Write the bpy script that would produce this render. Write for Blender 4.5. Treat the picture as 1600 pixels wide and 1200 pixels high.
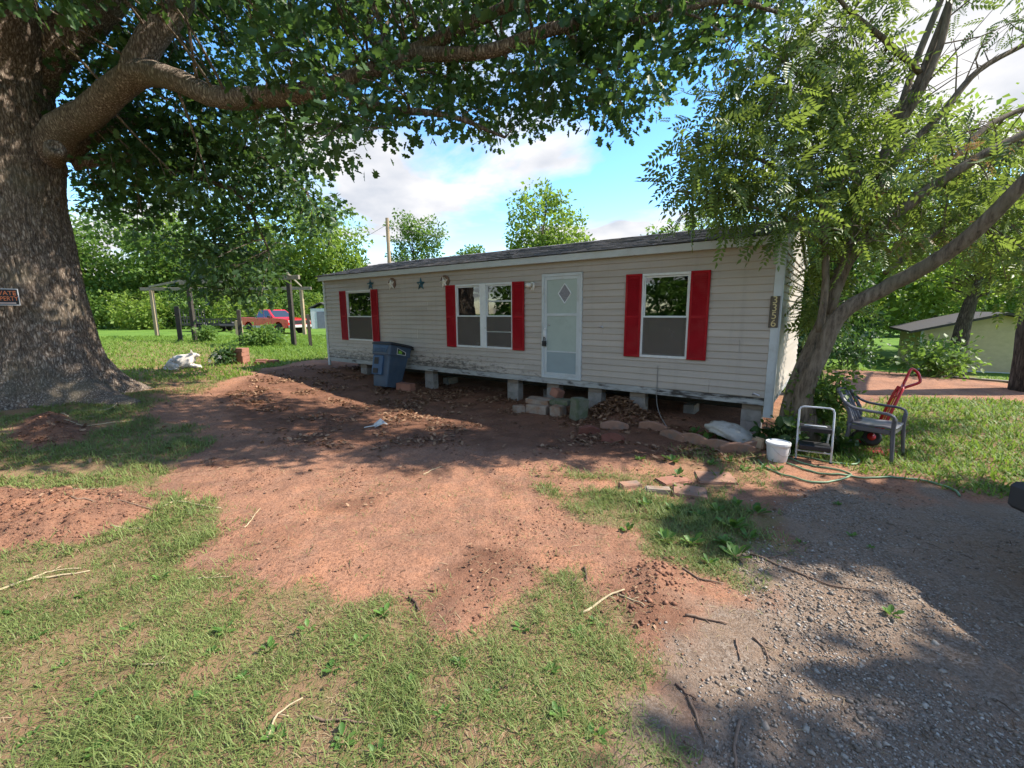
import bpy, bmesh, math, random
import numpy as np
from mathutils import Vector, Matrix

for _o in list(bpy.data.objects):
    bpy.data.objects.remove(_o)
SC = bpy.context.scene
COL = SC.collection
rng = np.random.default_rng(7)
random.seed(7)

# ------------------------------------------------------------------ camera
cam_d = bpy.data.cameras.new('camera')
cam = bpy.data.objects.new('camera', cam_d)
COL.objects.link(cam)
cam_d.sensor_width = 36.0
cam_d.lens = 15.559
cam_d.clip_start = 0.05
cam_d.clip_end = 2000.0
_p, _r = math.radians(9.353), math.radians(-0.422)
_fw = Vector((0, math.cos(_p), -math.sin(_p)))
_r0 = Vector((1, 0, 0)); _u0 = _r0.cross(_fw)
_rt = math.cos(_r) * _r0 + math.sin(_r) * _u0
_up = -math.sin(_r) * _r0 + math.cos(_r) * _u0
cam.matrix_world = Matrix(((_rt.x, _up.x, -_fw.x, 0), (_rt.y, _up.y, -_fw.y, 0), (_rt.z, _up.z, -_fw.z, 1.9), (0, 0, 0, 1)))
SC.camera = cam

# ------------------------------------------------------------------ light
SUN_AZ, SUN_EL = math.radians(88), math.radians(45)      # azimuth from +Y towards +X
SC.view_settings.view_transform = 'Standard'
SC.view_settings.look = 'None'
SC.view_settings.gamma = 1.0
SC.view_settings.use_curve_mapping = False
SC.view_settings.exposure = 1.6
sun_d = bpy.data.lights.new('sun', 'SUN')
sun_d.energy = 3.4
sun_d.angle = math.radians(0.7)
sun_d.color = (1.0, 0.93, 0.82)
sun = bpy.data.objects.new('sun', sun_d)
COL.objects.link(sun)
_sd = Vector((math.sin(SUN_AZ) * math.cos(SUN_EL), math.cos(SUN_AZ) * math.cos(SUN_EL), math.sin(SUN_EL)))
sun.rotation_euler = _sd.to_track_quat('Z', 'Y').to_euler()
sun.location = (30, 2, 30)

world = bpy.data.worlds.new('World')
SC.world = world
world.use_nodes = True
wn, wl = world.node_tree.nodes, world.node_tree.links
wn.clear()
w_out = wn.new('ShaderNodeOutputWorld')
w_bg = wn.new('ShaderNodeBackground'); w_bg.inputs['Strength'].default_value = 0.15
sky = wn.new('ShaderNodeTexSky')
sky.sky_type = 'NISHITA'
sky.sun_disc = False
sky.sun_elevation = SUN_EL
sky.sun_rotation = SUN_AZ
sky.air_density = 1.0; sky.dust_density = 0.2; sky.ozone_density = 2.2
tc = wn.new('ShaderNodeTexCoord')
sep = wn.new('ShaderNodeSeparateXYZ'); wl.new(tc.outputs['Generated'], sep.inputs[0])
def wmath(op, a, b):
    n = wn.new('ShaderNodeMath'); n.operation = op
    for i, q in enumerate((a, b)):
        if isinstance(q, (int, float)): n.inputs[i].default_value = q
        else: wl.new(q, n.inputs[i])
    return n.outputs[0]
zz = wmath('ADD', wmath('MAXIMUM', sep.outputs['Z'], 0.0), 0.30)
cmb = wn.new('ShaderNodeCombineXYZ')
wl.new(wmath('DIVIDE', sep.outputs['X'], zz), cmb.inputs[0])
wl.new(wmath('DIVIDE', sep.outputs['Y'], zz), cmb.inputs[1])
cmb.inputs[2].default_value = 5.3
cn = wn.new('ShaderNodeTexNoise'); cn.inputs['Scale'].default_value = 1.35; cn.inputs['Detail'].default_value = 9
cn.inputs['Roughness'].default_value = 0.56; cn.inputs['Distortion'].default_value = 0.25
wl.new(cmb.outputs[0], cn.inputs['Vector'])
cr_ = wn.new('ShaderNodeValToRGB')
cr_.color_ramp.elements[0].position = 0.47; cr_.color_ramp.elements[0].color = (0, 0, 0, 1)
cr_.color_ramp.elements[1].position = 0.57; cr_.color_ramp.elements[1].color = (1, 1, 1, 1)
wl.new(cn.outputs['Fac'], cr_.inputs[0])
cn2 = wn.new('ShaderNodeTexNoise'); cn2.inputs['Scale'].default_value = 3.0; cn2.inputs['Detail'].default_value = 6
wl.new(cmb.outputs[0], cn2.inputs['Vector'])
cr2 = wn.new('ShaderNodeValToRGB')
cr2.color_ramp.elements[0].position = 0.35; cr2.color_ramp.elements[0].color = (1.55, 1.65, 1.85, 1)
cr2.color_ramp.elements[1].position = 0.62; cr2.color_ramp.elements[1].color = (2.55, 2.5, 2.5, 1)
wl.new(cn2.outputs['Fac'], cr2.inputs[0])
hs = wn.new('ShaderNodeHueSaturation'); hs.inputs['Saturation'].default_value = 1.25; hs.inputs['Value'].default_value = 0.85
wl.new(sky.outputs[0], hs.inputs['Color'])
wmix = wn.new('ShaderNodeMixRGB')
wl.new(cr_.outputs[0], wmix.inputs[0]); wl.new(hs.outputs[0], wmix.inputs[1]); wl.new(cr2.outputs[0], wmix.inputs[2])
wl.new(wmix.outputs[0], w_bg.inputs['Color'])
wl.new(w_bg.outputs[0], w_out.inputs['Surface'])

# ------------------------------------------------------------------ helpers
def S(a, b, t):
    t = np.clip((np.asarray(t, float) - a) / (b - a), 0, 1)
    return t * t * (3 - 2 * t)

def ground_z(x, y):
    t = -0.75 * x + 0.35 * y
    s = .7 * x + .7 * y
    return -0.03 + 0.06 * np.exp(-(x * x + (y - 1) ** 2) / 12) + .26 * S(5, 9.5, t) + .15 * S(9.5, 22, t) - 1.5 * S(15, 33, s) * S(0, 6, x)

def _hash(ix, iy, seed):
    h = (ix * 374761393 + iy * 668265263 + seed * 974634777) & 0xffffffff
    h = ((h ^ (h >> 13)) * 1274126177) & 0xffffffff
    return ((h ^ (h >> 16)) & 0xffff) / 65535.0

def vnoise(x, y, seed=0):
    x = np.asarray(x, float); y = np.asarray(y, float)
    ix = np.floor(x).astype(np.int64); iy = np.floor(y).astype(np.int64)
    fx = x - ix; fy = y - iy
    fx = fx * fx * (3 - 2 * fx); fy = fy * fy * (3 - 2 * fy)
    a = _hash(ix, iy, seed); b = _hash(ix + 1, iy, seed); c = _hash(ix, iy + 1, seed); d = _hash(ix + 1, iy + 1, seed)
    return (a * (1 - fx) + b * fx) * (1 - fy) + (c * (1 - fx) + d * fx) * fy

def fbm(x, y, seed=0, octs=4, gain=.5):
    s = 0; a = 1; t = 0
    for i in range(octs):
        s = s + a * vnoise(x * 2 ** i, y * 2 ** i, seed + i * 17); t += a; a *= gain
    return s / t

def poly_sd(px, py, poly):
    """signed distance, positive inside"""
    poly = np.asarray(poly, float)
    d = np.full(np.shape(px), 1e9); ins = np.zeros(np.shape(px), bool)
    n = len(poly)
    for i in range(n):
        a = poly[i]; b = poly[(i + 1) % n]
        e = b - a
        wx = px - a[0]; wy = py - a[1]
        t = np.clip((wx * e[0] + wy * e[1]) / (e @ e + 1e-9), 0, 1)
        d = np.minimum(d, (wx - t * e[0]) ** 2 + (wy - t * e[1]) ** 2)
        c = ((a[1] > py) != (b[1] > py))
        with np.errstate(divide='ignore', invalid='ignore'):
            xs = (b[0] - a[0]) * (py - a[1]) / (b[1] - a[1] + 1e-12) + a[0]
        ins ^= c & (px < xs)
    return np.where(ins, 1, -1) * np.sqrt(d)

# ---- materials
MATS = {}
def new_mat(name):
    m = bpy.data.materials.new(name); m.use_nodes = True
    m.node_tree.nodes.clear()
    MATS[name] = m
    return m, m.node_tree.nodes, m.node_tree.links

def nd(N, typ, **kw):
    n = N.new(typ)
    for k, v in kw.items():
        if k in n.inputs.keys(): n.inputs[k].default_value = v
        else: setattr(n, k, v)
    return n

def c4(c): return (c[0], c[1], c[2], 1)

def ramp(N, L, fac, stops):
    r = N.new('ShaderNodeValToRGB')
    els = r.color_ramp.elements
    while len(els) < len(stops): els.new(0.5)
    for e, (p, c) in zip(els, stops):
        e.position = p
        e.color = c4(c) if isinstance(c, (tuple, list)) else (c, c, c, 1)
    L.new(fac, r.inputs[0])
    return r.outputs[0]

def mix(N, L, fac, a, b, mode='MIX'):
    m = N.new('ShaderNodeMixRGB'); m.blend_type = mode
    for i, q in enumerate((fac, a, b)):
        if hasattr(q, 'node'): L.new(q, m.inputs[i])
        elif isinstance(q, (tuple, list)): m.inputs[i].default_value = c4(q)
        else: m.inputs[i].default_value = q
    return m.outputs[0]

def M(name, col, rough=.7, var=.2, scale=6, bump=.0, bscale=60, spec=.35, metal=0., col2=None, thr=(.5, .65), pscale=3, stretch=(1, 1, 1), coord='Object', coat=0):
    """plain procedural surface: noise-varied colour, optional patches of a second colour, fine bump"""
    if name in MATS: return MATS[name]
    m, N, L = new_mat(name)
    out = N.new('ShaderNodeOutputMaterial')
    b = N.new('ShaderNodeBsdfPrincipled')
    L.new(b.outputs[0], out.inputs[0])
    t = N.new('ShaderNodeTexCoord')
    mp = N.new('ShaderNodeMapping'); mp.inputs['Scale'].default_value = stretch
    L.new(t.outputs[coord], mp.inputs[0])
    oi = N.new('ShaderNodeObjectInfo')
    va = N.new('ShaderNodeVectorMath'); va.operation = 'ADD'
    mu = N.new('ShaderNodeVectorMath'); mu.operation = 'SCALE'; mu.inputs[0].default_value = (13, 7, 5)
    L.new(oi.outputs['Random'], mu.inputs['Scale'])
    L.new(mp.outputs[0], va.inputs[0]); L.new(mu.outputs[0], va.inputs[1])
    n1 = nd(N, 'ShaderNodeTexNoise', Scale=scale, Detail=6, Roughness=.6)
    L.new(va.outputs[0], n1.inputs['Vector'])
    lo = [max(c * (1 - var), 0) for c in col]; hi = [min(c * (1 + var), 1) for c in col]
    cc = ramp(N, L, n1.outputs['Fac'], [(.3, lo), (.7, hi)])
    if col2 is not None:
        n2 = nd(N, 'ShaderNodeTexNoise', Scale=pscale, Detail=7, Roughness=.65)
        L.new(va.outputs[0], n2.inputs['Vector'])
        f = ramp(N, L, n2.outputs['Fac'], [(thr[0], 0.), (thr[1], 1.)])
        cc = mix(N, L, f, cc, col2)
    L.new(cc, b.inputs['Base Color'])
    b.inputs['Roughness'].default_value = rough
    b.inputs['Specular IOR Level'].default_value = spec
    b.inputs['Metallic'].default_value = metal
    b.inputs['Coat Weight'].default_value = coat
    if bump:
        n3 = nd(N, 'ShaderNodeTexNoise', Scale=bscale, Detail=5, Roughness=.6)
        L.new(va.outputs[0], n3.inputs['Vector'])
        bp = nd(N, 'ShaderNodeBump', Strength=bump, Distance=.02)
        L.new(n3.outputs['Fac'], bp.inputs['Height']); L.new(bp.outputs[0], b.inputs['Normal'])
    return m

def leaf_mat(name, dark, light, trans, tw=.4, rough=.5, spec=.3):
    m, N, L = new_mat(name)
    out = N.new('ShaderNodeOutputMaterial')
    at = N.new('ShaderNodeAttribute'); at.attribute_name = 'tint'
    cc = mix(N, L, at.outputs['Fac'], dark, light)
    b = N.new('ShaderNodeBsdfPrincipled')
    b.inputs['Roughness'].default_value = rough; b.inputs['Specular IOR Level'].default_value = spec
    L.new(cc, b.inputs['Base Color'])
    tr = N.new('ShaderNodeBsdfTranslucent')
    tcol = mix(N, L, at.outputs['Fac'], [c * .75 for c in trans], trans)
    L.new(tcol, tr.inputs['Color'])
    mx = N.new('ShaderNodeMixShader'); mx.inputs[0].default_value = tw
    L.new(b.outputs[0], mx.inputs[1]); L.new(tr.outputs[0], mx.inputs[2]); L.new(mx.outputs[0], out.inputs[0])
    return m

def glass_mat(name, tint=(.55, .6, .58), ior=1.75):
    m, N, L = new_mat(name)
    out = N.new('ShaderNodeOutputMaterial')
    fr = nd(N, 'ShaderNodeFresnel', IOR=ior)
    tr = N.new('ShaderNodeBsdfTransparent'); tr.inputs['Color'].default_value = c4(tint)
    gl = nd(N, 'ShaderNodeBsdfGlossy', Roughness=.015); gl.inputs['Color'].default_value = (.95, .97, 1, 1)
    t = N.new('ShaderNodeTexCoord')
    n3 = nd(N, 'ShaderNodeTexNoise', Scale=1.6, Detail=2)
    L.new(t.outputs['Object'], n3.inputs['Vector'])
    bp = nd(N, 'ShaderNodeBump', Strength=.12, Distance=.02)
    L.new(n3.outputs['Fac'], bp.inputs['Height']); L.new(bp.outputs[0], gl.inputs['Normal'])
    mx = N.new('ShaderNodeMixShader')
    L.new(fr.outputs[0], mx.inputs[0]); L.new(tr.outputs[0], mx.inputs[1]); L.new(gl.outputs[0], mx.inputs[2])
    L.new(mx.outputs[0], out.inputs[0])
    return m

# ---- objects
def tag(o, label=None, cat=None, group=None, kind=None):
    if label: o['label'] = label
    if cat: o['category'] = cat
    if group: o['group'] = group
    if kind: o['kind'] = kind
    return o

def thing(name, label, cat, loc=(0, 0, 0), rotz=0., group=None, rot=None):
    o = bpy.data.objects.new(name, None)
    o.empty_display_size = .2
    COL.objects.link(o)
    o.location = loc
    o.rotation_euler = rot if rot is not None else (0, 0, rotz)
    return tag(o, label, cat, group)

def link(name, me, mat, parent=None):
    if mat is not None and not me.materials: me.materials.append(mat)
    o = bpy.data.objects.new(name, me)
    COL.objects.link(o)
    if parent is not None: o.parent = parent
    return o

def copy_tree(o, parent=None):
    c = o.copy(); COL.objects.link(c)
    if parent is not None: c.parent = parent
    for ch in [q for q in bpy.data.objects if q.parent == o]:
        copy_tree(ch, c)
    return c

def np_mesh(name, verts, loops, totals, tint=None, smooth=False):
    me = bpy.data.meshes.new(name)
    nv = len(verts)
    me.vertices.add(nv); me.vertices.foreach_set('co', np.asarray(verts, np.float32).ravel())
    me.loops.add(len(loops)); me.loops.foreach_set('vertex_index', np.asarray(loops, np.int32))
    totals = np.asarray(totals, np.int32)
    st = np.concatenate([[0], np.cumsum(totals)[:-1]]).astype(np.int32)
    me.polygons.add(len(totals)); me.polygons.foreach_set('loop_start', st); me.polygons.foreach_set('loop_total', totals)
    if smooth: me.polygons.foreach_set('use_smooth', np.ones(len(totals), bool))
    if tint is not None:
        a = me.attributes.new('tint', 'FLOAT', 'POINT'); a.data.foreach_set('value', np.asarray(tint, np.float32))
    me.update(calc_edges=True)
    return me

def scatter(tv, tf, centers, mats, tint, name, smooth=False):
    """one mesh from many transformed copies of a template; mats N x 3 x 3"""
    tv = np.asarray(tv, float); k = len(tv); n = len(centers)
    V = np.einsum('nij,kj->nki', mats, tv) + np.asarray(centers)[:, None, :]
    lp = np.concatenate([np.asarray(f) for f in tf]); tot = np.array([len(f) for f in tf])
    loops = (lp[None, :] + (np.arange(n) * k)[:, None]).ravel()
    return np_mesh(name, V.reshape(-1, 3), loops, np.tile(tot, n), np.repeat(tint, k), smooth)

def frames(direction, normal, size, width=None):
    """matrices whose columns are side, along, normal, scaled"""
    a = direction / (np.linalg.norm(direction, axis=1, keepdims=True) + 1e-9)
    s = np.cross(a, normal); s /= (np.linalg.norm(s, axis=1, keepdims=True) + 1e-9)
    nn = np.cross(s, a)
    w = size if width is None else width
    return np.stack([s * w[:, None], a * size[:, None], nn * size[:, None]], axis=2)

class MB:
    def __init__(self): self.v = []; self.f = []
    def add(self, vs, fs, T=None):
        o = len(self.v)
        for p in vs:
            p = Vector(p)
            self.v.append(tuple(T @ p) if T is not None else tuple(p))
        for f in fs: self.f.append([i + o for i in f])
        return self
    def box(self, x0, x1, y0, y1, z0, z1, T=None):
        return self.add([(x0, y0, z0), (x1, y0, z0), (x1, y1, z0), (x0, y1, z0), (x0, y0, z1), (x1, y0, z1), (x1, y1, z1), (x0, y1, z1)],
                        [(0, 3, 2, 1), (4, 5, 6, 7), (0, 1, 5, 4), (1, 2, 6, 5), (2, 3, 7, 6), (3, 0, 4, 7)], T)
    def prism(self, poly, a, b, axis='y', T=None):
        """polygon of (p, q) extruded from a to b; axis y: (x, z), x: (y, z), z: (x, y)"""
        n = len(poly)
        def mk(p, q, r):
            return {'y': (p, r, q), 'x': (r, p, q), 'z': (p, q, r)}[axis]
        vs = [mk(p, q, a) for p, q in poly] + [mk(p, q, b) for p, q in poly]
        fs = [tuple(range(n))[::-1], tuple(range(n, 2 * n))] + [(i, (i + 1) % n, n + (i + 1) % n, n + i) for i in range(n)]
        return self.add(vs, fs, T)
    def tube(self, pts, r, n=8, T=None, cap=True, flat=1.0):
        P = [Vector(p) for p in pts]
        if not isinstance(r, (list, tuple)): r = [r] * len(P)
        vs = []; fs = []
        u = None
        for i, p in enumerate(P):
            d = (P[min(i + 1, len(P) - 1)] - P[max(i - 1, 0)]).normalized()
            if u is None:
                u = d.orthogonal().normalized() if abs(d.z) > .9 else d.cross(Vector((0, 0, 1))).normalized()
            u = (u - d * u.dot(d)).normalized()
            w = d.cross(u)
            for k in range(n):
                a = 2 * math.pi * k / n
                vs.append(p + u * (math.cos(a) * r[i]) + w * (math.sin(a) * r[i] * flat))
        for i in range(len(P) - 1):
            for k in range(n):
                k2 = (k + 1) % n
                fs.append((i * n + k, i * n + k2, (i + 1) * n + k2, (i + 1) * n + k))
        if cap:
            fs.append(tuple(range(n))[::-1]); m = (len(P) - 1) * n; fs.append(tuple(range(m, m + n)))
        return self.add(vs, fs, T)
    def lathe(self, prof, n=20, T=None):
        vs = []; fs = []
        for r, z in prof:
            for k in range(n):
                a = 2 * math.pi * k / n
                vs.append((r * math.cos(a), r * math.sin(a), z))
        for i in range(len(prof) - 1):
            for k in range(n):
                k2 = (k + 1) % n
                fs.append((i * n + k, i * n + k2, (i + 1) * n + k2, (i + 1) * n + k))
        fs.append(tuple(range(n))[::-1]); m = (len(prof) - 1) * n; fs.append(tuple(range(m, m + n)))
        return self.add(vs, fs, T)
    def mesh(self, name, bevel=0, smooth=False, seg=1, jit=0):
        me = bpy.data.meshes.new(name)
        me.from_pydata(self.v, [], self.f)
        if bevel or jit:
            bm = bmesh.new(); bm.from_mesh(me)
            if bevel: bmesh.ops.bevel(bm, geom=list(bm.edges), offset=bevel, segments=seg, affect='EDGES', clamp_overlap=True)
            if jit:
                for v in bm.verts: v.co += Vector((random.uniform(-jit, jit), random.uniform(-jit, jit), random.uniform(-jit, jit)))
            bm.normal_update(); bm.to_mesh(me); bm.free()
        if smooth:
            me.polygons.foreach_set('use_smooth', np.ones(len(me.polygons), bool))
        me.update()
        return me
    def build(self, name, mat, parent=None, bevel=0, smooth=False, seg=1, jit=0):
        return link(name, self.mesh(name, bevel, smooth, seg, jit), mat, parent)

def bezier(p0, p1, p2, n=8):
    p0, p1, p2 = Vector(p0), Vector(p1), Vector(p2)
    return [p0 * (1 - t) ** 2 + p1 * 2 * t * (1 - t) + p2 * t * t for t in [i / n for i in range(n + 1)]]

def spline(pts, sub=5):
    """Catmull-Rom through the points"""
    P = [Vector(p) for p in pts]
    P = [P[0] * 2 - P[1]] + P + [P[-1] * 2 - P[-2]]
    out = []
    for i in range(1, len(P) - 2):
        for s in range(sub):
            t = s / sub
            a, b, c, d = P[i - 1], P[i], P[i + 1], P[i + 2]
            out.append(.5 * ((2 * b) + (c - a) * t + (2 * a - 5 * b + 4 * c - d) * t * t + (3 * b - a - 3 * c + d) * t ** 3))
    out.append(P[-2])
    return out

def lerp_list(vals, n):
    return [float(v) for v in np.interp(np.linspace(0, len(vals) - 1, n), range(len(vals)), vals)]

# ------------------------------------------------------------------ ground
P_FORE = [(-5.78, 3.05), (-4.15, 3.31), (-3.56, 3.40), (-3.25, 3.81), (-3.10, 4.30), (-2.57, 3.67), (-2.55, 3.12), (-2.06, 2.75), (-1.35, 2.63), (-0.66, 2.55), (-0.45, 2.24), (-0.12, 2.29), (0.12, 2.74), (0.40, 2.88), (0.51, 2.48), (0.54, 2.09), (0.66, 1.82), (0.66, 1.43), (0.59, 1.04), (-2.41, 1.04)]
P_LEFT = [(-16.73, 10.40), (-10.95, 9.31), (-8.45, 7.51), (-6.02, 6.28), (-5.47, 7.21), (-4.45, 6.17), (-4.22, 5.05), (-4.31, 4.55), (-5.66, 4.64), (-6.98, 4.14)]
P_OAK = [(-13.99, 10.05), (-9.07, 9.07), (-7.80, 9.07), (-6.80, 8.00), (-7.64, 7.48), (-10.33, 7.77)]
P_MID = [(0.34, 4.60), (1.03, 4.53), (1.83, 4.12), (2.47, 4.19), (2.25, 3.59), (1.88, 3.04), (1.61, 2.80), (1.27, 3.00), (0.99, 3.37), (0.58, 3.82)]
P_EDGE = [(0.30, 5.15), (1.55, 5.13), (2.70, 6.01), (3.21, 5.46), (2.52, 4.35), (1.82, 4.27), (1.14, 4.72)]
P_RIGHT = [(6.57, 8.37), (8.45, 9.24), (10.31, 8.71), (12.13, 8.18), (6.08, 3.95), (5.39, 4.41), (5.09, 4.38), (4.84, 4.68), (4.28, 5.25), (4.19, 5.57), (5.95, 7.86)]
P_UNDER = [(-25.58, 27.36), (-16.00, 23.63), (-9.16, 16.65), (-7.86, 13.50), (-6.97, 10.11), (-6.14, 8.14), (-7.19, 8.32), (-11.89, 12.76)]
P_DIRT = [(-6.68, 7.57), (-6.97, 10.11), (-7.60, 13.05), (-7.28, 15.20), (-6.70, 16.21), (-5.62, 16.17), (1.87, 12.78), (4.86, 8.43), (3.87, 6.30), (3.86, 5.58), (4.53, 4.98), (5.29, 4.33), (6.10, 3.58), (2.19, 1.04), (0.59, 1.04), (0.68, 1.55), (0.67, 1.86), (0.54, 2.09), (0.51, 2.51), (0.40, 2.92), (0.12, 2.74), (-0.16, 2.29), (-0.45, 2.24), (-0.66, 2.55), (-1.35, 2.63), (-2.06, 2.75), (-2.55, 3.12), (-2.57, 3.67), (-3.10, 4.30), (-4.31, 4.55), (-4.22, 5.05), (-4.45, 6.17), (-5.47, 7.21)]
P_M1 = [(-7.23, 6.07), (-8.03, 7.12), (-7.85, 7.58), (-6.69, 6.80), (-6.22, 6.25), (-6.56, 5.91)]
P_M2 = [(-6.26, 4.07), (-5.66, 4.64), (-4.85, 4.68), (-3.95, 4.57), (-3.50, 4.09), (-3.56, 3.70), (-3.64, 3.43), (-4.15, 3.31), (-5.06, 3.22)]
P_FARDIRT = [(10.48, 14.65), (25.08, 24.54), (13.25, 11.28), (10.86, 7.96), (10.46, 8.96), (8.63, 9.44), (6.20, 8.38)]
P_GRAVEL = [(2.49, 4.12), (3.37, 4.52), (4.51, 4.34), (5.77, 3.36), (2.19, 1.04), (0.57, 1.04), (0.67, 1.53), (0.65, 1.89), (0.71, 2.23), (1.18, 2.77), (1.59, 2.80), (1.91, 3.09)]
P_MOULD_SHADE = [(-6.08, 14.96), (-1.75, 11.96), (1.26, 8.55), (2.36, 7.97), (3.68, 6.31), (3.21, 5.46), (1.65, 5.48), (0.44, 5.91), (-0.98, 6.48), (-2.27, 6.29), (-3.89, 6.84), (-6.35, 9.19), (-7.06, 12.75)]  # dark leaf mould along the house, partly house shade put into the soil colour
P_CLOD = [(0.89, 3.09), (1.30, 3.22), (1.30, 2.92), (1.07, 2.60), (0.75, 2.36), (0.63, 2.51)]
HOUSE_FOOT = [(3.9, 6.6), (-5.7, 13.7), (-3.2, 17.1), (6.4, 10.1)]
DAMP = list(zip([(-1.61, 4.25), (-0.15, 3.05), (-1.18, 5.18), (-3.74, 5.49), (-0.44, 2.71), (0.83, 2.50), (-2.05, 3.54), (0.72, 6.05)], (.38, .55, .5, .4, .35, .45, .5, .6), (.75, .8, .5, .6, .6, .85, .45, .6)))
LP_C = (1.93, 7.88)
M1_C = (-7.29, 6.76)
M2_C = (-4.20, 3.94)

def msk(x, y, poly, w=.12, amp=.3, fs=2.2, seed=1):
    return S(-w, w, poly_sd(x, y, poly) + amp * (fbm(x * fs, y * fs, seed, 4) - .5) * 2)

def masks(x, y):
    x = np.asarray(x, float); y = np.asarray(y, float)
    dirt = np.maximum.reduce([msk(x, y, P_DIRT, .2, .42, 2.4, 3), msk(x, y, P_FARDIRT, .3, .5, .8, 4), msk(x, y, HOUSE_FOOT, .3, .2, 1, 5)])
    grass = 1 - dirt
    for P, wt in ((P_FORE, 1), (P_LEFT, 1), (P_OAK, 1), (P_MID, 1), (P_EDGE, .45), (P_RIGHT, 1)):
        grass = np.maximum(grass, wt * msk(x, y, P, .2, .42, 2.8, 8))
    grass = grass * (1 - .6 * msk(x, y, P_UNDER, .5, .5, 1.1, 9))
    bare = np.maximum(msk(x, y, P_M1, .08, .12, 3, 11), msk(x, y, P_M2, .08, .2, 3, 12))
    grass = grass * (1 - bare)
    gravel = msk(x, y, P_GRAVEL, .3, .5, 2.2, 14)
    spots = np.zeros_like(x)
    for (sx, sy), sr, sw in DAMP: spots = np.maximum(spots, sw * S(1.0, .2, np.hypot(x - sx, (y - sy) * 1.1) / sr + .9 * (fbm(x * 5, y * 5, 16) - .5)))
    damp_shade = np.maximum.reduce([spots, msk(x, y, P_MOULD_SHADE, .35, .5, 1.4, 15), .75 * msk(x, y, P_M1, .1, .1, 3, 11), .45 * msk(x, y, P_M2, .1, .2, 3, 12), .5 * msk(x, y, P_CLOD, .15, .2, 3, 13)])  # damp spots and mounds, plus the house strip with shade in its tone
    return grass, gravel, damp_shade

def relief(x, y):
    h = .026 * (fbm(x * 1.3, y * 1.3, 21, 3) - .5) * 2 + .022 * (fbm(x * 5, y * 5, 22, 3, .6) - .5) * 2
    m1 = S(-.05, .38, poly_sd(x, y, P_M1) + .1 * (fbm(x * 3, y * 3, 23) - .5))
    m2 = S(-.05, .45, poly_sd(x, y, P_M2) + .2 * (fbm(x * 3, y * 3, 24) - .5))
    rough = np.abs(fbm(x * 4.5, y * 4.5, 25, 4) - .5) * 2
    h = h + m1 * (.20 - .16 * rough) + m2 * (.15 - .20 * rough)
    cl = S(-.1, .2, poly_sd(x, y, P_CLOD))
    h = h + cl * .07 * fbm(x * 11, y * 11, 26, 3)
    r = np.hypot(x - LP_C[0], y - LP_C[1])
    h = h + .28 * np.exp(-(r / .40) ** 2)
    dist = np.hypot(x, y - 4)
    return h * (1 - .8 * S(12, 26, dist))

def gh(x, y):
    x = np.asarray(x, float); y = np.asarray(y, float)
    return ground_z(x, y) + relief(x, y)

def gpt(p, dz=0.):
    return (p[0], p[1], float(gh(p[0], p[1])) + dz)

def lines(lo, hi, step, far_lo, far_hi):
    mid = list(np.arange(lo, hi, step))
    a, s = hi, step
    while a < far_hi:
        mid.append(a); s *= 1.085; a += s
    mid.append(far_hi)
    a, s = lo, step; left = []
    while a > far_lo:
        s *= 1.085; a -= s; left.append(max(a, far_lo))
    return np.array(sorted(set(left + mid)))
gx = lines(-5.2, 5.0, .036, -260, 260)
gy = lines(1.2, 10.0, .036, -200, 420)
GX, GY = np.meshgrid(gx, gy)
GZ = gh(GX, GY)
nx_, ny_ = len(gx), len(gy)
idx = np.arange(nx_ * ny_).reshape(ny_, nx_)
quads = np.stack([idx[:-1, :-1], idx[:-1, 1:], idx[1:, 1:], idx[1:, :-1]], -1).reshape(-1)
gme = np_mesh('ground', np.stack([GX, GY, GZ], -1).reshape(-1, 3), quads, np.full((nx_ - 1) * (ny_ - 1), 4), smooth=True)
for nm, arr in zip(('grass', 'gravel', 'damp_shade'), masks(GX, GY)):
    a = gme.attributes.new(nm, 'FLOAT', 'POINT'); a.data.foreach_set('value', arr.ravel().astype(np.float32))

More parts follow.
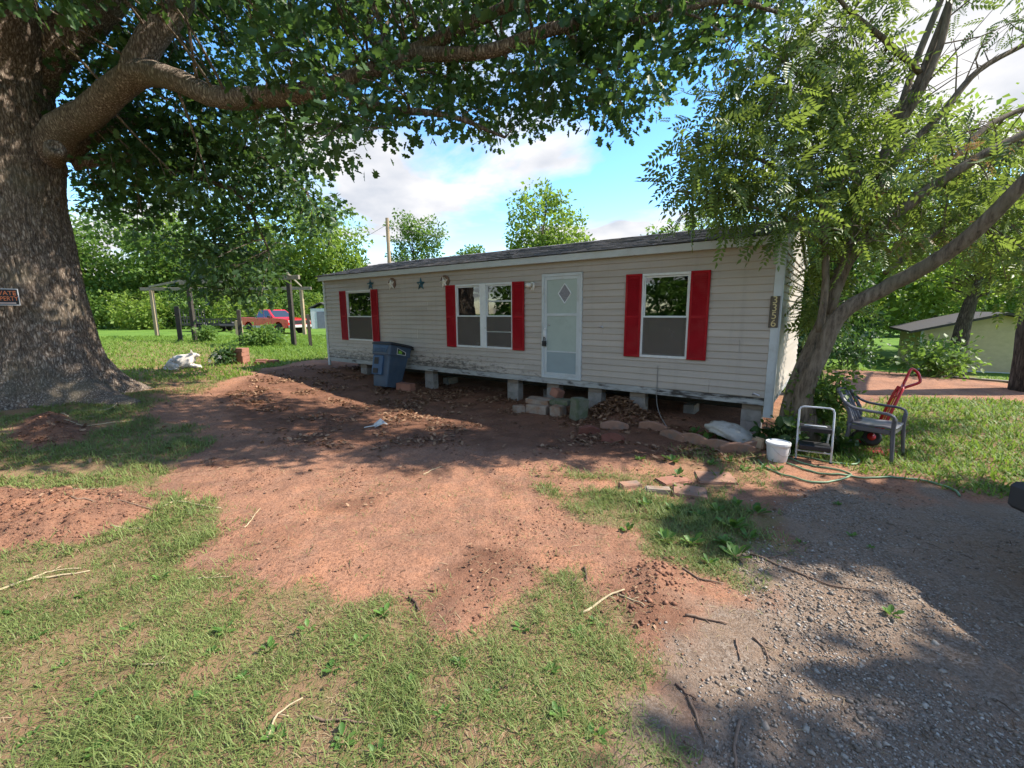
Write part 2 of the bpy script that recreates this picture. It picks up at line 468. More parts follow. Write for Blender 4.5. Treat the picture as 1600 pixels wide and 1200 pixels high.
def ground_material():
    m, N, L = new_mat('ground')
    out = N.new('ShaderNodeOutputMaterial'); b = N.new('ShaderNodeBsdfPrincipled')
    L.new(b.outputs[0], out.inputs[0])
    b.inputs['Roughness'].default_value = .95; b.inputs['Specular IOR Level'].default_value = .1
    t = N.new('ShaderNodeTexCoord'); V = t.outputs['Object']
    def noise(sc, det=6, ro=.6):
        n = nd(N, 'ShaderNodeTexNoise', Scale=sc, Detail=det, Roughness=ro); L.new(V, n.inputs['Vector']); return n.outputs['Fac']
    def att(nm):
        a = N.new('ShaderNodeAttribute'); a.attribute_name = nm; return a.outputs['Fac']
    # red clay: orange, pinkish and brown patches, dark crumbs, pale chips
    d = ramp(N, L, noise(.9, 8, .65), [(.34, (.20, .10, .062)), (.45, (.35, .178, .11)), (.55, (.41, .205, .124)), (.68, (.44, .20, .108))])
    d = mix(N, L, ramp(N, L, noise(3.2, 8, .7), [(.46, 0.), (.68, .75)]), d, (.28, .165, .115))
    d = mix(N, L, ramp(N, L, noise(38, 5, .7), [(.50, 0.), (.64, .75)]), d, (.14, .07, .045))
    d = mix(N, L, ramp(N, L, noise(75, 3, .6), [(.62, 0.), (.70, .6)]), d, (.42, .29, .20))
    d = mix(N, L, ramp(N, L, noise(1.7, 9, .75), [(.52, 0.), (.60, .55)]), d, (.22, .12, .082))
    d = mix(N, L, ramp(N, L, noise(14, 7, .75), [(.54, 0.), (.66, .6)]), d, (.20, .105, .07))
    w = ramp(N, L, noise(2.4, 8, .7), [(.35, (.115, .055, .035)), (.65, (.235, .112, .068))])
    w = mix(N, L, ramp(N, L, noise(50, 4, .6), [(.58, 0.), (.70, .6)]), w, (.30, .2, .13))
    col = mix(N, L, ramp(N, L, att('damp_shade'), [(.1, 0.), (.9, .85)]), d, w)
    # soil and thatch under grass
    g = ramp(N, L, noise(4.5, 8, .7), [(.3, (.29, .165, .10)), (.5, (.245, .165, .09)), (.7, (.17, .165, .062))])
    g = mix(N, L, ramp(N, L, noise(60, 4, .7), [(.5, 0.), (.7, .6)]), g, (.24, .19, .10))
    col = mix(N, L, ramp(N, L, att('grass'), [(.2, 0.), (.75, .85)]), col, g)
    # lawn far off, too small for blades
    cd = N.new('ShaderNodeVectorMath'); cd.operation = 'LENGTH'; L.new(V, cd.inputs[0])
    far = N.new('ShaderNodeMapRange'); far.inputs[1].default_value = 13; far.inputs[2].default_value = 24
    L.new(cd.outputs['Value'], far.inputs[0])
    fl = N.new('ShaderNodeMath'); fl.operation = 'MULTIPLY'; L.new(far.outputs[0], fl.inputs[0]); L.new(att('grass'), fl.inputs[1])
    lawn = ramp(N, L, noise(.5, 8, .7), [(.3, (.075, .15, .022)), (.55, (.12, .21, .035)), (.75, (.17, .23, .05))])
    col = mix(N, L, fl.outputs[0], col, lawn)
    # gravel
    vo = N.new('ShaderNodeTexVoronoi'); vo.inputs['Scale'].default_value = 80; L.new(V, vo.inputs['Vector'])
    gsep = N.new('ShaderNodeSeparateColor'); L.new(vo.outputs['Color'], gsep.inputs[0])
    gr = ramp(N, L, gsep.outputs[0], [(.1, (.145, .11, .08)), (.5, (.25, .195, .15)), (.95, (.35, .295, .24))])
    gr = mix(N, L, ramp(N, L, noise(2.6, 8, .7), [(.40, .15), (.62, .85)]), gr, (.28, .195, .135))
    gr = mix(N, L, ramp(N, L, noise(90, 5, .7), [(.5, 0.), (.7, .6)]), gr, (.13, .105, .085))
    col = mix(N, L, ramp(N, L, att('gravel'), [(.25, 0.), (.8, .92)]), col, gr)
    L.new(col, b.inputs['Base Color'])
    add = N.new('ShaderNodeMath'); add.operation = 'ADD'
    L.new(noise(22, 9, .75), add.inputs[0])
    mv = N.new('ShaderNodeMath'); mv.operation = 'MULTIPLY'; L.new(vo.outputs['Distance'], mv.inputs[0]); mv.inputs[1].default_value = .12
    sub = N.new('ShaderNodeMath'); sub.operation = 'SUBTRACT'; L.new(add.outputs[0], sub.inputs[0]); L.new(mv.outputs[0], sub.inputs[1])
    add.inputs[1].default_value = 0
    bp = nd(N, 'ShaderNodeBump', Strength=.9, Distance=.035); L.new(sub.outputs[0], bp.inputs['Height']); L.new(bp.outputs[0], b.inputs['Normal'])
    return m
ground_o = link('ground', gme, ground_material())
tag(ground_o, 'bare red clay yard with gravel drive and lawn around it', 'ground', kind='structure')

# ------------------------------------------------------------------ grass, weeds, stones, litter
def in_box(n, x0, x1, y0, y1):
    x = rng.uniform(x0, x1, n); y = rng.uniform(y0, y1, n)
    k = visible(x, y)
    return x[k], y[k]

def visible(x, y, margin=.08):
    """the photo's field of view on the ground, with a step to the side allowed"""
    return (np.abs(x) < (y + .9) * 1.32 + .5)

BLADE_V = [(-.5, 0, 0), (.5, 0, 0), (.42, .5, .06), (-.42, .5, .06), (0, 1, .38)]
BLADE_F = [(0, 1, 2, 3), (3, 2, 4)]
def grass_obj(name, x, y, length, width, mat, lean=.6, lay=0., label='', tint=None):
    n = len(x)
    z = gh(x, y) - .004
    az = rng.uniform(0, 2 * np.pi, n)
    ln = np.abs(rng.normal(lean, .25, n)) + lay
    d = np.stack([np.cos(az) * np.sin(ln), np.sin(az) * np.sin(ln), np.cos(ln)], -1)
    nr = np.stack([-np.cos(az) * np.cos(ln), -np.sin(az) * np.cos(ln), np.sin(ln)], -1) * -1
    L_ = length * rng.uniform(.55, 1.35, n)
    W_ = width * rng.uniform(.7, 1.4, n)
    if tint is None: tint = np.clip(.5 * fbm(x * 2.2, y * 2.2, 31) + rng.uniform(0, .6, n) - .05, 0, 1)
    me = scatter(BLADE_V, BLADE_F, np.stack([x, y, z], -1), frames(d, nr, L_, W_), tint, name)
    o = link(name, me, mat)
    tag(o, label, 'grass', kind='stuff')
    return o

MG1 = leaf_mat('grass_blade', (.085, .125, .03), (.25, .30, .095), (.28, .36, .085), .3, .55, .25)
MG2 = leaf_mat('grass_lawn', (.075, .145, .018), (.20, .30, .05), (.28, .42, .05), .38, .55, .25)
MG3 = leaf_mat('dry_straw', (.22, .165, .09), (.42, .33, .19), (.35, .27, .14), .2, .7, .2)

# foreground sward: patchy, mostly lying over
x, y = in_box(400000, -4.6, 2.2, .9, 5.0)
g, gv, w = masks(x, y)
keep = visible(x, y) & (rng.random(len(x)) < (g + .035 * (1 - gv) * S(.5, .7, fbm(x * 4, y * 4, 42, 3))) * (1 - .93 * gv) * (.27 + .73 * S(.38, .62, fbm(x * 3.1, y * 3.1, 41, 4))) * .72 * S(9, 2.5, np.hypot(x, y)))
x, y = x[keep][:165000], y[keep][:165000]
tuft = S(.52, .68, fbm(x * 1.7, y * 1.7, 43, 3))
grass_obj('grass', x, y, .050 + .030 * tuft, .0042, MG1, .75, 0, 'patchy green grass with bare spots across the foreground')
x, y = in_box(220000, -5.2, 2.0, .9, 5.5)
g, gv, w = masks(x, y)
pr = (.20 + .9 * g) * (1 - .8 * gv) * S(.35, .62, fbm(x * 2.3, y * 2.3, 45, 4))
keep = visible(x, y) & (rng.random(len(x)) < pr * .8)
x, y = x[keep][:42000], y[keep][:42000]
grass_obj('dry_grass', x, y, np.full(len(x), .055), .0036, MG3, .9, .45, 'flattened straw coloured dead grass bits scattered over the clay')
# left by the oak, middle patch, edging strip
x, y = in_box(300000, -12, 4.0, 3.2, 11.5)
g, gv, w = masks(x, y)
keep = visible(x, y) & (np.hypot(x, y) > 4.0) & (rng.random(len(x)) < g * (1 - .9 * gv) * S(.30, .55, fbm(x * 2.1, y * 2.1, 47, 4))) & (poly_sd(x, y, HOUSE_FOOT) < -.1)
x, y = x[keep][:80000], y[keep][:80000]
grass_obj('grass', x, y, np.full(len(x), .085), .0075, MG1, .65, 0, 'tufty grass round the oak roots and beside the broken edging')
# right lawn
x, y = in_box(260000, 3.5, 19, 3.6, 17)
g, gv, w = masks(x, y)
keep = (np.abs(x) < (y + 1) * 1.4) & (rng.random(len(x)) < g * (1 - gv) * 1.0 / (1 + (np.hypot(x, y) / 9) ** 2) * 1.3) & (poly_sd(x, y, HOUSE_FOOT) < -.1)
x, y = x[keep][:75000], y[keep][:75000]
grass_obj('grass', x, y, .08 + .003 * np.hypot(x, y), .0085 + .0007 * np.hypot(x, y), MG2, .6, 0, 'bright sunlit lawn on the right beyond the chair')
# back lawn
x, y = in_box(300000, -30, -3, 11.0, 30)
g, gv, w = masks(x, y)
keep = (np.abs(x) < (y + 1) * 1.25) & (rng.random(len(x)) < g * 3.0 / (1 + (y / 9) ** 2)) & (poly_sd(x, y, HOUSE_FOOT) < -.1)
x, y = x[keep][:70000], y[keep][:70000]
grass_obj('grass', x, y, .10 + .002 * y, .012 + .0009 * y, MG2, .6, 0, 'green back lawn beyond the oak and the dog')

# gravel stones
ICO = bmesh.new(); bmesh.ops.create_icosphere(ICO, subdivisions=1, radius=1.0)
ICO_V = [tuple(v.co) for v in ICO.verts]; ICO_F = [[v.index for v in f.verts] for f in ICO.faces]; ICO.free()
OCT_V = [(1, 0, 0), (-1, 0, 0), (0, 1, 0), (0, -1, 0), (0, 0, 1), (.3, .2, -.6), (.6, .6, .5), (-.6, -.5, .55)]
OCT_F = [(0, 6, 4), (6, 2, 4), (2, 1, 4), (1, 7, 4), (7, 3, 4), (3, 0, 4), (0, 5, 2, 6), (2, 5, 1), (1, 5, 3, 7), (3, 5, 0)]
def rot_rand(n, sx, sy, sz):
    a = rng.uniform(0, 2 * np.pi, n); t = rng.normal(0, .25, n); u = rng.normal(0, .25, n)
    ca, sa = np.cos(a), np.sin(a); z = np.zeros(n); o = np.ones(n)
    Rz = np.stack([ca, -sa, z, sa, ca, z, z, z, o], -1).reshape(n, 3, 3)
    ct, st = np.cos(t), np.sin(t)
    Rx = np.stack([o, z, z, z, ct, -st, z, st, ct], -1).reshape(n, 3, 3)
    cu, su = np.cos(u), np.sin(u)
    Ry = np.stack([cu, z, su, z, o, z, -su, z, cu], -1).reshape(n, 3, 3)
    Sc = np.zeros((n, 3, 3)); Sc[:, 0, 0] = sx; Sc[:, 1, 1] = sy; Sc[:, 2, 2] = sz
    return Rz @ Rx @ Ry @ Sc
def stone_mat(name, stops):
    m, N, L = new_mat(name)
    out = N.new('ShaderNodeOutputMaterial'); b = N.new('ShaderNodeBsdfPrincipled'); L.new(b.outputs[0], out.inputs[0])
    b.inputs['Roughness'].default_value = .85; b.inputs['Specular IOR Level'].default_value = .2
    at = N.new('ShaderNodeAttribute'); at.attribute_name = 'tint'
    c = ramp(N, L, at.outputs['Fac'], stops)
    t = N.new('ShaderNodeTexCoord'); n = nd(N, 'ShaderNodeTexNoise', Scale=90, Detail=4); L.new(t.outputs['Object'], n.inputs['Vector'])
    c = mix(N, L, ramp(N, L, n.outputs['Fac'], [(.4, 0.), (.7, .35)]), c, (.16, .12, .09))
    L.new(c, b.inputs['Base Color'])
    return m
MST = stone_mat('gravel_stone', [(0., (.13, .10, .075)), (.35, (.21, .17, .135)), (.7, (.30, .25, .205)), (.95, (.37, .33, .28)), (1., (.50, .46, .41))])
x, y = in_box(150000, .5, 6.2, .9, 5.6)
g, gv, w = masks(x, y)
keep = visible(x, y) & (rng.random(len(x)) < gv * S(.33, .62, fbm(x * 1.6, y * 1.6, 51, 4)) * S(7.5, 2.0, np.hypot(x, y)))
x, y = x[keep][:34000], y[keep][:34000]
r = rng.lognormal(math.log(.0052), .45, len(x)).clip(.003, .022)
me = scatter(OCT_V, OCT_F, np.stack([x, y, gh(x, y) + r * .15], -1), rot_rand(len(x), r * rng.uniform(.8, 1.4, len(x)), r, r * rng.uniform(.5, .8, len(x))), rng.random(len(x)), 'gravel')
tag(link('gravel', me, MST), 'loose grey gravel over the drive at lower right', 'gravel', kind='stuff')
# clay crumbs and clods
MCL = stone_mat('clay_clod', [(0., (.11, .05, .032)), (.5, (.19, .085, .05)), (1., (.29, .14, .085))])
x, y = in_box(90000, -7.5, 4.5, 1.2, 9.0)
g, gv, w = masks(x, y)
cl = np.maximum.reduce([S(-.25, .2, poly_sd(x, y, P_CLOD)), .9 * S(-.1, .2, poly_sd(x, y, P_M1)), .9 * S(-.1, .2, poly_sd(x, y, P_M2)), .5 * (1 - g) * (1 - gv) * S(.52, .68, fbm(x * 1.6, y * 1.6, 53))])
keep = visible(x, y) & (rng.random(len(x)) < cl)
x, y, cl = x[keep][:15000], y[keep][:15000], cl[keep][:15000]
r = rng.lognormal(math.log(.0055), .5, len(x)).clip(.0025, .016) * (1 + .5 * (cl > .55))
me = scatter(OCT_V, OCT_F, np.stack([x, y, gh(x, y) + r * .2], -1), rot_rand(len(x), r * 1.2, r, r * .8), rng.random(len(x)), 'clay_crumbs')
tag(link('clay_crumbs', me, MCL), 'crumbs and clods of red clay over the yard and mounds', 'clods', kind='stuff')

# dead leaves along the house and in the raked pile
LEAFD_V = [(0, 0, 0), (.28, .3, .1), (.2, .75, .16), (0, 1, .02), (-.22, .7, .2), (-.26, .28, .06)]
LEAFD_F = [(0, 1, 2, 3), (0, 3, 4, 5)]
MDL = leaf_mat('dead_leaf', (.12, .06, .035), (.40, .25, .155), (.28, .16, .08), .15, .8, .15)
def dead_leaves(name, x, y, dz, size, label):
    n = len(x); z = gh(x, y) + .006 + dz
    az = rng.uniform(0, 2 * np.pi, n); el = rng.normal(0, .28, n)
    d = np.stack([np.cos(az) * np.cos(el), np.sin(az) * np.cos(el), np.sin(el)], -1)
    nr = np.stack([rng.normal(0, .35, n), rng.normal(0, .35, n), np.ones(n)], -1)
    me = scatter(LEAFD_V, LEAFD_F, np.stack([x, y, z], -1), frames(d, nr, size), rng.random(n) ** 1.3, name)
    tag(link(name, me, MDL), label, 'leaves', kind='stuff')
x, y = in_box(90000, -7, 4.2, 1.8, 14)
g, gv, w = masks(x, y)
pr = w * S(.42, .66, fbm(x * 1.9, y * 1.9, 55, 4)) * .38 + .004 + .012 * (1 - g) * S(.55, .7, fbm(x * 2.5, y * 2.5, 56))
keep = visible(x, y) & (rng.random(len(x)) < pr * (1 - gv)) & (poly_sd(x, y, HOUSE_FOOT) < .8)
x, y = x[keep][:9000], y[keep][:9000]
dead_leaves('leaf_litter', x, y, np.abs(rng.normal(0, .008, len(x))), rng.uniform(.05, .10, len(x)) * (.4 + .6 * S(3.5, 6, y)), 'dry brown fallen leaves strewn along the front of the house')
n = 2600
a = rng.uniform(0, 2 * np.pi, n); rr = np.abs(rng.normal(0, .30, n)) + .02
x = LP_C[0] + np.cos(a) * rr * 1.25 - np.sin(a) * rr * .2; y = LP_C[1] + np.sin(a) * rr * .8
dead_leaves('leaf_pile', x, y, np.abs(rng.normal(0, .025, n)), rng.uniform(.06, .11, n), 'raked heap of brown leaves against the house by the door')

# bits of twig, bark and straw trodden into the clay and gravel
x, y = in_box(60000, -7.5, 5.5, 1.0, 10.5)
g, gv, w = masks(x, y)
keep = (rng.random(len(x)) < (.14 - .08 * g) * S(.42, .66, fbm(x * 1.8, y * 1.8, 58, 4))) & (poly_sd(x, y, HOUSE_FOOT) < .3)
x, y = x[keep][:3200], y[keep][:3200]; n = len(x)
az = rng.uniform(0, 2 * np.pi, n)
d = np.stack([np.cos(az), np.sin(az), rng.normal(0, .08, n)], -1); nr = np.tile([0., 0., 1.], (n, 1))
TW_V = [(-.5, 0, 0), (.5, 0, 0), (.2, .5, .06), (.4, 1, .01), (-.4, 1, .01), (-.7, .5, .06), (0, .5, .1)]
TW_F = [(0, 1, 6), (1, 2, 6), (2, 3, 6), (3, 4, 6), (4, 5, 6), (5, 0, 6)]
s = rng.lognormal(math.log(.045), .55, n).clip(.015, .16)
me = scatter(TW_V, TW_F, np.stack([x, y, gh(x, y) + .003], -1), frames(d, nr, s, rng.uniform(.002, .006, n)), rng.random(n) ** 1.5, 'twig_litter')
tag(link('twig_litter', me, leaf_mat('twig_bits', (.07, .042, .028), (.36, .26, .16), (.1, .07, .04), .05, .9, .1)), 'small broken twig and bark bits trodden into the clay', 'litter', kind='stuff')
# small broadleaf weeds
MWD = leaf_mat('weed_leaf', (.045, .115, .022), (.13, .24, .05), (.2, .34, .05), .3, .5, .3)
WL_V = [(0, 0, 0), (.22, .25, .05), (.34, .55, .1), (.2, .85, .1), (0, 1, .0), (-.2, .85, .1), (-.34, .55, .1), (-.22, .25, .05)]
WL_F = [(0, 1, 2, 3, 4), (0, 4, 5, 6, 7)]
def weeds(name, spots, nlo, nhi, slo, shi, label, up=.5):
    C_, F_, T_ = [], [], []
    for px in spots:
        n = random.randint(nlo, nhi); size = random.uniform(slo, shi); c = np.array(gpt(px))
        az = np.linspace(0, 2 * np.pi, n, endpoint=False) + rng.uniform(-.4, .4, n); el = np.clip(rng.normal(up, .25, n), .08, 1.3)
        d = np.stack([np.cos(az) * np.cos(el), np.sin(az) * np.cos(el), np.sin(el)], -1)
        nr = np.stack([-np.cos(az) * np.sin(el), -np.sin(az) * np.sin(el), np.cos(el)], -1)
        s = size * rng.uniform(.6, 1.25, n)
        ce = d * (rng.uniform(.0, .5, n) * size)[:, None]; ce[:, 2] = np.abs(ce[:, 2])
        C_.append(ce + c); F_.append(frames(d, nr, s, s * .8)); T_.append(rng.random(n))
    me = scatter(WL_V, WL_F, np.concatenate(C_), np.concatenate(F_), np.concatenate(T_), name)
    tag(link(name, me, MWD), label, 'weeds', kind='stuff')
weeds('weeds', [(-0.76, 1.67), (-1.08, 1.71), (0.50, 2.45), (0.39, 2.34), (-1.75, 2.40), (-2.01, 2.33), (-2.35, 2.42), (-2.48, 2.15), (-2.82, 2.35), (-1.71, 2.22), (-0.96, 2.07), (-0.82, 2.52), (-2.57, 2.95), (-0.89, 2.25), (-3.24, 2.58), (-2.96, 2.77), (-0.11, 1.90), (-0.34, 1.79), (0.19, 2.05), (-2.09, 1.93), (-1.75, 1.79), (-1.57, 1.92), (-1.42, 2.04), (-0.53, 1.98), (-0.29, 2.10), (-2.21, 1.73), (-1.82, 1.66), (-1.24, 2.39), (-1.41, 2.26), (0.05, 2.37), (0.20, 1.79), (0.36, 1.69), (-0.59, 1.61)], 6, 11, .03, .055, 'small flat broadleaf weeds growing among the foreground grass', .35)
weeds('weeds', [(1.32, 4.12), (1.52, 3.98), (1.72, 3.87), (1.95, 3.98), (2.21, 4.12), (1.46, 3.37), (1.73, 3.37), (1.99, 3.48), (1.27, 3.43), (1.49, 3.09), (1.73, 3.18), (2.32, 3.97), (0.99, 3.59), (1.79, 4.53), (1.94, 3.65)], 9, 15, .06, .11, 'leafy weeds in the dense green patch beside the gravel', .55)
weeds('weeds', [(1.65, 5.48), (2.04, 5.43), (2.47, 5.28), (2.77, 5.42), (2.82, 5.11), (2.38, 4.90), (3.01, 5.11), (1.93, 4.91), (3.20, 5.11)], 7, 11, .07, .11, 'low weeds growing along the broken stone edging', .5)
weeds('weeds', [(2.87, 6.74), (2.97, 6.52), (3.10, 6.39), (3.27, 6.25), (2.84, 6.32)], 9, 13, .08, .12, 'bright green weeds in front of the white sack', .7)
weeds('weeds', [(2.34, 2.48), (2.36, 3.38), (2.86, 3.48), (2.86, 3.28), (3.22, 4.12)], 6, 10, .035, .06, 'small weeds coming up through the gravel drive', .6)

# ------------------------------------------------------------------ the mobile home
def siding_material():
    m, N, L = new_mat('vinyl_siding')
    out = N.new('ShaderNodeOutputMaterial'); b = N.new('ShaderNodeBsdfPrincipled'); L.new(b.outputs[0], out.inputs[0])
    b.inputs['Roughness'].default_value = .5; b.inputs['Specular IOR Level'].default_value = .35
    t = N.new('ShaderNodeTexCoord'); V = t.outputs['Object']
    mp = N.new('ShaderNodeMapping'); mp.inputs['Scale'].default_value = (.4, .4, 3.0); L.new(V, mp.inputs[0])
    n1 = nd(N, 'ShaderNodeTexNoise', Scale=2.2, Detail=7, Roughness=.6); L.new(mp.outputs[0], n1.inputs['Vector'])
    c = ramp(N, L, n1.outputs['Fac'], [(.3, (.375, .335, .29)), (.7, (.45, .405, .355))])
    oi = N.new('ShaderNodeObjectInfo'); rr_ = N.new('ShaderNodeMapRange'); rr_.inputs[3].default_value = .93; rr_.inputs[4].default_value = 1.05; L.new(oi.outputs['Random'], rr_.inputs[0])
    hv = N.new('ShaderNodeHueSaturation'); L.new(rr_.outputs[0], hv.inputs['Value']); L.new(c, hv.inputs['Color']); c = hv.outputs[0]
    # green-grey grime streaks running down
    mp2 = N.new('ShaderNodeMapping'); mp2.inputs['Scale'].default_value = (7, 7, .35); L.new(V, mp2.inputs[0])
    n2 = nd(N, 'ShaderNodeTexNoise', Scale=1.0, Detail=6, Roughness=.65); L.new(mp2.outputs[0], n2.inputs['Vector'])
    c = mix(N, L, ramp(N, L, n2.outputs['Fac'], [(.52, 0.), (.78, .45)]), c, (.28, .262, .23))
    # black mildew growing up from the bottom boards, heavier away from the near corner
    sp = N.new('ShaderNodeSeparateXYZ'); L.new(V, sp.inputs[0])
    zr = N.new('ShaderNodeMapRange'); zr.inputs[1].default_value = 1.15; zr.inputs[2].default_value = .5; L.new(sp.outputs['Z'], zr.inputs[0])
    xr = N.new('ShaderNodeMapRange'); xr.inputs[1].default_value = -2.6; xr.inputs[2].default_value = -6.5; xr.inputs[3].default_value = .12; L.new(sp.outputs['X'], xr.inputs[0])
    mp3 = N.new('ShaderNodeMapping'); mp3.inputs['Scale'].default_value = (2.2, 2.2, 7); L.new(V, mp3.inputs[0])
    n3 = nd(N, 'ShaderNodeTexNoise', Scale=2.6, Detail=9, Roughness=.72); L.new(mp3.outputs[0], n3.inputs['Vector'])
    mu = N.new('ShaderNodeMath'); mu.operation = 'MULTIPLY'; L.new(zr.outputs[0], mu.inputs[0]); L.new(xr.outputs[0], mu.inputs[1])
    ad = N.new('ShaderNodeMath'); ad.operation = 'MULTIPLY_ADD'; L.new(mu.outputs[0], ad.inputs[0]); ad.inputs[1].default_value = .33; L.new(n3.outputs['Fac'], ad.inputs[2])
    c = mix(N, L, ramp(N, L, ad.outputs[0], [(.66, 0.), (.82, .9)]), c, (.055, .05, .042))
    L.new(c, b.inputs['Base Color'])
    mp4 = N.new('ShaderNodeMapping'); mp4.inputs['Scale'].default_value = (1.5, 1.5, 60); L.new(V, mp4.inputs[0])
    n4 = nd(N, 'ShaderNodeTexNoise', Scale=3, Detail=4); L.new(mp4.outputs[0], n4.inputs['Vector'])
    bp = nd(N, 'ShaderNodeBump', Strength=.12, Distance=.01); L.new(n4.outputs['Fac'], bp.inputs['Height']); L.new(bp.outputs[0], b.inputs['Normal'])
    return m
M_SID = siding_material()
M_TRIM = M('white_trim', (.50, .545, .56), .45, .08, 5, 0, spec=.4, col2=(.33, .34, .33), thr=(.52, .75), pscale=2.5)
M_RIM = M('weathered_rim', (.36, .37, .36), .8, .2, 4, .2, 40, col2=(.05, .045, .04), thr=(.5, .62), pscale=2.2, stretch=(1, 1, 5))
M_RED = M('red_shutter', (.31, .008, .014), .65, .15, 3, 0, spec=.15, col2=(.35, .035, .035), thr=(.5, .75), pscale=2)
M_ALU = M('window_white', (.66, .69, .69), .4, .08, 8, 0, col2=(.45, .45, .43), thr=(.6, .75), pscale=6)
M_DOOR = M('storm_door', (.35, .42, .385), .4, .05, 3, 0, spec=.4, col2=(.29, .35, .325), thr=(.5, .7), pscale=2)
M_DOOR2 = M('storm_door_kick', (.26, .33, .355), .35, .06, 3, 0, spec=.4)
M_GLASS = glass_mat('window_glass', ior=1.95)
def screen_mat():
    m, N, L = new_mat('insect_screen')
    out = N.new('ShaderNodeOutputMaterial'); d_ = N.new('ShaderNodeBsdfDiffuse'); d_.inputs['Color'].default_value = (.15, .135, .12, 1)
    tr = N.new('ShaderNodeBsdfTransparent'); mx = N.new('ShaderNodeMixShader')
    t = N.new('ShaderNodeTexCoord'); n = nd(N, 'ShaderNodeTexNoise', Scale=3, Detail=5); L.new(t.outputs['Object'], n.inputs['Vector'])
    L.new(ramp(N, L, n.outputs['Fac'], [(.3, .5), (.7, .72)]), mx.inputs[0])
    L.new(tr.outputs[0], mx.inputs[1]); L.new(d_.outputs[0], mx.inputs[2]); L.new(mx.outputs[0], out.inputs[0])
    return m
M_SCREEN = screen_mat()
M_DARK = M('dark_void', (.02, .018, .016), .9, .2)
M_ROOM = M('room_wall', (.22, .20, .17), .8, .1)
M_STEEL = M('chassis_steel', (.05, .045, .04), .6, .3, 10, .1, metal=.3)
M_ROOF = M('roof_shingle', (.115, .11, .115), .9, .35, 14, .5, 120, col2=(.23, .20, .19), thr=(.5, .62), pscale=1.1, stretch=(1, .35, 1))
M_BLACK = M('black_plastic', (.02, .02, .022), .5, .2, 8)
M_CHROME = M('worn_metal', (.45, .45, .45), .35, .15, 12, 0, metal=.8)

HL, HW = 11.78, 4.2
home = thing('mobile_home', 'long beige mobile home with red shutters standing on concrete blocks', 'house', (3.863, 6.648, 0), math.radians(-36.245))
Z0, Z1, LAP = .555, 2.825, .1135
OPEN = [(-4.01, -3.116, .50, 2.612), (-1.965, -1.176, 1.10, 2.50), (-6.357, -4.745, 1.10, 2.49), (-10.63, -9.49, 1.12, 2.49)]

_bm_cache = {}
def board(a, b, z0, z1, side):
    """one lap of siding from a to b, side front/back/right/left of the house"""
    w = z1 - z0
    g_ = .012
    prof = [(.012, z0), (-.002, z0), (-.002, z0 + g_), (-.024, z0 + g_ + .001), (-.023, z0 + w * .16), (-.004, z1), (.012, z1)]
    m = MB()
    if side == 'front': m.prism([(p, q) for p, q in prof], a, b, 'x')
    elif side == 'back': m.prism([(HW - p, q) for p, q in prof], a, b, 'x')
    elif side == 'right': m.prism([(.1 - p, q) for p, q in prof], a, b, 'y')
    else: m.prism([(-HL + p, q) for p, q in prof], a, b, 'y')
    m.build('siding_board', M_SID, home)
nc = 20
for i in range(nc):
    z0 = Z0 + i * LAP; z1 = z0 + LAP
    cuts = sorted([(o[0], o[1]) for o in OPEN if o[2] < z1 - .001 and o[3] > z0 + .001])
    a = -HL
    def run(p, q):                      # panels butt at staggered seams
        s = -HL + 3.66 * ((i // 2 * .37) % 1.0)
        while s < q:
            if s > p + .25 and s < q - .25: board(p, s - .0015, z0, z1, 'front'); p = s + .0015
            s += 3.66
        board(p, q, z0, z1, 'front')
    for c0, c1 in cuts:
        run(a, c0); a = c1
    run(a, 0.)
    for o in OPEN:                      # slivers above or below an opening
        if o[2] < z1 - .001 and o[3] > z0 + .001:
            if o[3] < z1 - .01: board(o[0], o[1], o[3], z1, 'front')
            if o[2] > z0 + .01: board(o[0], o[1], z0, o[2], 'front')
    board(.02, HW, z0, z1, 'right'); board(0., HW, z0, z1, 'left'); board(-HL, .1, z0, z1, 'back')
# rim boards below the siding
MB().box(-HL, 0, -.012, .03, .438, Z0 - .002).build('rim_board', M_RIM, home, .004)
MB().box(.06, .105, .03, HW, .438, Z0 - .002).build('rim_board', M_RIM, home, .004)
MB().box(-HL, .05, HW - .03, HW + .01, .438, Z0 - .002).build('rim_board', M_RIM, home, .004)
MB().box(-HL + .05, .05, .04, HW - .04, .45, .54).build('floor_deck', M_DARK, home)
for yb in (.95, 3.2):
    m = MB()
    m.box(-HL + .1, 0, yb - .05, yb + .05, .43, .45).box(-HL + .1, 0, yb - .006, yb + .006, .20, .43).box(-HL + .1, 0, yb - .05, yb + .05, .18, .20)
    m.build('chassis_beam', M_STEEL, home)
# interior seen dimly through the panes
m = MB(); m.box(-HL + .1, .05, 2.4, 2.45, .56, 2.8); m.box(-HL + .1, .05, .05, 2.4, 2.79, 2.81); m.box(-HL + .1, .05, .05, 2.4, .545, .555)
for q in (-2.7, -4.4, -7.6, -9.0): m.box(q - .03, q + .03, .12, 2.4, .56, 2.79)
m.build('room_lining', M_ROOM, home)
# corner trim
MB().box(.002, .115, -.024, -.001, .26, 2.82).box(.101, .125, -.024, .07, .26, 2.82).build('corner_trim', M_TRIM, home, .003)
MB().box(-HL - .03, -HL + .07, -.024, -.018, .30, 2.82).box(-HL - .03, -HL - .018, -.018, .07, .30, 2.82).build('corner_trim', M_TRIM, home, .002)
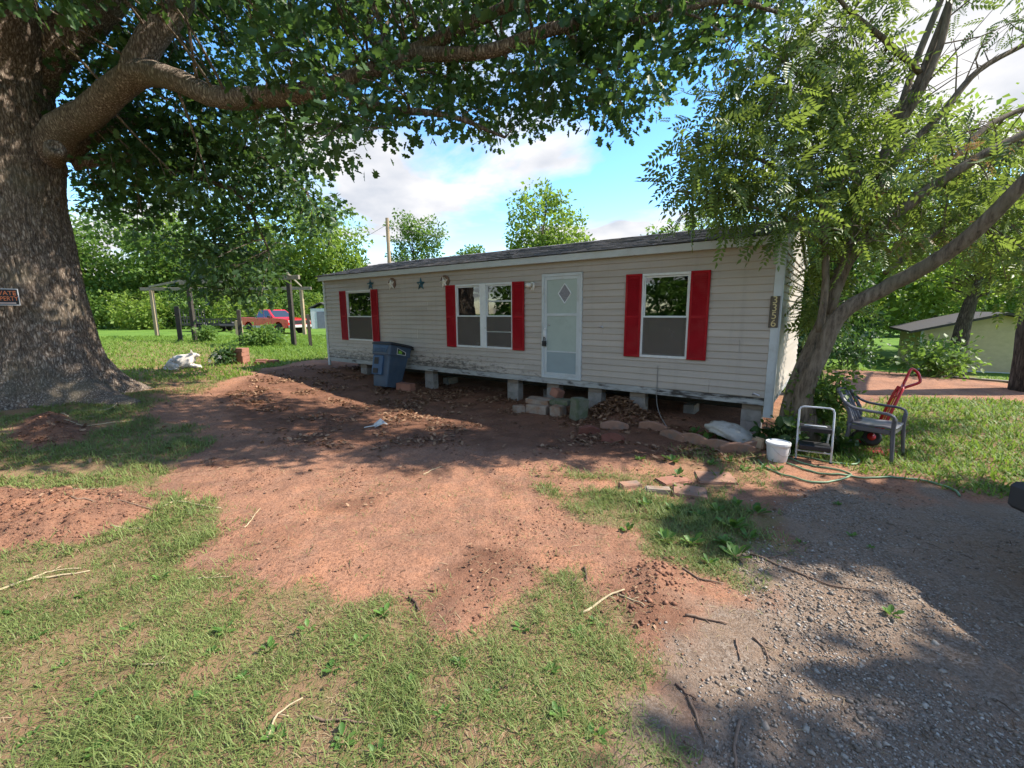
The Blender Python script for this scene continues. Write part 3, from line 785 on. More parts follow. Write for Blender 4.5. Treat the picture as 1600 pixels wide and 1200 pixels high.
# eaves, gables, roof
MB().box(-HL - .06, .16, -.145, -.12, 2.82, 2.945).build('fascia', M_TRIM, home, .004)
MB().box(-HL - .06, .16, -.118, .0, 2.826, 2.84).build('soffit', M_TRIM, home)
MB().box(-HL - .06, .16, HW + .12, HW + .145, 2.82, 2.945).build('fascia', M_TRIM, home, .004)
RZ = 3.48; EZ = 2.95; RY = HW / 2
for xa, xb, nm in ((.05, .098, 'gable_panel'), (-HL + .005, -HL + .05, 'gable_panel')):
    MB().prism([(.0, 2.826), (HW, 2.826), (HW, 2.88), (RY, RZ - .06), (0, 2.88)], xa, xb, 'x').build(nm, M_SID, home)
for xa, xb in ((.13, .158), (-HL - .06, -HL - .032)):
    MB().prism([(-.12, 2.825), (RY, RZ - .13), (HW + .12, 2.825), (HW + .12, 2.945), (RY, RZ - .012), (-.12, 2.945)], xa, xb, 'x').build('rake_trim', M_TRIM, home)
roof = MB().prism([(-.15, EZ), (RY, RZ), (HW + .15, EZ), (HW + .15, EZ - .006), (RY, RZ - .03), (-.15, EZ - .006)], -HL - .07, .17, 'x').build('roof', M_DARK, home)
def shingles(sgn):
    rows, vs, lp, tot, rt = 16, [], [], [], []
    Ls = math.hypot(RY + .17, RZ - EZ); ex = RY + .17
    for r in range(rows):
        t0, t1 = r / rows - .006, (r + 1.25) / rows
        x = -HL - .075 - random.uniform(0, .2)
        while x < .175:
            w = random.uniform(.24, .34); x2 = min(x + w - .006, .18)
            lift = random.choice((.0, .002, .004, .006, .012)); d0 = random.uniform(-.012, .012)
            def pt(xx, t, h):
                yy = -.17 + ex * min(t, 1.0); zz = EZ + (RZ - EZ) * min(t, 1.0) + h
                return (xx, yy if sgn > 0 else HW - yy, zz)
            b = len(vs)
            vs += [pt(x, t0 + d0 / ex, .013 + lift), pt(x2, t0 + d0 / ex, .013 + lift * random.random()), pt(x2, t1, .004), pt(x, t1, .004),
                   pt(x, t0 + d0 / ex, .004), pt(x2, t0 + d0 / ex, .004)]
            lp += [b, b + 1, b + 2, b + 3, b, b + 4, b + 5, b + 1]; tot += [4, 4]
            x += w
    me = np_mesh('shingles', np.array(vs), np.array(lp), np.array(tot))
    tag(link('shingles', me, M_ROOF, roof), kind='stuff')
shingles(1); shingles(-1)
MB().prism([(RY - .12, RZ - .022), (RY, RZ + .018), (RY + .12, RZ - .022), (RY, RZ + .004)], -HL - .07, .17, 'x').build('ridge_cap', M_ROOF, roof)

def rect_frame(m, x0, x1, z0, z1, t, ya, yb):
    m.box(x0, x1, ya, yb, z1 - t, z1); m.box(x0, x1, ya, yb, z0, z0 + t)
    m.box(x0, x0 + t, ya, yb, z0 + t, z1 - t); m.box(x1 - t, x1, ya, yb, z0 + t, z1 - t)
def window(x0, x1, z0, z1, units):
    """units: list of (xa, xb, [rail heights as shares])"""
    w = MB(); rect_frame(w, x0 - .012, x1 + .012, z0 - .012, z1 + .012, .04, -.034, .05)
    wo = w.build('window', M_ALU, home, .003)
    for k, (xa, xb, rails) in enumerate(units):
        zs = [z0 + .03] + [z0 + .03 + (z1 - z0 - .06) * q for q in rails] + [z1 - .03]
        for j in range(len(zs) - 1):
            s = MB(); yo = -.012 if j < len(zs) / 2 - .5 else .006
            rect_frame(s, xa + .004, xb - .004, zs[j] + (0.002 if j == 0 else -.010), zs[j + 1] + (-.002 if j == len(zs) - 2 else .010), .026, yo - .01, yo + .012)
            so = s.build('sash', M_ALU, wo, .002)
            MB().box(xa + .02, xb - .02, yo - .002, yo + .002, zs[j] + .01, zs[j + 1] - .01).build('pane', M_GLASS, wo)
            if j < len(zs) / 2 - .5 and zs[j + 1] - zs[j] > .3:
                MB().box(xa + .012, xb - .012, yo - .0165, yo - .0155, zs[j] + .005, zs[j + 1] - .012).build('insect_screen', M_SCREEN, wo)
    return wo
def shutter(x0, x1, z0, z1):
    f = MB(); y0, y1 = -.057, -.0255
    rect_frame(f, x0, x1, z0, z1, .038, y0, y1)
    zm = z0 + (z1 - z0) * .49
    f.box(x0 + .038, x1 - .038, y0, y1, zm - .022, zm + .022)
    so = f.build('shutter', M_RED, home, .004)
    for a, b in ((z0 + .038, zm - .022), (zm + .022, z1 - .038)):
        l = MB(); z = a
        l.box(x0 + .03, x1 - .03, -.034, -.030, a - .01, b + .01)
        while z < b - .02:
            l.add([(x0 + .036, -.038, z + .0305), (x1 - .036, -.038, z + .0305), (x1 - .036, -.0565, z), (x0 + .036, -.0565, z), (x0 + .036, -.035, z), (x1 - .036, -.035, z)],
                  [(0, 3, 2, 1), (3, 4, 5, 2), (0, 1, 5, 4)])
            z += .031
        tag(l.build('louvres', M_RED, so), kind='stuff')
window(-1.965, -1.176, 1.10, 2.50, [(-1.945, -1.196, [.49])])
window(-6.357, -4.745, 1.10, 2.49, [(-6.34, -5.62, [.50]), (-5.46, -4.765, [.25, .50, .74])])
MB().box(-5.625, -5.455, -.05, .03, 1.10, 2.49).build('mullion', M_ALU, home, .004)
window(-10.63, -9.49, 1.12, 2.49, [(-10.61, -9.51, [.48])])
for x0, x1, z0, z1 in ((-2.261, -1.972, 1.085, 2.516), (-1.170, -.872, 1.085, 2.516), (-6.662, -6.365, 1.08, 2.50), (-4.737, -4.437, 1.08, 2.50), (-10.941, -10.64, 1.107, 2.504), (-9.48, -9.198, 1.107, 2.504)):
    shutter(x0, x1, z0, z1)

# storm door
m = MB(); rect_frame(m, -4.01, -3.116, .556, 2.612, .055, -.045, .05)
df = m.build('door_frame', M_TRIM, home, .004)
m = MB(); m.box(-3.953, -3.173, -.02, .01, .605, 1.085); dk = m.build('kick_panel', M_DOOR2, home, .003)
m = MB(); rect_frame(m, -3.953, -3.173, .612, 2.556, .06, -.032, -.0215); m.box(-3.893, -3.233, -.032, -.0215, 1.80, 1.85); m.box(-3.893, -3.233, -.030, -.0215, 1.085, 1.11)
door = m.build('door', M_TRIM, home, .002)
MB().box(-3.90, -3.226, -.018, .01, 1.846, 2.50).build('upper_panel', M_DOOR, door)
MB().box(-3.90, -3.226, -.016, .01, 1.10, 1.81).build('lower_panel', M_DOOR, door)
cx, cz = -3.50, 2.23
dm = MB(); 
for (ax, az), (bx, bz) in (((0, .19), (.14, 0)), ((.14, 0), (0, -.19)), ((0, -.19), (-.14, 0)), ((-.14, 0), (0, .19))):
    dm.tube([(cx + ax, -.022, cz + az), (cx + bx, -.022, cz + bz)], .012, 4)
dw = dm.build('diamond_frame', M_ALU, door)
MB().prism([(cx, cz + .178), (cx + .13, cz), (cx, cz - .178), (cx - .13, cz)], -.0215, -.0185, 'y').build('diamond_pane', M('obscure_glass', (.22, .22, .24), .3, .35, 60, .4, 150), dw)
MB().lathe([(.0, -.004), (.022, -.004), (.022, .006), (.012, .012), (0, .012)], 12, Matrix.Translation((-3.845, -.022, 1.62)) @ Matrix.Rotation(math.pi / 2, 4, 'X')).build('deadbolt', M_CHROME, door)
m = MB(); m.box(-3.945, -3.91, -.05, -.033, 1.36, 1.56); m.tube([(-3.93, -.05, 1.54), (-3.93, -.08, 1.53), (-3.93, -.08, 1.40), (-3.93, -.05, 1.385)], .009, 6)
hd = m.build('handle', M('white_handle', (.75, .76, .76), .4), door)
m = MB(); m.tube([(-3.955, -.06, 1.30), (-3.955, -.06, 1.36), (-3.935, -.06, 1.385), (-3.915, -.06, 1.36), (-3.915, -.06, 1.30)], .008, 6); m.box(-3.975, -3.895, -.085, -.038, 1.20, 1.305)
m.build('padlock', M_BLACK, door, .004)
# hinge-side bracket and stub on the wall
m = MB(); m.tube([(-2.74, -.018, 1.60), (-2.74, -.05, 1.60), (-2.70, -.06, 1.605), (-2.67, -.05, 1.59)], .011, 6); m.build('wall_hook', M_CHROME, home)
m = MB(); m.tube([(-.16, -.02, .60), (-.14, -.06, .625), (-.06, -.07, .60)], .013, 6); m.build('hose_bib', M_CHROME, home)

# things fixed to the front wall
hx = Matrix.Translation((3.863, 6.648, 0)) @ Matrix.Rotation(math.radians(-36.245), 4, 'Z')
HR = math.radians(-36.245)
def on_wall(x, z, y=-.02): return tuple(hx @ Vector((x, y, z)))
def star_mesh(R, r, t, spin=0):
    m = MB(); vs = []
    for k in range(10):
        a = math.pi / 2 + k * math.pi / 5 + spin; q = R if k % 2 == 0 else r
        vs.append((q * math.cos(a), 0, q * math.sin(a)))
    n = len(vs); vs += [(0, -t, 0), (0, .0, 0)]
    m.add(vs, [(i, (i + 1) % n, n)[::-1] for i in range(n)] + [(i, (i + 1) % n, n + 1) for i in range(n)])
    return m
M_TEAL = M('teal_star', (.035, .10, .125), .5, .25, 12, metal=.2)
M_CREAM = M('cream_star', (.66, .62, .54), .6, .15, 12, col2=(.25, .18, .12), thr=(.58, .7), pscale=9)
M_BRN = M('brown_moon', (.16, .10, .07), .7, .3, 12)
for x, z, lab in ((-9.5, 2.63, 'dark blue metal star above the right shutter of the far window'), (-7.52, 2.57, 'dark blue metal star on the plain wall between the two pale ornaments')):
    t = thing('wall_star', lab, 'ornament', on_wall(x, z), HR, 'star ornaments under the eave')
    star_mesh(.165, .075, .05).build('star', M_TEAL, t)
    MB().lathe([(0, 0), (.02, 0), (.02, .012), (0, .012)], 8, Matrix.Translation((0, -.04, 0)) @ Matrix.Rotation(math.pi / 2, 4, 'X')).build('rivet', M_CHROME, t)
for x, z, lab in ((-8.59, 2.63, 'cream star and moon ornament between the two dark blue stars'), (-6.69, 2.60, 'cream star and moon ornament above the left shutter of the double window')):
    t = thing('moon_star', lab, 'ornament', on_wall(x, z), HR, 'moon ornaments under the eave')
    pts = []
    for k in range(13):
        a = math.radians(-60 + k * 20); pts.append((.14 * math.cos(a) + .01, .14 * math.sin(a)))
    for k in range(12, -1, -1):
        a = math.radians(-60 + k * 20); pts.append((.10 * math.cos(a) - .035, .10 * math.sin(a)))
    MB().prism(pts, -.018, 0, 'y').build('moon', M_BRN, t)
    s = star_mesh(.155, .065, .04, .2); so = s.build('star', M_CREAM, t); so.location = (-.03, -.022, -.03)
t = thing('porch_light', 'white curved wall lamp between the double window and the door', 'lamp', on_wall(-4.25, 2.41), HR)
M_WPL = M('white_lamp', (.68, .66, .60), .4, .06)
MB().lathe([(0, 0), (.07, 0), (.07, .015), (.045, .03), (0, .03)], 16, Matrix.Rotation(math.pi / 2, 4, 'X')).build('back_plate', M_WPL, t, 0, True)
m = MB(); m.tube(spline([(.0, -.03, 0), (.06, -.08, .04), (.11, -.11, .0), (.10, -.11, -.07), (.04, -.10, -.09)], 4), .018, 8); m.build('arm', M_WPL, t, 0, True)
MB().lathe([(0, -.06), (.035, -.06), (.05, -.02), (.045, .04), (.02, .06), (0, .06)], 14, Matrix.Translation((-.03, -.09, -.0)) @ Matrix.Rotation(math.pi / 2, 4, 'Y')).build('shade', M_WPL, t, 0, True)
# number board on the corner
def text(name, s, size, mat, parent, loc, rot=(math.pi / 2, 0, 0), ext=.002, ax='CENTER', sx=1.0):
    c = bpy.data.curves.new(name, 'FONT'); c.body = s; c.size = size; c.extrude = ext; c.align_x = ax; c.align_y = 'CENTER'
    c.materials.append(mat)
    o = bpy.data.objects.new(name, c); COL.objects.link(o); o.parent = parent; o.location = loc; o.rotation_euler = rot; o.scale = (sx, 1, 1)
    return o
def mtext(name, s, size, mat, parent, loc, rot=(math.pi / 2, 0, 0), sx=1.0, ext=.0015):
    o = text(name, s, size, mat, None, loc, rot, ext)
    bpy.context.view_layer.update()
    me = bpy.data.meshes.new_from_object(o.evaluated_get(bpy.context.evaluated_depsgraph_get()))
    bpy.data.objects.remove(o)
    q = link(name, me, mat, parent); q.location = loc; q.rotation_euler = rot; q.scale = (sx, 1, 1)
    return q
t = thing('house_number_board', 'dark board with brass numerals 3356 on the white corner trim', 'house number', on_wall(.035, 1.63, -.025), HR)
MB().box(-.062, .062, -.016, -.001, 0, .46).build('board', M('number_board', (.10, .085, .065), .7, .25, 14, .2), t, .004)
M_BRS = M('brass_numeral', (.50, .43, .24), .4, .1, 20, metal=.5)
for k, ch in enumerate('3356'):
    mtext('numeral', ch, .15, M_BRS, t, (0, -.018, .40 - k * .113))
# cable hanging from the wall
m = MB(); P = [hx @ Vector(q) for q in ((-1.64, -.025, .95), (-1.64, -.03, .60), (-1.64, -.03, .42), (-1.60, -.06, .22), (-1.50, -.16, .08), (-1.36, -.30, .0))]
b0 = P[-1].copy(); P[-1].z = float(gh(P[-1].x, P[-1].y)) + .01
m.tube(spline([tuple(p - b0) for p in P], 5), .006, 6)
o = m.build('cable', M('grey_cable', (.22, .22, .21), .5), None, 0, True); o.location = b0
tag(o, 'thin grey cable hanging from the wall under the near window', 'cable')

# ------------------------------------------------------------------ blocks, stones and clutter by the house
M_CMU = M('concrete_block', (.27, .25, .225), .9, .18, 6, .35, 70, col2=(.18, .165, .14), thr=(.48, .68), pscale=5)
M_CMU2 = M('stained_block', (.30, .24, .19), .9, .2, 6, .35, 70, col2=(.27, .15, .09), thr=(.45, .65), pscale=5)
M_MOSS = M('mossy_block', (.17, .17, .125), .9, .2, 6, .4, 60, col2=(.10, .12, .065), thr=(.45, .6), pscale=6)
M_EDG = M('edging_stone', (.30, .165, .11), .9, .22, 7, .35, 60, col2=(.20, .15, .12), thr=(.5, .65), pscale=4)
M_RBR = M('dark_red_brick', (.17, .065, .045), .9, .2, 9, .3, 70)
M_RBK = M('red_block', (.30, .14, .095), .9, .18, 6, .3, 60)
M_WOOD = M('grey_wood', (.22, .18, .14), .85, .25, 5, .3, 40, stretch=(1, 1, 6))
def cmu_mesh(l=.39, d=.19, h=.19):
    m = MB(); w = .032
    m.box(-l / 2, l / 2, -d / 2, -d / 2 + w, 0, h).box(-l / 2, l / 2, d / 2 - w, d / 2, 0, h)
    for q in (-l / 2, -w / 2, l / 2 - w): m.box(q, q + w, -d / 2 + w, d / 2 - w, 0, h)
    return m.mesh('concrete_block', .004)
CMU = cmu_mesh(); CMU.materials.append(M_CMU)
HALF = cmu_mesh(.29, .19); HALF.materials.append(M_CMU)
PIERS = [(-.17, 'under the near corner', HALF, 0), (-2.02, 'under the wall between door and near window', HALF, 0), (-2.86, 'just right of the door', HALF, 0),
         (-3.80, 'under the left side of the door', HALF, 0), (-4.82, 'under the double window', HALF, 0), (-7.45, 'right of the wheeled bin', HALF, 0), (-10.15, 'under the far window', HALF, 0)]
for x, where, me, rz in PIERS:
    p = hx @ Vector((x, .16, 0)); z = float(ground_z(p.x, p.y)) - .015
    nb = 0
    names = ('bottom', 'upper', 'third')
    while z + .19 < .44:
        o = bpy.data.objects.new('concrete_block', me); COL.objects.link(o)
        o.location = (p.x, p.y, z); o.rotation_euler = (0, 0, HR + random.uniform(-.05, .05))
        tag(o, '%s grey concrete block of the pier %s' % (names[nb], where), 'concrete block', 'concrete pier blocks under the house')
        z += .191; nb += 1
    if .436 - z > .015:
        o = MB().box(-.14, .14, -.09, .09, 0, .436 - z - .002).build('shim_board', M_WOOD, None, .002); o.location = (p.x, p.y, z + .001); o.rotation_euler = (0, 0, HR)
        tag(o, 'wooden packing board on top of the pier %s' % where, 'board', 'packing boards on the piers')
for x, y, where in ((-1.3, 1.0, 'near end'), (-4.4, 1.0, 'middle'), (-7.6, 1.0, 'far half'), (-2.6, 3.2, 'near rear'), (-6.2, 3.2, 'far rear')):
    p = hx @ Vector((x, y, 0)); z = float(gh(p.x, p.y)) - .02
    o = bpy.data.objects.new('concrete_block', CMU); COL.objects.link(o); o.location = (p.x, p.y, z); o.rotation_euler = (0, 0, HR + 1.57)
    tag(o, 'concrete block under the steel beam in the dark crawl space, %s' % where, 'concrete block', 'concrete pier blocks under the house')

def stone(name, sx, sy, sz, mat, xy, rz, label, cat, group=None, tilt=(0, 0), dz=0., bevel=.012, jit=.004):
    m = MB().box(-sx / 2, sx / 2, -sy / 2, sy / 2, 0, sz)
    o = m.build(name, mat, None, bevel, False, 2, jit)
    o.location = gpt(xy, dz - .01); o.rotation_euler = (tilt[0], tilt[1], rz)
    return tag(o, label, cat, group)
stone('broken_block', 0.208, 0.182, 0.143, M_CMU2, (0.13, 8.36), .3, 'small pale stone left of the stacked blocks below the door', 'stone')
stone('broken_block', 0.429, 0.247, 0.182, M_CMU2, (0.50, 8.29), -.5, 'reddish stained block lying left in the heap below the door', 'concrete block')
stone('broken_block', 0.221, 0.260, 0.208, M_CMU2, (0.85, 8.02), -.6, 'short block standing right in the heap below the door', 'concrete block')
stone('paving_slab', 0.468, 0.312, 0.091, M_CMU2, (0.53, 8.46), -.45, 'thick slab laid on the left block below the door', 'slab', None, (.03, .05), .178)
stone('paving_slab', 0.416, 0.286, 0.091, M_MOSS, (0.95, 8.22), -.7, 'slab laid on the right block beside the mossy post', 'slab', None, (.0, -.06), .20)
stone('broken_block', 0.221, 0.195, 0.156, M_RBK, (0.86, 8.56), .8, 'reddish rubble lump on top of the slabs below the door', 'stone', None, (.3, .2), .27)
stone('mossy_post', 0.247, 0.221, 0.390, M_MOSS, (1.17, 7.67), .5, 'greenish mossy stone post standing below the door', 'stone', None, (.05, .06))
stone('red_block', .44, .20, .19, M_RBK, (-2.60, 10.67), -.45, 'red block lying beside the wheeled bin', 'block', None, (0, .02), 0, .008)

def edging(xy, rz, L_=.38, label='', mat=None, tilt=(0, 0), dz=0., lay=False):
    n = 7; top = [(-L_ / 2, .0), (L_ / 2, .0)] + [(L_ / 2 - L_ * i / n, .105 + .055 * math.sin(math.pi * i / n)) for i in range(n + 1)]
    o = MB().prism(top, -.035, .035, 'y').build('edging_stone', mat or M_EDG, None, .007, False, 1, .002)
    o.location = gpt(xy, dz - .02); o.rotation_euler = (math.pi / 2 * .94 if lay else tilt[0], tilt[1], rz)
    tag(o, label, 'edging stone', 'scalloped edging stones by the house')
EDG = [(1.68, 7.08), (2.29, 6.99), (2.43, 6.50), (2.64, 6.20), (2.86, 5.95), (3.07, 5.81), (3.34, 5.88)]
elab = ['beside the leaf heap', 'second from the leaf heap', 'third from the leaf heap', 'in the middle of the row', 'third from the bucket end', 'second from the bucket end', 'last at the bucket end']
for i, p in enumerate(EDG):
    q = EDG[min(i + 1, len(EDG) - 1)]; q0 = EDG[max(i - 1, 0)]
    edging(p, math.atan2(q[1] - q0[1], q[0] - q0[0]) + random.uniform(-.1, .1), .46, 'brown scalloped edging stone %s' % elab[i], None, (random.uniform(-.12, .12), random.uniform(-.06, .06)))
edging((1.22, 6.86), .1, .34, 'dark red scalloped stone lying loose before the leaf heap', M_RBR, (.25, .1))
edging((1.49, 6.35), -.35, .34, 'dark red brick lying loose in the dirt before the edging', M_RBR, (-.2, .05))
stone('paver', .24, .12, .06, M_EDG, (1.29, 4.62), .25, 'small brown paver at the left of the lower row', 'paver', 'loose pavers in the weeds')
stone('paver', .26, .12, .06, M_CMU2, (1.55, 4.48), -.2, 'greyish paver second from left in the lower row', 'paver', 'loose pavers in the weeds')
stone('paver', .34, .26, .05, M_EDG, (1.86, 4.41), -.35, 'large flat brown slab in the weeds of the lower row', 'paver', 'loose pavers in the weeds', (.05, .03))
stone('paver', .36, .22, .04, M_RBK, (1.82, 4.77), .3, 'broken reddish paver lying flat above the lower row', 'paver', 'loose pavers in the weeds')
stone('paver', .42, .34, .04, M_EDG, (2.33, 4.84), -.2, 'wide flat red brown slab between edging and lower row', 'paver', 'loose pavers in the weeds')
stone('stone_chunk', .30, .16, .17, M('tan_stone', (.38, .27, .17), .9, .25, 6, .4, 40), (3.41, 5.94), .9, 'rough tan stone leaning at the end of the edging', 'stone', None, (.2, .25), 0, .03, .015)

# white sack half under the house
bm = bmesh.new(); bmesh.ops.create_icosphere(bm, subdivisions=4, radius=1.0)
for v in bm.verts:
    c = v.co
    f = 1 + .22 * (fbm(c.x * 2.3 + 5, c.y * 2.3 + c.z * 1.7, 61, 4) - .5) * 2 + .10 * (fbm(c.x * 6, c.y * 6 + c.z * 5, 62, 2) - .5)
    z = c.z * .11 * f
    v.co = Vector((c.x * .36 * f, c.y * .20 * f, max(z, -.03) + .09 * max(0, 1 - (c.x + .5) ** 2)))
me = bpy.data.meshes.new('sack'); bm.to_mesh(me); bm.free(); me.polygons.foreach_set('use_smooth', np.ones(len(me.polygons), bool))
o = link('sack', me, M('white_sack', (.45, .41, .35), .8, .15, 5, .5, 14, col2=(.26, .21, .16), thr=(.46, .62), pscale=4)); o.location = gpt((3.29, 6.38), .03); o.rotation_euler = (.1, .12, -.62); o.scale = (1.15, 1.2, 1.1)
tag(o, 'crumpled dirty white sack lying under the near corner of the house', 'sack')
# scrap of white rubbish on the clay
m = MB()
m.add([(0, 0, 0), (.12, .02, .05), (.16, .10, .02), (.05, .13, .07), (-.04, .08, .03), (.07, .06, .12)], [(0, 1, 5), (1, 2, 5), (2, 3, 5), (3, 4, 5), (4, 0, 5)])
m.tube([(-.14, -.03, .01), (.02, .01, .03)], [.006, .012], 6)
o = m.build('rubbish_scrap', M('white_scrap', (.5, .5, .48), .8, .2, 12)); o.location = gpt((-2.33, 7.28), .0); o.scale = (1.2, 1.2, 1.2)
tag(o, 'crumpled white scrap of rubbish lying on the red clay', 'rubbish')

# ------------------------------------------------------------------ wheeled bin
bin_ = thing('wheeled_bin', 'blue wheeled rubbish bin leaning back against the house', 'bin', (-3.10, 10.82, float(gh(-3.10, 10.82)) + .03), 0, rot=(0, 0, 0))
bin_.rotation_euler = (math.radians(-12), 0, math.radians(-31))
M_BIN = M('bin_blue', (.055, .085, .125), .5, .15, 4, .05, 30, spec=.4, col2=(.075, .10, .13), thr=(.5, .7), pscale=3)
M_BIN2 = M('bin_front', (.04, .09, .17), .45, .15, 4, spec=.4)
def ring(w, d, z, y0, r=.05):
    pts = []
    for sx, sy, a0 in ((1, 1, 0), (-1, 1, 90), (-1, -1, 180), (1, -1, 270)):
        for k in range(4):
            a = math.radians(a0 + k * 30)
            pts.append((sx * (w / 2 - r) + r * math.cos(a), y0 + sy * (d / 2 - r) + r * math.sin(a), z))
    return pts
def loft(m, rings):
    n = len(rings[0]); vs = [p for q in rings for p in q]
    fs = [tuple(range(n))[::-1], tuple(range((len(rings) - 1) * n, len(rings) * n))]
    for i in range(len(rings) - 1):
        for k in range(n):
            k2 = (k + 1) % n; fs.append((i * n + k, i * n + k2, (i + 1) * n + k2, (i + 1) * n + k))
    m.add(vs, fs)
m = MB(); loft(m, [ring(.46, .50, .03, .0), ring(.47, .52, .10, .0), ring(.56, .66, .80, .03), ring(.57, .67, .805, .03)])
m.build('body', M_BIN, bin_, 0, False)
m = MB(); loft(m, [ring(.60, .70, .79, .03), ring(.62, .73, .82, .03), ring(.62, .74, 1.03, .03), ring(.60, .72, 1.05, .03)])
m.build('collar', M_BIN, bin_)
m = MB()
m.prism([(-.24, .30), (.10, .30), (.10, .78), (-.24, .78)], -.345, -.27, 'y'); m.build('front_panel', M_BIN2, bin_, .02)
m = MB(); m.prism([(-.27, 1.02), (.27, 1.02), (.19, .86), (-.21, .86)], -.352, -.30, 'y'); gp = m.build('grip', M_BIN2, bin_, .008)
for k in range(6):
    MB().box(-.17 + k * .06, -.145 + k * .06, -.362, -.352, .875, .95).build('grip_rib', M_BIN, gp, .004)
MB().box(-.16, -.02, -.352, -.345, .56, .72).build('hand_slot', M_BLACK, bin_)
MB().box(-.17, -.01, -.356, -.345, .34, .46).build('hand_slot', M_BLACK, bin_)
m = MB(); loft(m, [ring(.66, .80, 1.045, .05), ring(.67, .82, 1.075, .06), ring(.60, .74, 1.11, .06), ring(.40, .5, 1.13, .06)])
lid = m.build('lid', M('bin_lid', (.02, .024, .03), .5, .15, 5), bin_)
MB().tube([(-.28, .50, 1.03), (.28, .50, 1.03)], .016, 8).build('hinge_bar', M_BLACK, bin_)
for s in (-1, 1):
    T = Matrix.Translation((s * .27, .25, .10)) @ Matrix.Rotation(math.pi / 2, 4, 'Y')
    w = MB().lathe([(.0, -.03), (.10, -.03), (.115, -.02), (.115, .02), (.10, .03), (0, .03)], 18, T).build('wheel', M_BLACK, bin_)
m = MB(); m.add([(.313, -.10, .84), (.313, .20, .84), (.313, .20, .92), (.313, -.10, 1.00)], [(0, 1, 2, 3)])
st = m.build('sticker', M('sticker_white', (.7, .7, .66), .5, .05), bin_)
MB().add([(.3145, -.085, .852), (.3145, .18, .852), (.3145, .18, .912), (.3145, -.085, .985)], [(0, 1, 2, 3)]).build('sticker_field', M('sticker_dark', (.02, .03, .02), .5, .05), st)
MB().prism([(-.05, .862), (.06, .862), (.075, .90), (.02, .945), (-.05, .93)], .3150, .3165, 'x').build('sticker_mark', M('sticker_green', (.22, .45, .05), .5, .1), st)

# ------------------------------------------------------------------ bucket, step stool, chair, hand truck, hose
M_WBK = M('bucket_white', (.62, .63, .64), .45, .08, 5, .05, 30, col2=(.48, .47, .45), thr=(.55, .75), pscale=6)
bx = (3.37, 5.41)
t = thing('bucket', 'white plastic bucket with lid beside the step stool', 'bucket', gpt(bx, -.005))
MB().lathe([(.0, 0), (.105, 0), (.112, .01), (.128, .195), (.128, .20), (.135, .20), (.135, .212), (.128, .214), (0, .214)], 28).build('body', M_WBK, t, 0, True)
MB().lathe([(.0, .2145), (.140, .2145), (.142, .225), (.140, .245), (.130, .248), (.122, .238), (0, .238)], 28).build('lid', M_WBK, t, 0, False)
MB().tube([(.136 * math.cos(a), .136 * math.sin(a), .20 - .11 * math.sin((a + 2.6) / 2.4 * math.pi) if 0 < (a + 2.6) / 2.4 < 1 else .20) for a in [-2.6 + 2.4 * i / 10 for i in range(11)]], .003, 5).build('handle', M_CHROME, t)

M_WTB = M('white_tube', (.60, .62, .64), .4, .06, 6)
t = thing('step_stool', 'white framed folding step stool with two black treads by the leaning tree', 'step stool', gpt((3.86, 5.47)), math.radians(-30))
def U(w, h, y0, y1, r=.05):
    return [(-w / 2, y0, 0), (-w / 2, y0 + (y1 - y0) * .45, h * .45), (-w / 2, y1, h - r), (-w / 2 + r * .3, y1, h - r * .3), (-w / 2 + r, y1, h), (w / 2 - r, y1, h), (w / 2 - r * .3, y1, h - r * .3), (w / 2, y1, h - r), (w / 2, y0 + (y1 - y0) * .45, h * .45), (w / 2, y0, 0)]
MB().tube(U(.37, .68, -.14, .02), .012, 8).build('front_frame', M_WTB, t, 0, True)
MB().tube(U(.31, .44, .22, .0), .011, 8).build('rear_frame', M_WTB, t, 0, True)
for z, y in ((.215, -.10), (.43, -.03)):
    m = MB(); m.box(-.165, .165, y - .09, y + .14, z - .012, z + .012); m.box(-.165, .165, y - .095, y - .088, z - .045, z + .008); m.build('tread', M_BLACK, t, .006)
MB().tube([(-.185, -.115, .13), (.185, -.115, .13)], .009, 6).build('brace', M_WTB, t)
for s in (-1, 1):
    MB().lathe([(0, -.01), (.017, -.01), (.017, .03), (0, .03)], 10, Matrix.Translation((s * .185, -.14, 0))).build('rubber_foot', M_BLACK, t)

M_CHR = M('chair_plastic', (.10, .095, .11), .4, .12, 4, .04, 40, spec=.4, col2=(.155, .145, .15), thr=(.55, .75), pscale=3)
ch = thing('garden_chair', 'dark grey plastic garden armchair facing right beside the red hand truck', 'chair', gpt((4.80, 5.68)), math.radians(-52))
# local: faces +x, width along y
def strip(m, pts, w, th, axis='y'):
    """flat band along pts (x, z) of width w about y0"""
    pass
m = MB(); NS = 8
for i in range(NS):                       # dished seat
    pass
seat = []
for i in range(9):
    x_ = -.22 + .46 * i / 8
    for j in range(9):
        y_ = -.23 + .46 * j / 8
        z_ = .42 + .018 * ((i - 4) / 4) ** 2 + .02 * ((j - 4) / 4) ** 2 + (.0 if i < 7 else -.012 * (i - 6)) + .02 * (i / 8)
        seat.append((x_, y_, z_))
sv = seat + [(a, b, c - .022) for a, b, c in seat]
sf = [(i * 9 + j, (i + 1) * 9 + j, (i + 1) * 9 + j + 1, i * 9 + j + 1) for i in range(8) for j in range(8)]
sf += [tuple(81 + q for q in f[::-1]) for f in sf]
bd = [j for j in range(9)] + [i * 9 + 8 for i in range(1, 9)] + [8 * 9 + j for j in range(7, -1, -1)] + [i * 9 for i in range(7, 0, -1)]
sf += [(bd[k], bd[(k + 1) % len(bd)], 81 + bd[(k + 1) % len(bd)], 81 + bd[k]) for k in range(len(bd))]
MB().add(sv, sf).build('seat', M_CHR, ch, 0, True)
MB().box(.20, .235, -.22, .22, .355, .43).build('seat_apron', M_CHR, ch, .008)
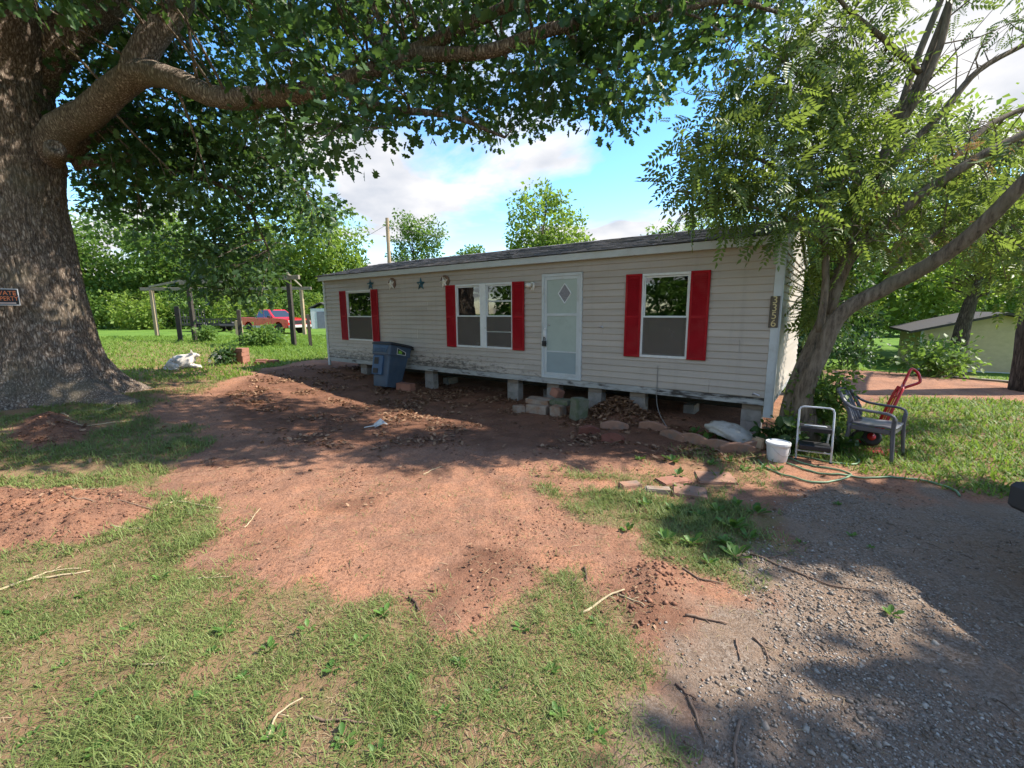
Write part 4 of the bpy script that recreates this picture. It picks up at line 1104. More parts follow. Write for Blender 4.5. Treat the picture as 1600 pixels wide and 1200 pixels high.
for s in (-1, 1):
    MB().box(-.20, .21, s * .232 - .012, s * .232 + .012, .36, .425).build('seat_apron', M_CHR, ch, .008)
def backpt(h, y): return (-.225 - .17 * h - .03 * h * h + .05 * (abs(y) / .24) ** 2, y, .43 + .42 * h)
for j, yy in enumerate((-.15, -.075, 0., .075, .15)):
    P = [backpt(q / 6 * .97, yy * (1 - .08 * q / 6)) for q in range(7)]
    MB().tube(P, .022, 6, None, True, .35).build('back_slat', M_CHR, ch, 0, True)
P = [backpt(1.0 - .06 * (q / .2) ** 2 * .5, q) for q in np.linspace(-.21, .21, 9)]
MB().tube(P, .03, 8, None, True, .5).build('back_top', M_CHR, ch, 0, True)
for s in (-1, 1):
    P = [(-.235, s * .225, .40), backpt(.3, s * .23), backpt(.62, s * .225), backpt(.88, s * .215), backpt(.99, s * .19)]
    MB().tube(spline(P, 3), .026, 8, None, True, .6).build('back_post', M_CHR, ch, 0, True)
    P = [backpt(.80, s * .235), (-.27, s * .265, .70), (-.17, s * .285, .655), (.0, s * .29, .64), (.15, s * .29, .635), (.225, s * .285, .61), (.245, s * .275, .55)]
    MB().tube(spline(P, 4), .030, 8, None, True, .55).build('arm', M_CHR, ch, 0, True)
    P = [(.24, s * .275, .58), (.235, s * .26, .42), (.25, s * .27, .2), (.265, s * .285, .0)]
    MB().tube(spline(P, 3), [.028] * 6 + [.026, .024, .023, .022], 8, None, True, .7).build('leg', M_CHR, ch, 0, True)
    P = [(-.215, s * .225, .44), (-.235, s * .235, .25), (-.30, s * .26, .0)]
    MB().tube(spline(P, 4), .028, 8, None, True, .7).build('leg', M_CHR, ch, 0, True)

M_HTR = M('red_paint_metal', (.50, .015, .015), .35, .12, 6, spec=.5)
h0 = Vector(gpt((4.95, 5.91))); h1 = Vector((5.57, 6.15, 1.05))
ht = thing('hand_truck', 'red hand truck leaning right behind the plastic chair', 'hand truck', tuple(h0))
ax = (h1 - h0); Lh = ax.length; ax.normalize(); sd_ = Vector((.45, .89, 0)); sd_ = (sd_ - ax * sd_.dot(ax)).normalized(); nn_ = ax.cross(sd_)
HT = Matrix((( sd_.x, nn_.x, ax.x, 0), (sd_.y, nn_.y, ax.y, 0), (sd_.z, nn_.z, ax.z, 0), (0, 0, 0, 1)))
for s in (-1, 1):
    MB().tube([(s * .11, 0, .10), (s * .11, 0, Lh * .72), (s * .055, 0, Lh * .80)], .021, 8, HT).build('rail', M_HTR, ht, 0, True)
MB().tube(spline([(-.055, 0, Lh * .76), (-.05, 0, Lh * .92), (-.03, -.01, Lh), (0, -.05, Lh * 1.02), (.02, -.12, Lh * 1.0), (.03, -.18, Lh * .94), (.03, -.17, Lh * .90), (.04, -.08, Lh * .82), (.055, 0, Lh * .74)], 4), .019, 8, HT).build('handle', M_HTR, ht, 0, True)
for q in (.30, .66): MB().tube([(-.11, 0, Lh * q), (.11, 0, Lh * q)], .011, 6, HT).build('crossbar', M_HTR, ht)
MB().tube([(0, 0, .12), (0, 0, Lh * .78)], .011, 6, HT).build('centre_bar', M_HTR, ht)
m = MB(); m.box(-.17, .17, -.26, .0, .005, .013); m.build('toe_plate', M_HTR, ht).rotation_euler = (0, 0, math.radians(30))
for s in (-1, 1):
    T = HT @ Matrix.Translation((s * .16, .10, .12)) @ Matrix.Rotation(math.pi / 2, 4, 'Y')
    w = MB().lathe([(0, -.03), (.07, -.03), (.10, -.035), (.125, -.02), (.125, .02), (.10, .035), (.07, .03), (0, .03)], 20, T).build('wheel', M_BLACK, ht, 0, True)
    MB().lathe([(0, -.04), (.05, -.038), (.05, .038), (0, .04)], 14, T).build('hub', M_HTR, w, 0, True)
MB().tube([(-.18, .10, .12), (.18, .10, .12)], .01, 6, HT).build('axle', M_STEEL, ht)

hp = [(3.13, 5.41), (3.09, 5.11), (3.19, 4.84), (3.38, 4.68), (3.70, 4.75), (3.94, 4.91), (3.89, 5.04), (3.70, 5.21), (3.58, 5.40), (3.59, 5.58), (3.75, 5.60), (3.96, 5.35), (4.17, 5.21), (4.37, 5.34), (4.47, 5.54)]
hq = [(3.40, 5.26), (3.54, 5.06), (3.72, 4.91), (4.03, 4.83), (4.38, 4.80), (4.61, 4.74), (4.69, 4.59), (4.69, 4.45), (4.62, 4.32)]
M_HOS = M('green_hose', (.16, .26, .14), .45, .15, 10, spec=.4)
b0 = Vector(gpt(hp[0]))
m = MB()
for pts in (hp, hq):
    P = spline([Vector((p[0], p[1], 0)) for p in pts], 5)
    m.tube([Vector((p.x, p.y, float(gh(p.x, p.y)) + .014)) - b0 for p in P], .011, 7)
o = m.build('garden_hose', M_HOS, None, 0, True); o.location = b0
tag(o, 'pale green garden hose coiled round the stool and trailing into the grass', 'hose')

# ------------------------------------------------------------------ sticks and canes
M_STK = M('dry_stick', (.20, .13, .09), .9, .25, 10, .3, 60)
M_CANE = M('pale_cane', (.42, .33, .20), .85, .2, 8, .2, 60)
M_BARKY = M('dark_stick', (.10, .06, .045), .9, .25, 10, .3, 60)
def stick(pts, r, mat, label, group, lift=.0):
    P = [Vector((p[0], p[1], 0)) for p in pts]
    if len(P) == 2: P = [P[0], P[0].lerp(P[1], .5) + Vector((random.uniform(-.02, .02), random.uniform(-.02, .02), 0)), P[1]]
    P = spline(P, 4)
    P = [Vector((p.x + random.uniform(-.004, .004), p.y + random.uniform(-.004, .004), float(gh(p.x, p.y)) + r * .8 + lift * i / len(P) + random.uniform(0, .004))) for i, p in enumerate(P)]
    b = P[0].copy(); n = len(P)
    m = MB().tube([p - b for p in P], [r * (1 - .5 * i / n) for i in range(n)], 6)
    if n > 5:
        k = n // 2; d = (P[k + 1] - P[k]).normalized(); sdv = Vector((-d.y, d.x, .25)) * random.choice((-1, 1))
        m.tube([P[k] - b, P[k] - b + (d * .5 + sdv * .6) * .07], [r * .5, r * .25], 5)
    o = m.build('stick', mat, None, 0, True); o.location = b
    tag(o, label, 'stick', group)
GRV = 'sticks on the gravel'
stick([(1.97, 3.14), (2.12, 3.20), (2.32, 3.33)], .006, M_STK, 'short bent twig at the upper edge of the gravel', GRV)
stick([(1.86, 3.21), (2.01, 2.99), (2.18, 2.80), (2.39, 2.70)], .008, M_STK, 'longest thin stick slanting across the shaded gravel', GRV)
stick([(1.07, 2.49), (1.18, 2.47), (1.31, 2.43)], .009, M_STK, 'brown stick along the lit edge of the gravel', GRV)
stick([(1.39, 2.30), (1.41, 2.22), (1.39, 2.13)], .006, M_STK, 'curved twig on the gravel, right one of a pair', GRV)
stick([(1.28, 2.28), (1.23, 2.13)], .006, M_STK, 'straight twig on the gravel, left one of a pair', GRV)
stick([(0.82, 1.98), (0.85, 1.92), (0.89, 1.88)], .006, M_BARKY, 'dark twig on the gravel edge near the grass', GRV)
stick([(0.85, 1.90), (0.84, 1.76), (0.83, 1.65)], .008, M_STK, 'long stick on the gravel pointing at the bottom edge', GRV)
stick([(1.04, 1.76), (0.96, 1.65), (0.90, 1.51)], .009, M_STK, 'stick reaching the bottom edge of the picture on gravel', GRV)
CLD = 'sticks round the clods'
stick([(0.53, 3.04), (0.51, 2.84)], .010, M_BARKY, 'short dark upright-lying stick on the clay left of the clods', CLD)
stick([(0.45, 2.88), (0.40, 2.76)], .007, M_BARKY, 'tiny dark stick next to the short dark one', CLD)
stick([(0.43, 2.51), (0.62, 2.66), (0.75, 2.73)], .009, M_CANE, 'pale bent stick at the edge of the foreground grass', CLD, .02)
stick([(0.70, 2.70), (0.77, 2.63), (0.84, 2.55)], .006, M_CANE, 'thin pale twig crossing the dark clods', CLD)
stick([(1.25, 3.00), (1.31, 2.89), (1.46, 2.81)], .008, M_STK, 'brown stick right of the clods below the green strip', CLD)
stick([(-2.42, 3.73), (-2.47, 3.95), (-2.52, 4.16)], .006, M_CANE, 'pale cane lying on the clay right of the big mound', 'canes on the clay')
stick([(-0.70, 2.69), (-0.60, 2.53)], .010, M_BARKY, 'short thick brown stick on the clay above the foreground grass', 'canes on the clay')
stick([(-1.07, 5.03), (-0.87, 5.29)], .006, M_CANE, 'thin twig on the clay in front of the house', 'canes on the clay')
OAKC = 'canes by the dirt mounds'
stick([(-7.78, 7.46), (-7.28, 7.21)], .009, M_CANE, 'short pale cane above the small red mound', OAKC)
stick([(-7.73, 7.78), (-7.28, 7.81), (-7.60, 8.42)], .009, M_CANE, 'pale bent cane lying against the oak roots', OAKC, .06)
stick([(-7.37, 7.35), (-7.06, 7.49)], .008, M_CANE, 'straight pale cane between oak roots and small mound', OAKC)
stick([(-7.32, 7.04), (-6.92, 6.97), (-6.51, 7.20), (-6.39, 7.34)], .009, M_CANE, 'longest pale cane right of the small red mound', OAKC)
stick([(-5.44, 5.71), (-5.34, 5.82), (-5.19, 5.86)], .008, M_CANE, 'pale cane on the grass below the oak', OAKC)
stick([(-4.80, 4.59), (-4.66, 4.62), (-4.48, 4.64)], .008, M_CANE, 'straight cane along the top of the big mound', OAKC)
stick([(-3.52, 4.22), (-3.46, 4.31), (-3.19, 4.24), (-2.91, 4.16)], .010, M_CANE, 'pale bent cane right of the big mound', OAKC)
stick([(-4.37, 4.14), (-4.23, 4.24), (-3.99, 4.14), (-3.51, 4.10)], .009, M_STK, 'brown cane wandering over the big mound', OAKC)
stick([(-3.64, 3.75), (-3.39, 3.73), (-3.34, 3.92)], .007, M_CANE, 'thin cane at the lower end of the big mound', OAKC)
FOR = 'sticks in the foreground grass'
stick([(-3.65, 2.79), (-3.50, 2.97), (-3.21, 3.08)], .010, M_CANE, 'long pale cane entering from the left edge over the grass', FOR)
stick([(-3.54, 2.96), (-3.50, 3.08), (-3.31, 3.12)], .007, M_CANE, 'thin cane forking from the long one at left edge', FOR)
stick([(-2.07, 2.14), (-1.85, 2.14)], .006, M_CANE, 'straight straw cane flat in the foreground grass', FOR)
stick([(-1.10, 1.69), (-1.11, 1.80), (-1.03, 1.88)], .006, M_CANE, 'curved pale twig next to a weed near the bottom', FOR, .03)
stick([(-0.96, 1.80), (-0.81, 1.77), (-0.64, 1.75)], .007, M_STK, 'brown twig lying flat in grass near the bottom', FOR)
stick([(-2.32, 2.96), (-2.07, 2.96)], .006, M_CANE, 'pale straw cane between clay and foreground grass', FOR)

# ------------------------------------------------------------------ dog
dg = bpy.data.meshes.new('dog')
V_ = [(-.30, .0, .13), (-.18, .02, .17), (0., .04, .19), (.14, .03, .22), (.20, .0, .29), (.24, -.02, .35), (.31, -.03, .36), (.40, -.04, .335),   # 0-7 spine to muzzle
      (-.38, -.08, .06), (-.30, -.18, .035), (-.16, -.22, .03),                                                                                   # 8-10 tail curled
      (.14, -.12, .10), (.30, -.14, .05), (.42, -.13, .04),                                                                                       # 11-13 fore leg
      (.15, .14, .10), (.30, .15, .05), (.40, .14, .04),                                                                                          # 14-16 other fore leg
      (-.22, -.13, .12), (-.08, -.20, .10), (-.20, -.24, .04), (-.08, -.27, .035),                                                                # 17-20 hind leg folded
      (-.22, .15, .12), (-.08, .21, .09), (-.18, .24, .04)]
E_ = [(0, 1), (1, 2), (2, 3), (3, 4), (4, 5), (5, 6), (6, 7), (0, 8), (8, 9), (9, 10), (3, 11), (11, 12), (12, 13), (3, 14), (14, 15), (15, 16), (0, 17), (17, 18), (18, 19), (19, 20), (0, 21), (21, 22), (22, 23)]
R_ = [.17, .21, .22, .20, .14, .10, .065, .038, .04, .03, .02, .06, .04, .04, .06, .04, .04, .09, .06, .04, .035, .09, .06, .04]
dg.from_pydata(V_, E_, [])
do = link('dog', dg, M('white_fur', (.55, .51, .46), .9, .12, 9, .5, 60, col2=(.36, .31, .26), thr=(.5, .7), pscale=6))
do.modifiers.new('skin', 'SKIN'); 
for i, r in enumerate(R_):
    dg.skin_vertices[0].data[i].radius = (r, r); dg.skin_vertices[0].data[i].use_root = (i == 0)
sm = do.modifiers.new('sub', 'SUBSURF'); sm.levels = 2; sm.render_levels = 2
dgp = bpy.context.evaluated_depsgraph_get(); dme = bpy.data.meshes.new_from_object(do.evaluated_get(dgp)); do.modifiers.clear(); do.data = dme
dme.polygons.foreach_set('use_smooth', np.ones(len(dme.polygons), bool))
do.location = gpt((-9.95, 13.30), -.015); do.rotation_euler = (0, 0, math.radians(35)); do.scale = (1.15, 1.2, 1.15)
tag(do, 'white dog lying on the ground behind the oak, head raised', 'dog')
for s in (-1, 1):
    e = MB().add([(.22, s * .03 - .02, .42), (.26, s * .07 - .02, .41), (.19, s * .075 - .02, .41), (.215, s * .075 - .02, .51)], [(0, 1, 3), (1, 2, 3), (2, 0, 3), (0, 2, 1)])
    e.build('ear', dme.materials[0], do)
    MB().lathe([(0, -.008), (.009, 0), (0, .008)], 8, Matrix.Translation((.33, -.035 + s * .05, .385))).build('eye', M_BLACK, do)
MB().lathe([(0, -.014), (.016, 0), (0, .014)], 8, Matrix.Translation((.443, -.042, .345))).build('nose', M_BLACK, do)

# ------------------------------------------------------------------ stacked blocks by the back lawn
sx_, sy_ = -9.03, 14.72
for k in range(4):
    stone('stacked_block', .40, .32, .13, M_RBK, (sx_, sy_), -.2 + random.uniform(-.08, .08), '%s red block of the stack behind the flower clump' % ('bottom', 'second', 'third', 'top')[k], 'block', 'stacked red blocks', (0, 0), k * .131, .008)
stone('loose_block', .36, .2, .14, M_RBK, (-8.45, 14.9), .3, 'red block right beside the red block stack', 'block', 'loose red blocks')
stone('loose_block', .36, .2, .12, M_RBK, (-7.95, 14.7), -.4, 'red block lying farthest right of the red block stack', 'block', 'loose red blocks')
stone('loose_block', .30, .2, .10, M_RBR, (-8.3, 14.5), .1, 'dark red block flat in front of the other loose ones', 'block', 'loose red blocks')

# ------------------------------------------------------------------ pergola and posts on the back lawn
M_TAN = M('tan_timber', (.34, .25, .16), .85, .2, 4, .3, 40, stretch=(1, 1, .3))
M_GRY = M('weathered_timber', (.24, .20, .16), .85, .2, 4, .3, 40, stretch=(1, 1, .3))
M_DKP = M('dark_post', (.05, .04, .032), .85, .25, 4, .3, 40)
PC = [(-17.6, 24.7), (-10.7, 21.8), (-14.6, 31.4), (-24.6, 30.9)]
pg = thing('pergola', 'open timber pergola frame on the back lawn by the pickup', 'pergola', (-16, 27, 0))
def rel(p): return Vector((p[0] + 16, p[1] - 27, p[2]))
for k, p in enumerate(PC):
    z = float(ground_z(*p)); m = MB(); w = .095 if k < 2 else .10
    q = rel((p[0], p[1], 0)); m.box(q.x - w, q.x + w, q.y - w, q.y + w, z - .1, 3.45)
    m.build('post', M_DKP if k < 2 else M_TAN, pg, .01)
def beam(a, b, z0, z1, w, mat, ext=.5):
    a = Vector((a[0], a[1], 0)); b = Vector((b[0], b[1], 0)); d = (b - a).normalized(); a = a - d * ext; b = b + d * ext
    L_ = (b - a).length; T = Matrix.Translation(rel((a.x, a.y, 0))) @ Matrix.Rotation(math.atan2(d.y, d.x), 4, 'Z')
    MB().box(0, L_, -w, w, z0, z1, T).build('beam', mat, pg, .01)
beam(PC[0], PC[1], 3.46, 3.66, .06, M_GRY, .7); beam(PC[3], PC[2], 3.46, 3.66, .06, M_GRY, .7)
for f in (.0, .5, 1.0):
    a = Vector(PC[0]).lerp(Vector(PC[1]), f); b = Vector(PC[3]).lerp(Vector(PC[2]), f); beam(a, b, 3.67, 3.79, .04, M_GRY, .4)
for x, y, h, w, mat, lab in ((-18.45, 24.75, 1.95, .10, M_DKP, 'dark leaning fence post left of the front pergola post'), (-13.2, 21.65, 1.75, .075, M_DKP, 'dark thin post left of the green bush on the lawn'),
                             (-9.75, 21.5, 1.55, .075, M_DKP, 'short dark post beside the far corner of the house'), (-18.7, 30.6, 1.05, .17, M_TAN, 'short thick tan post in front of the pickup tailgate')):
    o = MB().box(-w, w, -w, w, 0, h).add([(-w, -w, h), (w, -w, h), (w, w, h), (-w, w, h), (0, 0, h + .04)], [(0, 1, 4), (1, 2, 4), (2, 3, 4), (3, 0, 4)]).build('fence_post', mat, None, 0)
    o.location = (x, y, float(ground_z(x, y)) - .05); o.rotation_euler = (0, random.uniform(-.03, .03), random.uniform(0, .5))
    tag(o, lab, 'post', 'posts on the back lawn')

# ------------------------------------------------------------------ vehicles
M_RUB = M('tyre', (.02, .02, .02), .8, .2, 20)
M_RIM = M('rim_metal', (.42, .42, .43), .35, .1, 10, metal=.7)
M_VGL = M('vehicle_glass', (.03, .035, .04), .06, .1, 2, spec=.9)
M_LAMP = M('headlamp', (.6, .6, .6), .15, .05, 5, spec=.8)
M_TAIL = M('tail_lamp', (.35, .01, .01), .2, .1, 5)
def wheel(parent, x, y, r=.39, w=.26, name='wheel'):
    T = Matrix.Translation((x, y, r)) @ Matrix.Rotation(math.pi / 2, 4, 'X')
    wo = MB().lathe([(r * .60, -w / 2), (r * .93, -w / 2), (r, -w * .35), (r, w * .35), (r * .93, w / 2), (r * .60, w / 2)], 26, T).build(name, M_RUB, parent)
    s = 1 if y < 0 else -1
    MB().lathe([(0, -w * .36), (r * .61, -w * .36), (r * .61, w * .36), (r * .5, w * .40), (r * .45, w * .26), (r * .2, w * .30), (r * .14, w * .40), (0, w * .40)], 22, T if s > 0 else T @ Matrix.Rotation(math.pi, 4, 'X')).build('rim', M_RIM, wo)
def pickup(name, label, loc, rz, paint, trim, group=None):
    t = thing(name, label, 'truck', loc, rz, group)
    def arch(cx): return [(cx - .47 * math.cos(a), .42 + .47 * math.sin(a) * .98) for a in [math.pi * i / 8 for i in range(9)]]
    low = [(-2.86, .62), (-2.80, .48)] + arch(-1.72) + [(-1.2, .40), (1.2, .40)] + arch(1.78) + [(2.70, .44), (2.86, .62), (2.90, .86), (2.84, 1.04), (2.3, 1.12), (1.25, 1.19), (-.85, 1.17), (-.90, 1.21), (-2.84, 1.21)]
    MB().prism(low, -.96, .96, 'y').build('body', paint, t, .025)
    for s in (-1, 1):                               # pale rocker band
        MB().prism([(-1.24, .415), (1.28, .415), (1.30, .60), (-1.26, .60)], s * .962, s * .972, 'y').build('rocker_trim', trim, t)
        MB().prism([(-2.80, .50), (-2.22, .50), (-2.22, .64), (-2.82, .64)], s * .962, s * .972, 'y').build('rocker_trim', trim, t)
    MB().box(-2.78, -.95, -.82, .82, 1.205, 1.225).build('bed_shade_sheet', M_BLACK, t)  # flat dark sheet in place of the shaded hollow of the bed
    # cab
    b = [(1.28, 1.16), (-.90, 1.16)]; tp = [(.42, 1.78), (-.62, 1.80)]
    vs = [(1.28, -.90, 1.16), (1.28, .90, 1.16), (-.90, .90, 1.16), (-.90, -.90, 1.16), (.42, -.70, 1.78), (.42, .70, 1.78), (-.62, .70, 1.80), (-.62, -.70, 1.80)]
    MB().add(vs, [(3, 2, 1, 0), (4, 5, 6, 7), (0, 1, 5, 4), (1, 2, 6, 5), (2, 3, 7, 6), (3, 0, 4, 7)]).build('cab', paint, t, .03)
    V = [Vector(v) for v in vs]
    def on_face(i, j, k, l, u0, u1, v0, v1, off=.032):
        a, b_, c, d = V[i], V[j], V[k], V[l]
        n = (b_ - a).cross(d - a).normalized()
        f = lambda u, v: (a * (1 - u) + b_ * u) * (1 - v) + (d * (1 - u) + c * u) * v + n * .006
        return [f(u0, v0), f(u1, v0), f(u1 - (u1 - u0) * .0, v1), f(u0, v1)]
    for nm, q in (('windshield', on_face(0, 1, 5, 4, .06, .94, .10, .90)), ('rear_window', on_face(2, 3, 7, 6, .10, .90, .15, .88)),
                  ('side_window', on_face(3, 0, 4, 7, .06, .47, .10, .88)), ('side_window', on_face(3, 0, 4, 7, .51, .86, .10, .88)),
                  ('side_window', on_face(1, 2, 6, 5, .14, .49, .10, .88)), ('side_window', on_face(1, 2, 6, 5, .53, .94, .10, .88))):
        MB().add(q, [(0, 1, 2, 3)]).build(nm, M_VGL, t)
    for s in (-1, 1):
        for x in (-1.72, 1.78): wheel(t, x, s * .83)
        MB().box(2.84, 2.905, s * .78 - .14, s * .78 + .14, .80, 1.0).build('headlight', M_LAMP, t, .02)
        MB().box(-2.885, -2.85, s * .86 - .08, s * .86 + .08, .80, 1.12).build('tail_light', M_TAIL, t, .01)
        MB().box(.80, .95, s * 1.02 - .09, s * 1.02 + .09, 1.18, 1.34).build('mirror', M_BLACK, t, .02)
        for x in (.15, -.62): MB().box(x, x + .16, s * .968 - .012, s * .968 + .012, 1.02, 1.05).build('door_handle', M_BLACK, t, .005)
        for x in (1.02, .0, -.86): MB().box(x, x + .012, s * .962 - .002, s * .962 + .002, .62, 1.15).build('door_gap', M_BLACK, t)
    MB().box(2.80, 2.99, -.93, .93, .46, .66).build('front_bumper', trim, t, .03)
    MB().box(-3.0, -2.82, -.90, .90, .48, .66).build('rear_bumper', trim, t, .03)
    gr_ = MB()
    gr_.box(2.89, 2.925, -.58, .58, .72, 1.0); gr_.build('grille', M_BLACK, t, .01)
    return t
M_RPT = M('truck_red', (.62, .012, .02), .25, .06, 3, spec=.5, coat=.5)
M_SIL = M('truck_silver', (.48, .46, .45), .4, .06, 3, spec=.5)
M_GPT = M('truck_charcoal', (.022, .024, .028), .28, .1, 3, spec=.5, coat=.5)
M_PLS = M('truck_grey_plastic', (.05, .05, .055), .6, .1, 5)
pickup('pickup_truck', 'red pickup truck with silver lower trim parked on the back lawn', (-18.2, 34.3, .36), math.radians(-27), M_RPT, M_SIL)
pickup('pickup_truck', 'dark parked pickup at the right edge, only its front corner showing', (6.50, 1.78, -.02), math.radians(172), M_GPT, M_PLS)

tr = thing('utility_trailer', 'black open utility trailer with tandem wheels behind the red pickup', 'trailer', (-25.6, 38.3, .36), math.radians(-24))
M_BTR = M('trailer_black', (.018, .018, .02), .5, .2, 8)
MB().box(-2.6, 2.4, -1.0, 1.0, .52, .60).build('deck', M_BTR, tr)
for s in (-1, 1):
    m = MB(); m.box(-2.6, 2.4, s * 1.0 - .03, s * 1.0 + .03, .60, .68).box(-2.6, 2.4, s * 1.0 - .03, s * 1.0 + .03, 1.02, 1.09)
    for k in range(8): x = -2.57 + k * .705; m.box(x - .025, x + .025, s * 1.0 - .025, s * 1.0 + .025, .68, 1.02)
    m.build('side_rail', M_BTR, tr)
    MB().prism([(-.95, .5), (-.85, .80), (.85, .80), (.95, .5), (.9, .5), (.8, .76), (-.8, .76), (-.9, .5)], s * 1.02, s * 1.28, 'y').build('fender', M_BTR, tr)
    for x in (-.42, .42): wheel(tr, x, s * 1.15, .34, .2)
m = MB(); m.tube([(2.4, -.8, .5), (3.9, 0, .5)], .05, 6).tube([(2.4, .8, .5), (3.9, 0, .5)], .05, 6).box(3.85, 4.15, -.05, .05, .48, .58); m.build('tongue', M_BTR, tr)
m = MB(); 
for k in range(9): m.box(-2.66, -2.62, -1 + k * .25 - .02, -1 + k * .25 + .02, .6, 1.9)
for z in (.65, 1.25, 1.88): m.box(-2.67, -2.61, -1.0, 1.0, z - .025, z + .025)
m.build('ramp_gate', M_BTR, tr)

# ------------------------------------------------------------------ buildings far off
M_TANS = M('tan_siding', (.50, .42, .26), .7, .1, 3, .1, 20)
M_DKR = M('dark_eave', (.06, .055, .055), .8, .2, 6)
ga = thing('garage', 'tan sided garage with low gable roof beyond the right lawn', 'garage', (25.3, 23.6, -1.56), math.radians(-33))
for k in range(14):
    z = k * .16; MB().prism([(0, z), (-.02, z), (-.004, z + .163), (0, z + .163)], -2.6, 3.6, 'x').build('siding_board', M_TANS, ga)
    MB().prism([(-2.6, z), (-2.62, z), (-2.604, z + .163), (-2.6, z + .163)], 0.0, 6.5, 'y').build('siding_board', M_TANS, ga)
MB().box(-2.59, 3.59, .01, 6.5, 0, 2.23).build('wall_core', M_TANS, ga)
MB().prism([(-2.6, 2.24), (3.6, 2.24), (.5, 3.05)], .0, 6.5, 'y').build('gable', M_TANS, ga)
MB().box(-2.66, -2.55, -.04, .06, 0, 2.24).build('corner_trim', M_TRIM, ga)
MB().box(-2.6, 3.6, -.035, -.022, -.02, .08).build('base_trim', M_TRIM, ga)
MB().prism([(-3.2, 2.08), (.5, 3.08), (4.2, 2.08), (4.2, 2.20), (.5, 3.22), (-3.2, 2.20)], -.55, 7.0, 'y').build('roof', M_DKR, ga)
sh = thing('far_shed', 'small white shed far behind the house at left', 'shed', (-18.3, 43.5, .38), math.radians(10))
MB().box(-.9, .9, -.9, .9, 0, 1.9).build('wall', M('shed_white', (.55, .56, .58), .7, .1), sh, .01)
MB().prism([(-1.05, 1.85), (0, 2.4), (1.05, 1.85), (1.05, 1.95), (0, 2.5), (-1.05, 1.95)], -1.0, 1.0, 'y').build('roof', M_DKR, sh)
MB().box(-.35, .35, -.93, -.905, .05, 1.6).build('door', M('shed_door', (.15, .16, .2), .6, .1), sh)
fc = pickup('far_pickup', 'red vehicle far behind the garage at right', (36.5, 38.5, -1.2), math.radians(70), M_RPT, M_SIL)
m = MB().box(-1.2, 1.2, -.1, .1, 0, .05); o = m.build('plank', M_GRY, None, .008); o.location = (13.35, 12.87, -0.17); o.rotation_euler = (.02, .03, 2.0)
tag(o, 'grey plank lying on the dirt in front of the garage', 'plank')
po = thing('utility_pole', 'thin wooden utility pole rising behind the far end of the roof', 'pole', (-8.0, 30.0, 0))
MB().tube([(0, 0, -.2), (0, 0, 7.9)], [.14, .11], 10).build('shaft', M_TAN, po)
MB().tube([(-.03, 0, 7.3), (.03, .0, 7.3), (3.2, 2.0, 7.0)], .012, 5).build('wire', M_BLACK, po)
MB().tube([(-.03, 0, 7.5), (-9, 12, 6.6)], .012, 5).build('wire', M_BLACK, po)
MB().lathe([(0, 0), (.05, 0), (.05, .12), (0, .12)], 8, Matrix.Translation((.14, 0, 7.25))).build('insulator', M_CHROME, po)

# ------------------------------------------------------------------ foliage helpers
OAK_V = [(0, 0, 0), (.10, .16, .02), (.30, .26, .07), (.17, .40, .04), (.40, .55, .10), (.20, .68, .04), (.22, .86, .05), (0, 1, 0),
         (-.22, .86, .05), (-.20, .68, .04), (-.40, .55, .10), (-.17, .40, .04), (-.30, .26, .07), (-.10, .16, .02)]
OAK_F = [(0, 1, 2, 3, 4, 5, 6, 7), (0, 7, 8, 9, 10, 11, 12, 13)]
DIA_V = [(0, 0, 0), (.33, .48, .08), (0, 1, -.05), (-.33, .48, .08)]
DIA_F = [(0, 1, 2), (0, 2, 3)]
PIN_V, PIN_F = [], []
def _leaflet(px, py, pz, dx, dy, l, w):
    b = len(PIN_V); dz = -.25
    sx, sy = -dy, dx
    PIN_V.extend([(px, py, pz), (px + dx * l * .45 + sx * w, py + dy * l * .45 + sy * w, pz + dz * l * .3 + .02), (px + dx * l, py + dy * l, pz + dz * l), (px + dx * l * .45 - sx * w, py + dy * l * .45 - sy * w, pz + dz * l * .3 + .02)])
    PIN_F.extend([(b, b + 1, b + 2), (b, b + 2, b + 3)])
for k in range(6):
    q = .2 + .135 * k
    for s in (-1, 1): _leaflet(0, q, -.25 * q * q, s * .85, .52, .30 * (1 - .05 * k), .055)
_leaflet(0, 1.0, -.25, 0, 1, .26, .05)

def unit(n):
    v = rng.normal(size=(n, 3)); return v / np.linalg.norm(v, axis=1, keepdims=True)

def foliage(name, mat, parent, base, clusters, per, rad, size, tv, tf, droop=.3, flat=.75, upn=.8, tmode=0):
    """leaves around cluster centres; clusters N x 3 world"""
    C = np.asarray(clusters, float); n = len(C)
    k = np.repeat(np.arange(n), per)
    u = unit(len(k)); r = rng.random(len(k)) ** .6
    crad = rad * rng.uniform(.65, 1.35, n)
    off = u * (r * crad[k])[:, None]; off[:, 2] *= flat
    c = C[k] + off
    d = u + rng.normal(0, .45, u.shape); d[:, 2] -= droop
    nr = rng.normal(0, .55, u.shape); nr[:, 2] += upn
    s = size * rng.uniform(.45, 1.45, len(k))
    ct = rng.uniform(0, .55, n)
    tint = np.clip(ct[k] + rng.uniform(-.1, .5, len(k)), 0, 1.15)
    me = scatter(tv, tf, c - np.asarray(base), frames(d, nr, s), tint, name)
    o = link(name, me, mat, parent)
    o['kind'] = 'stuff'
    return o

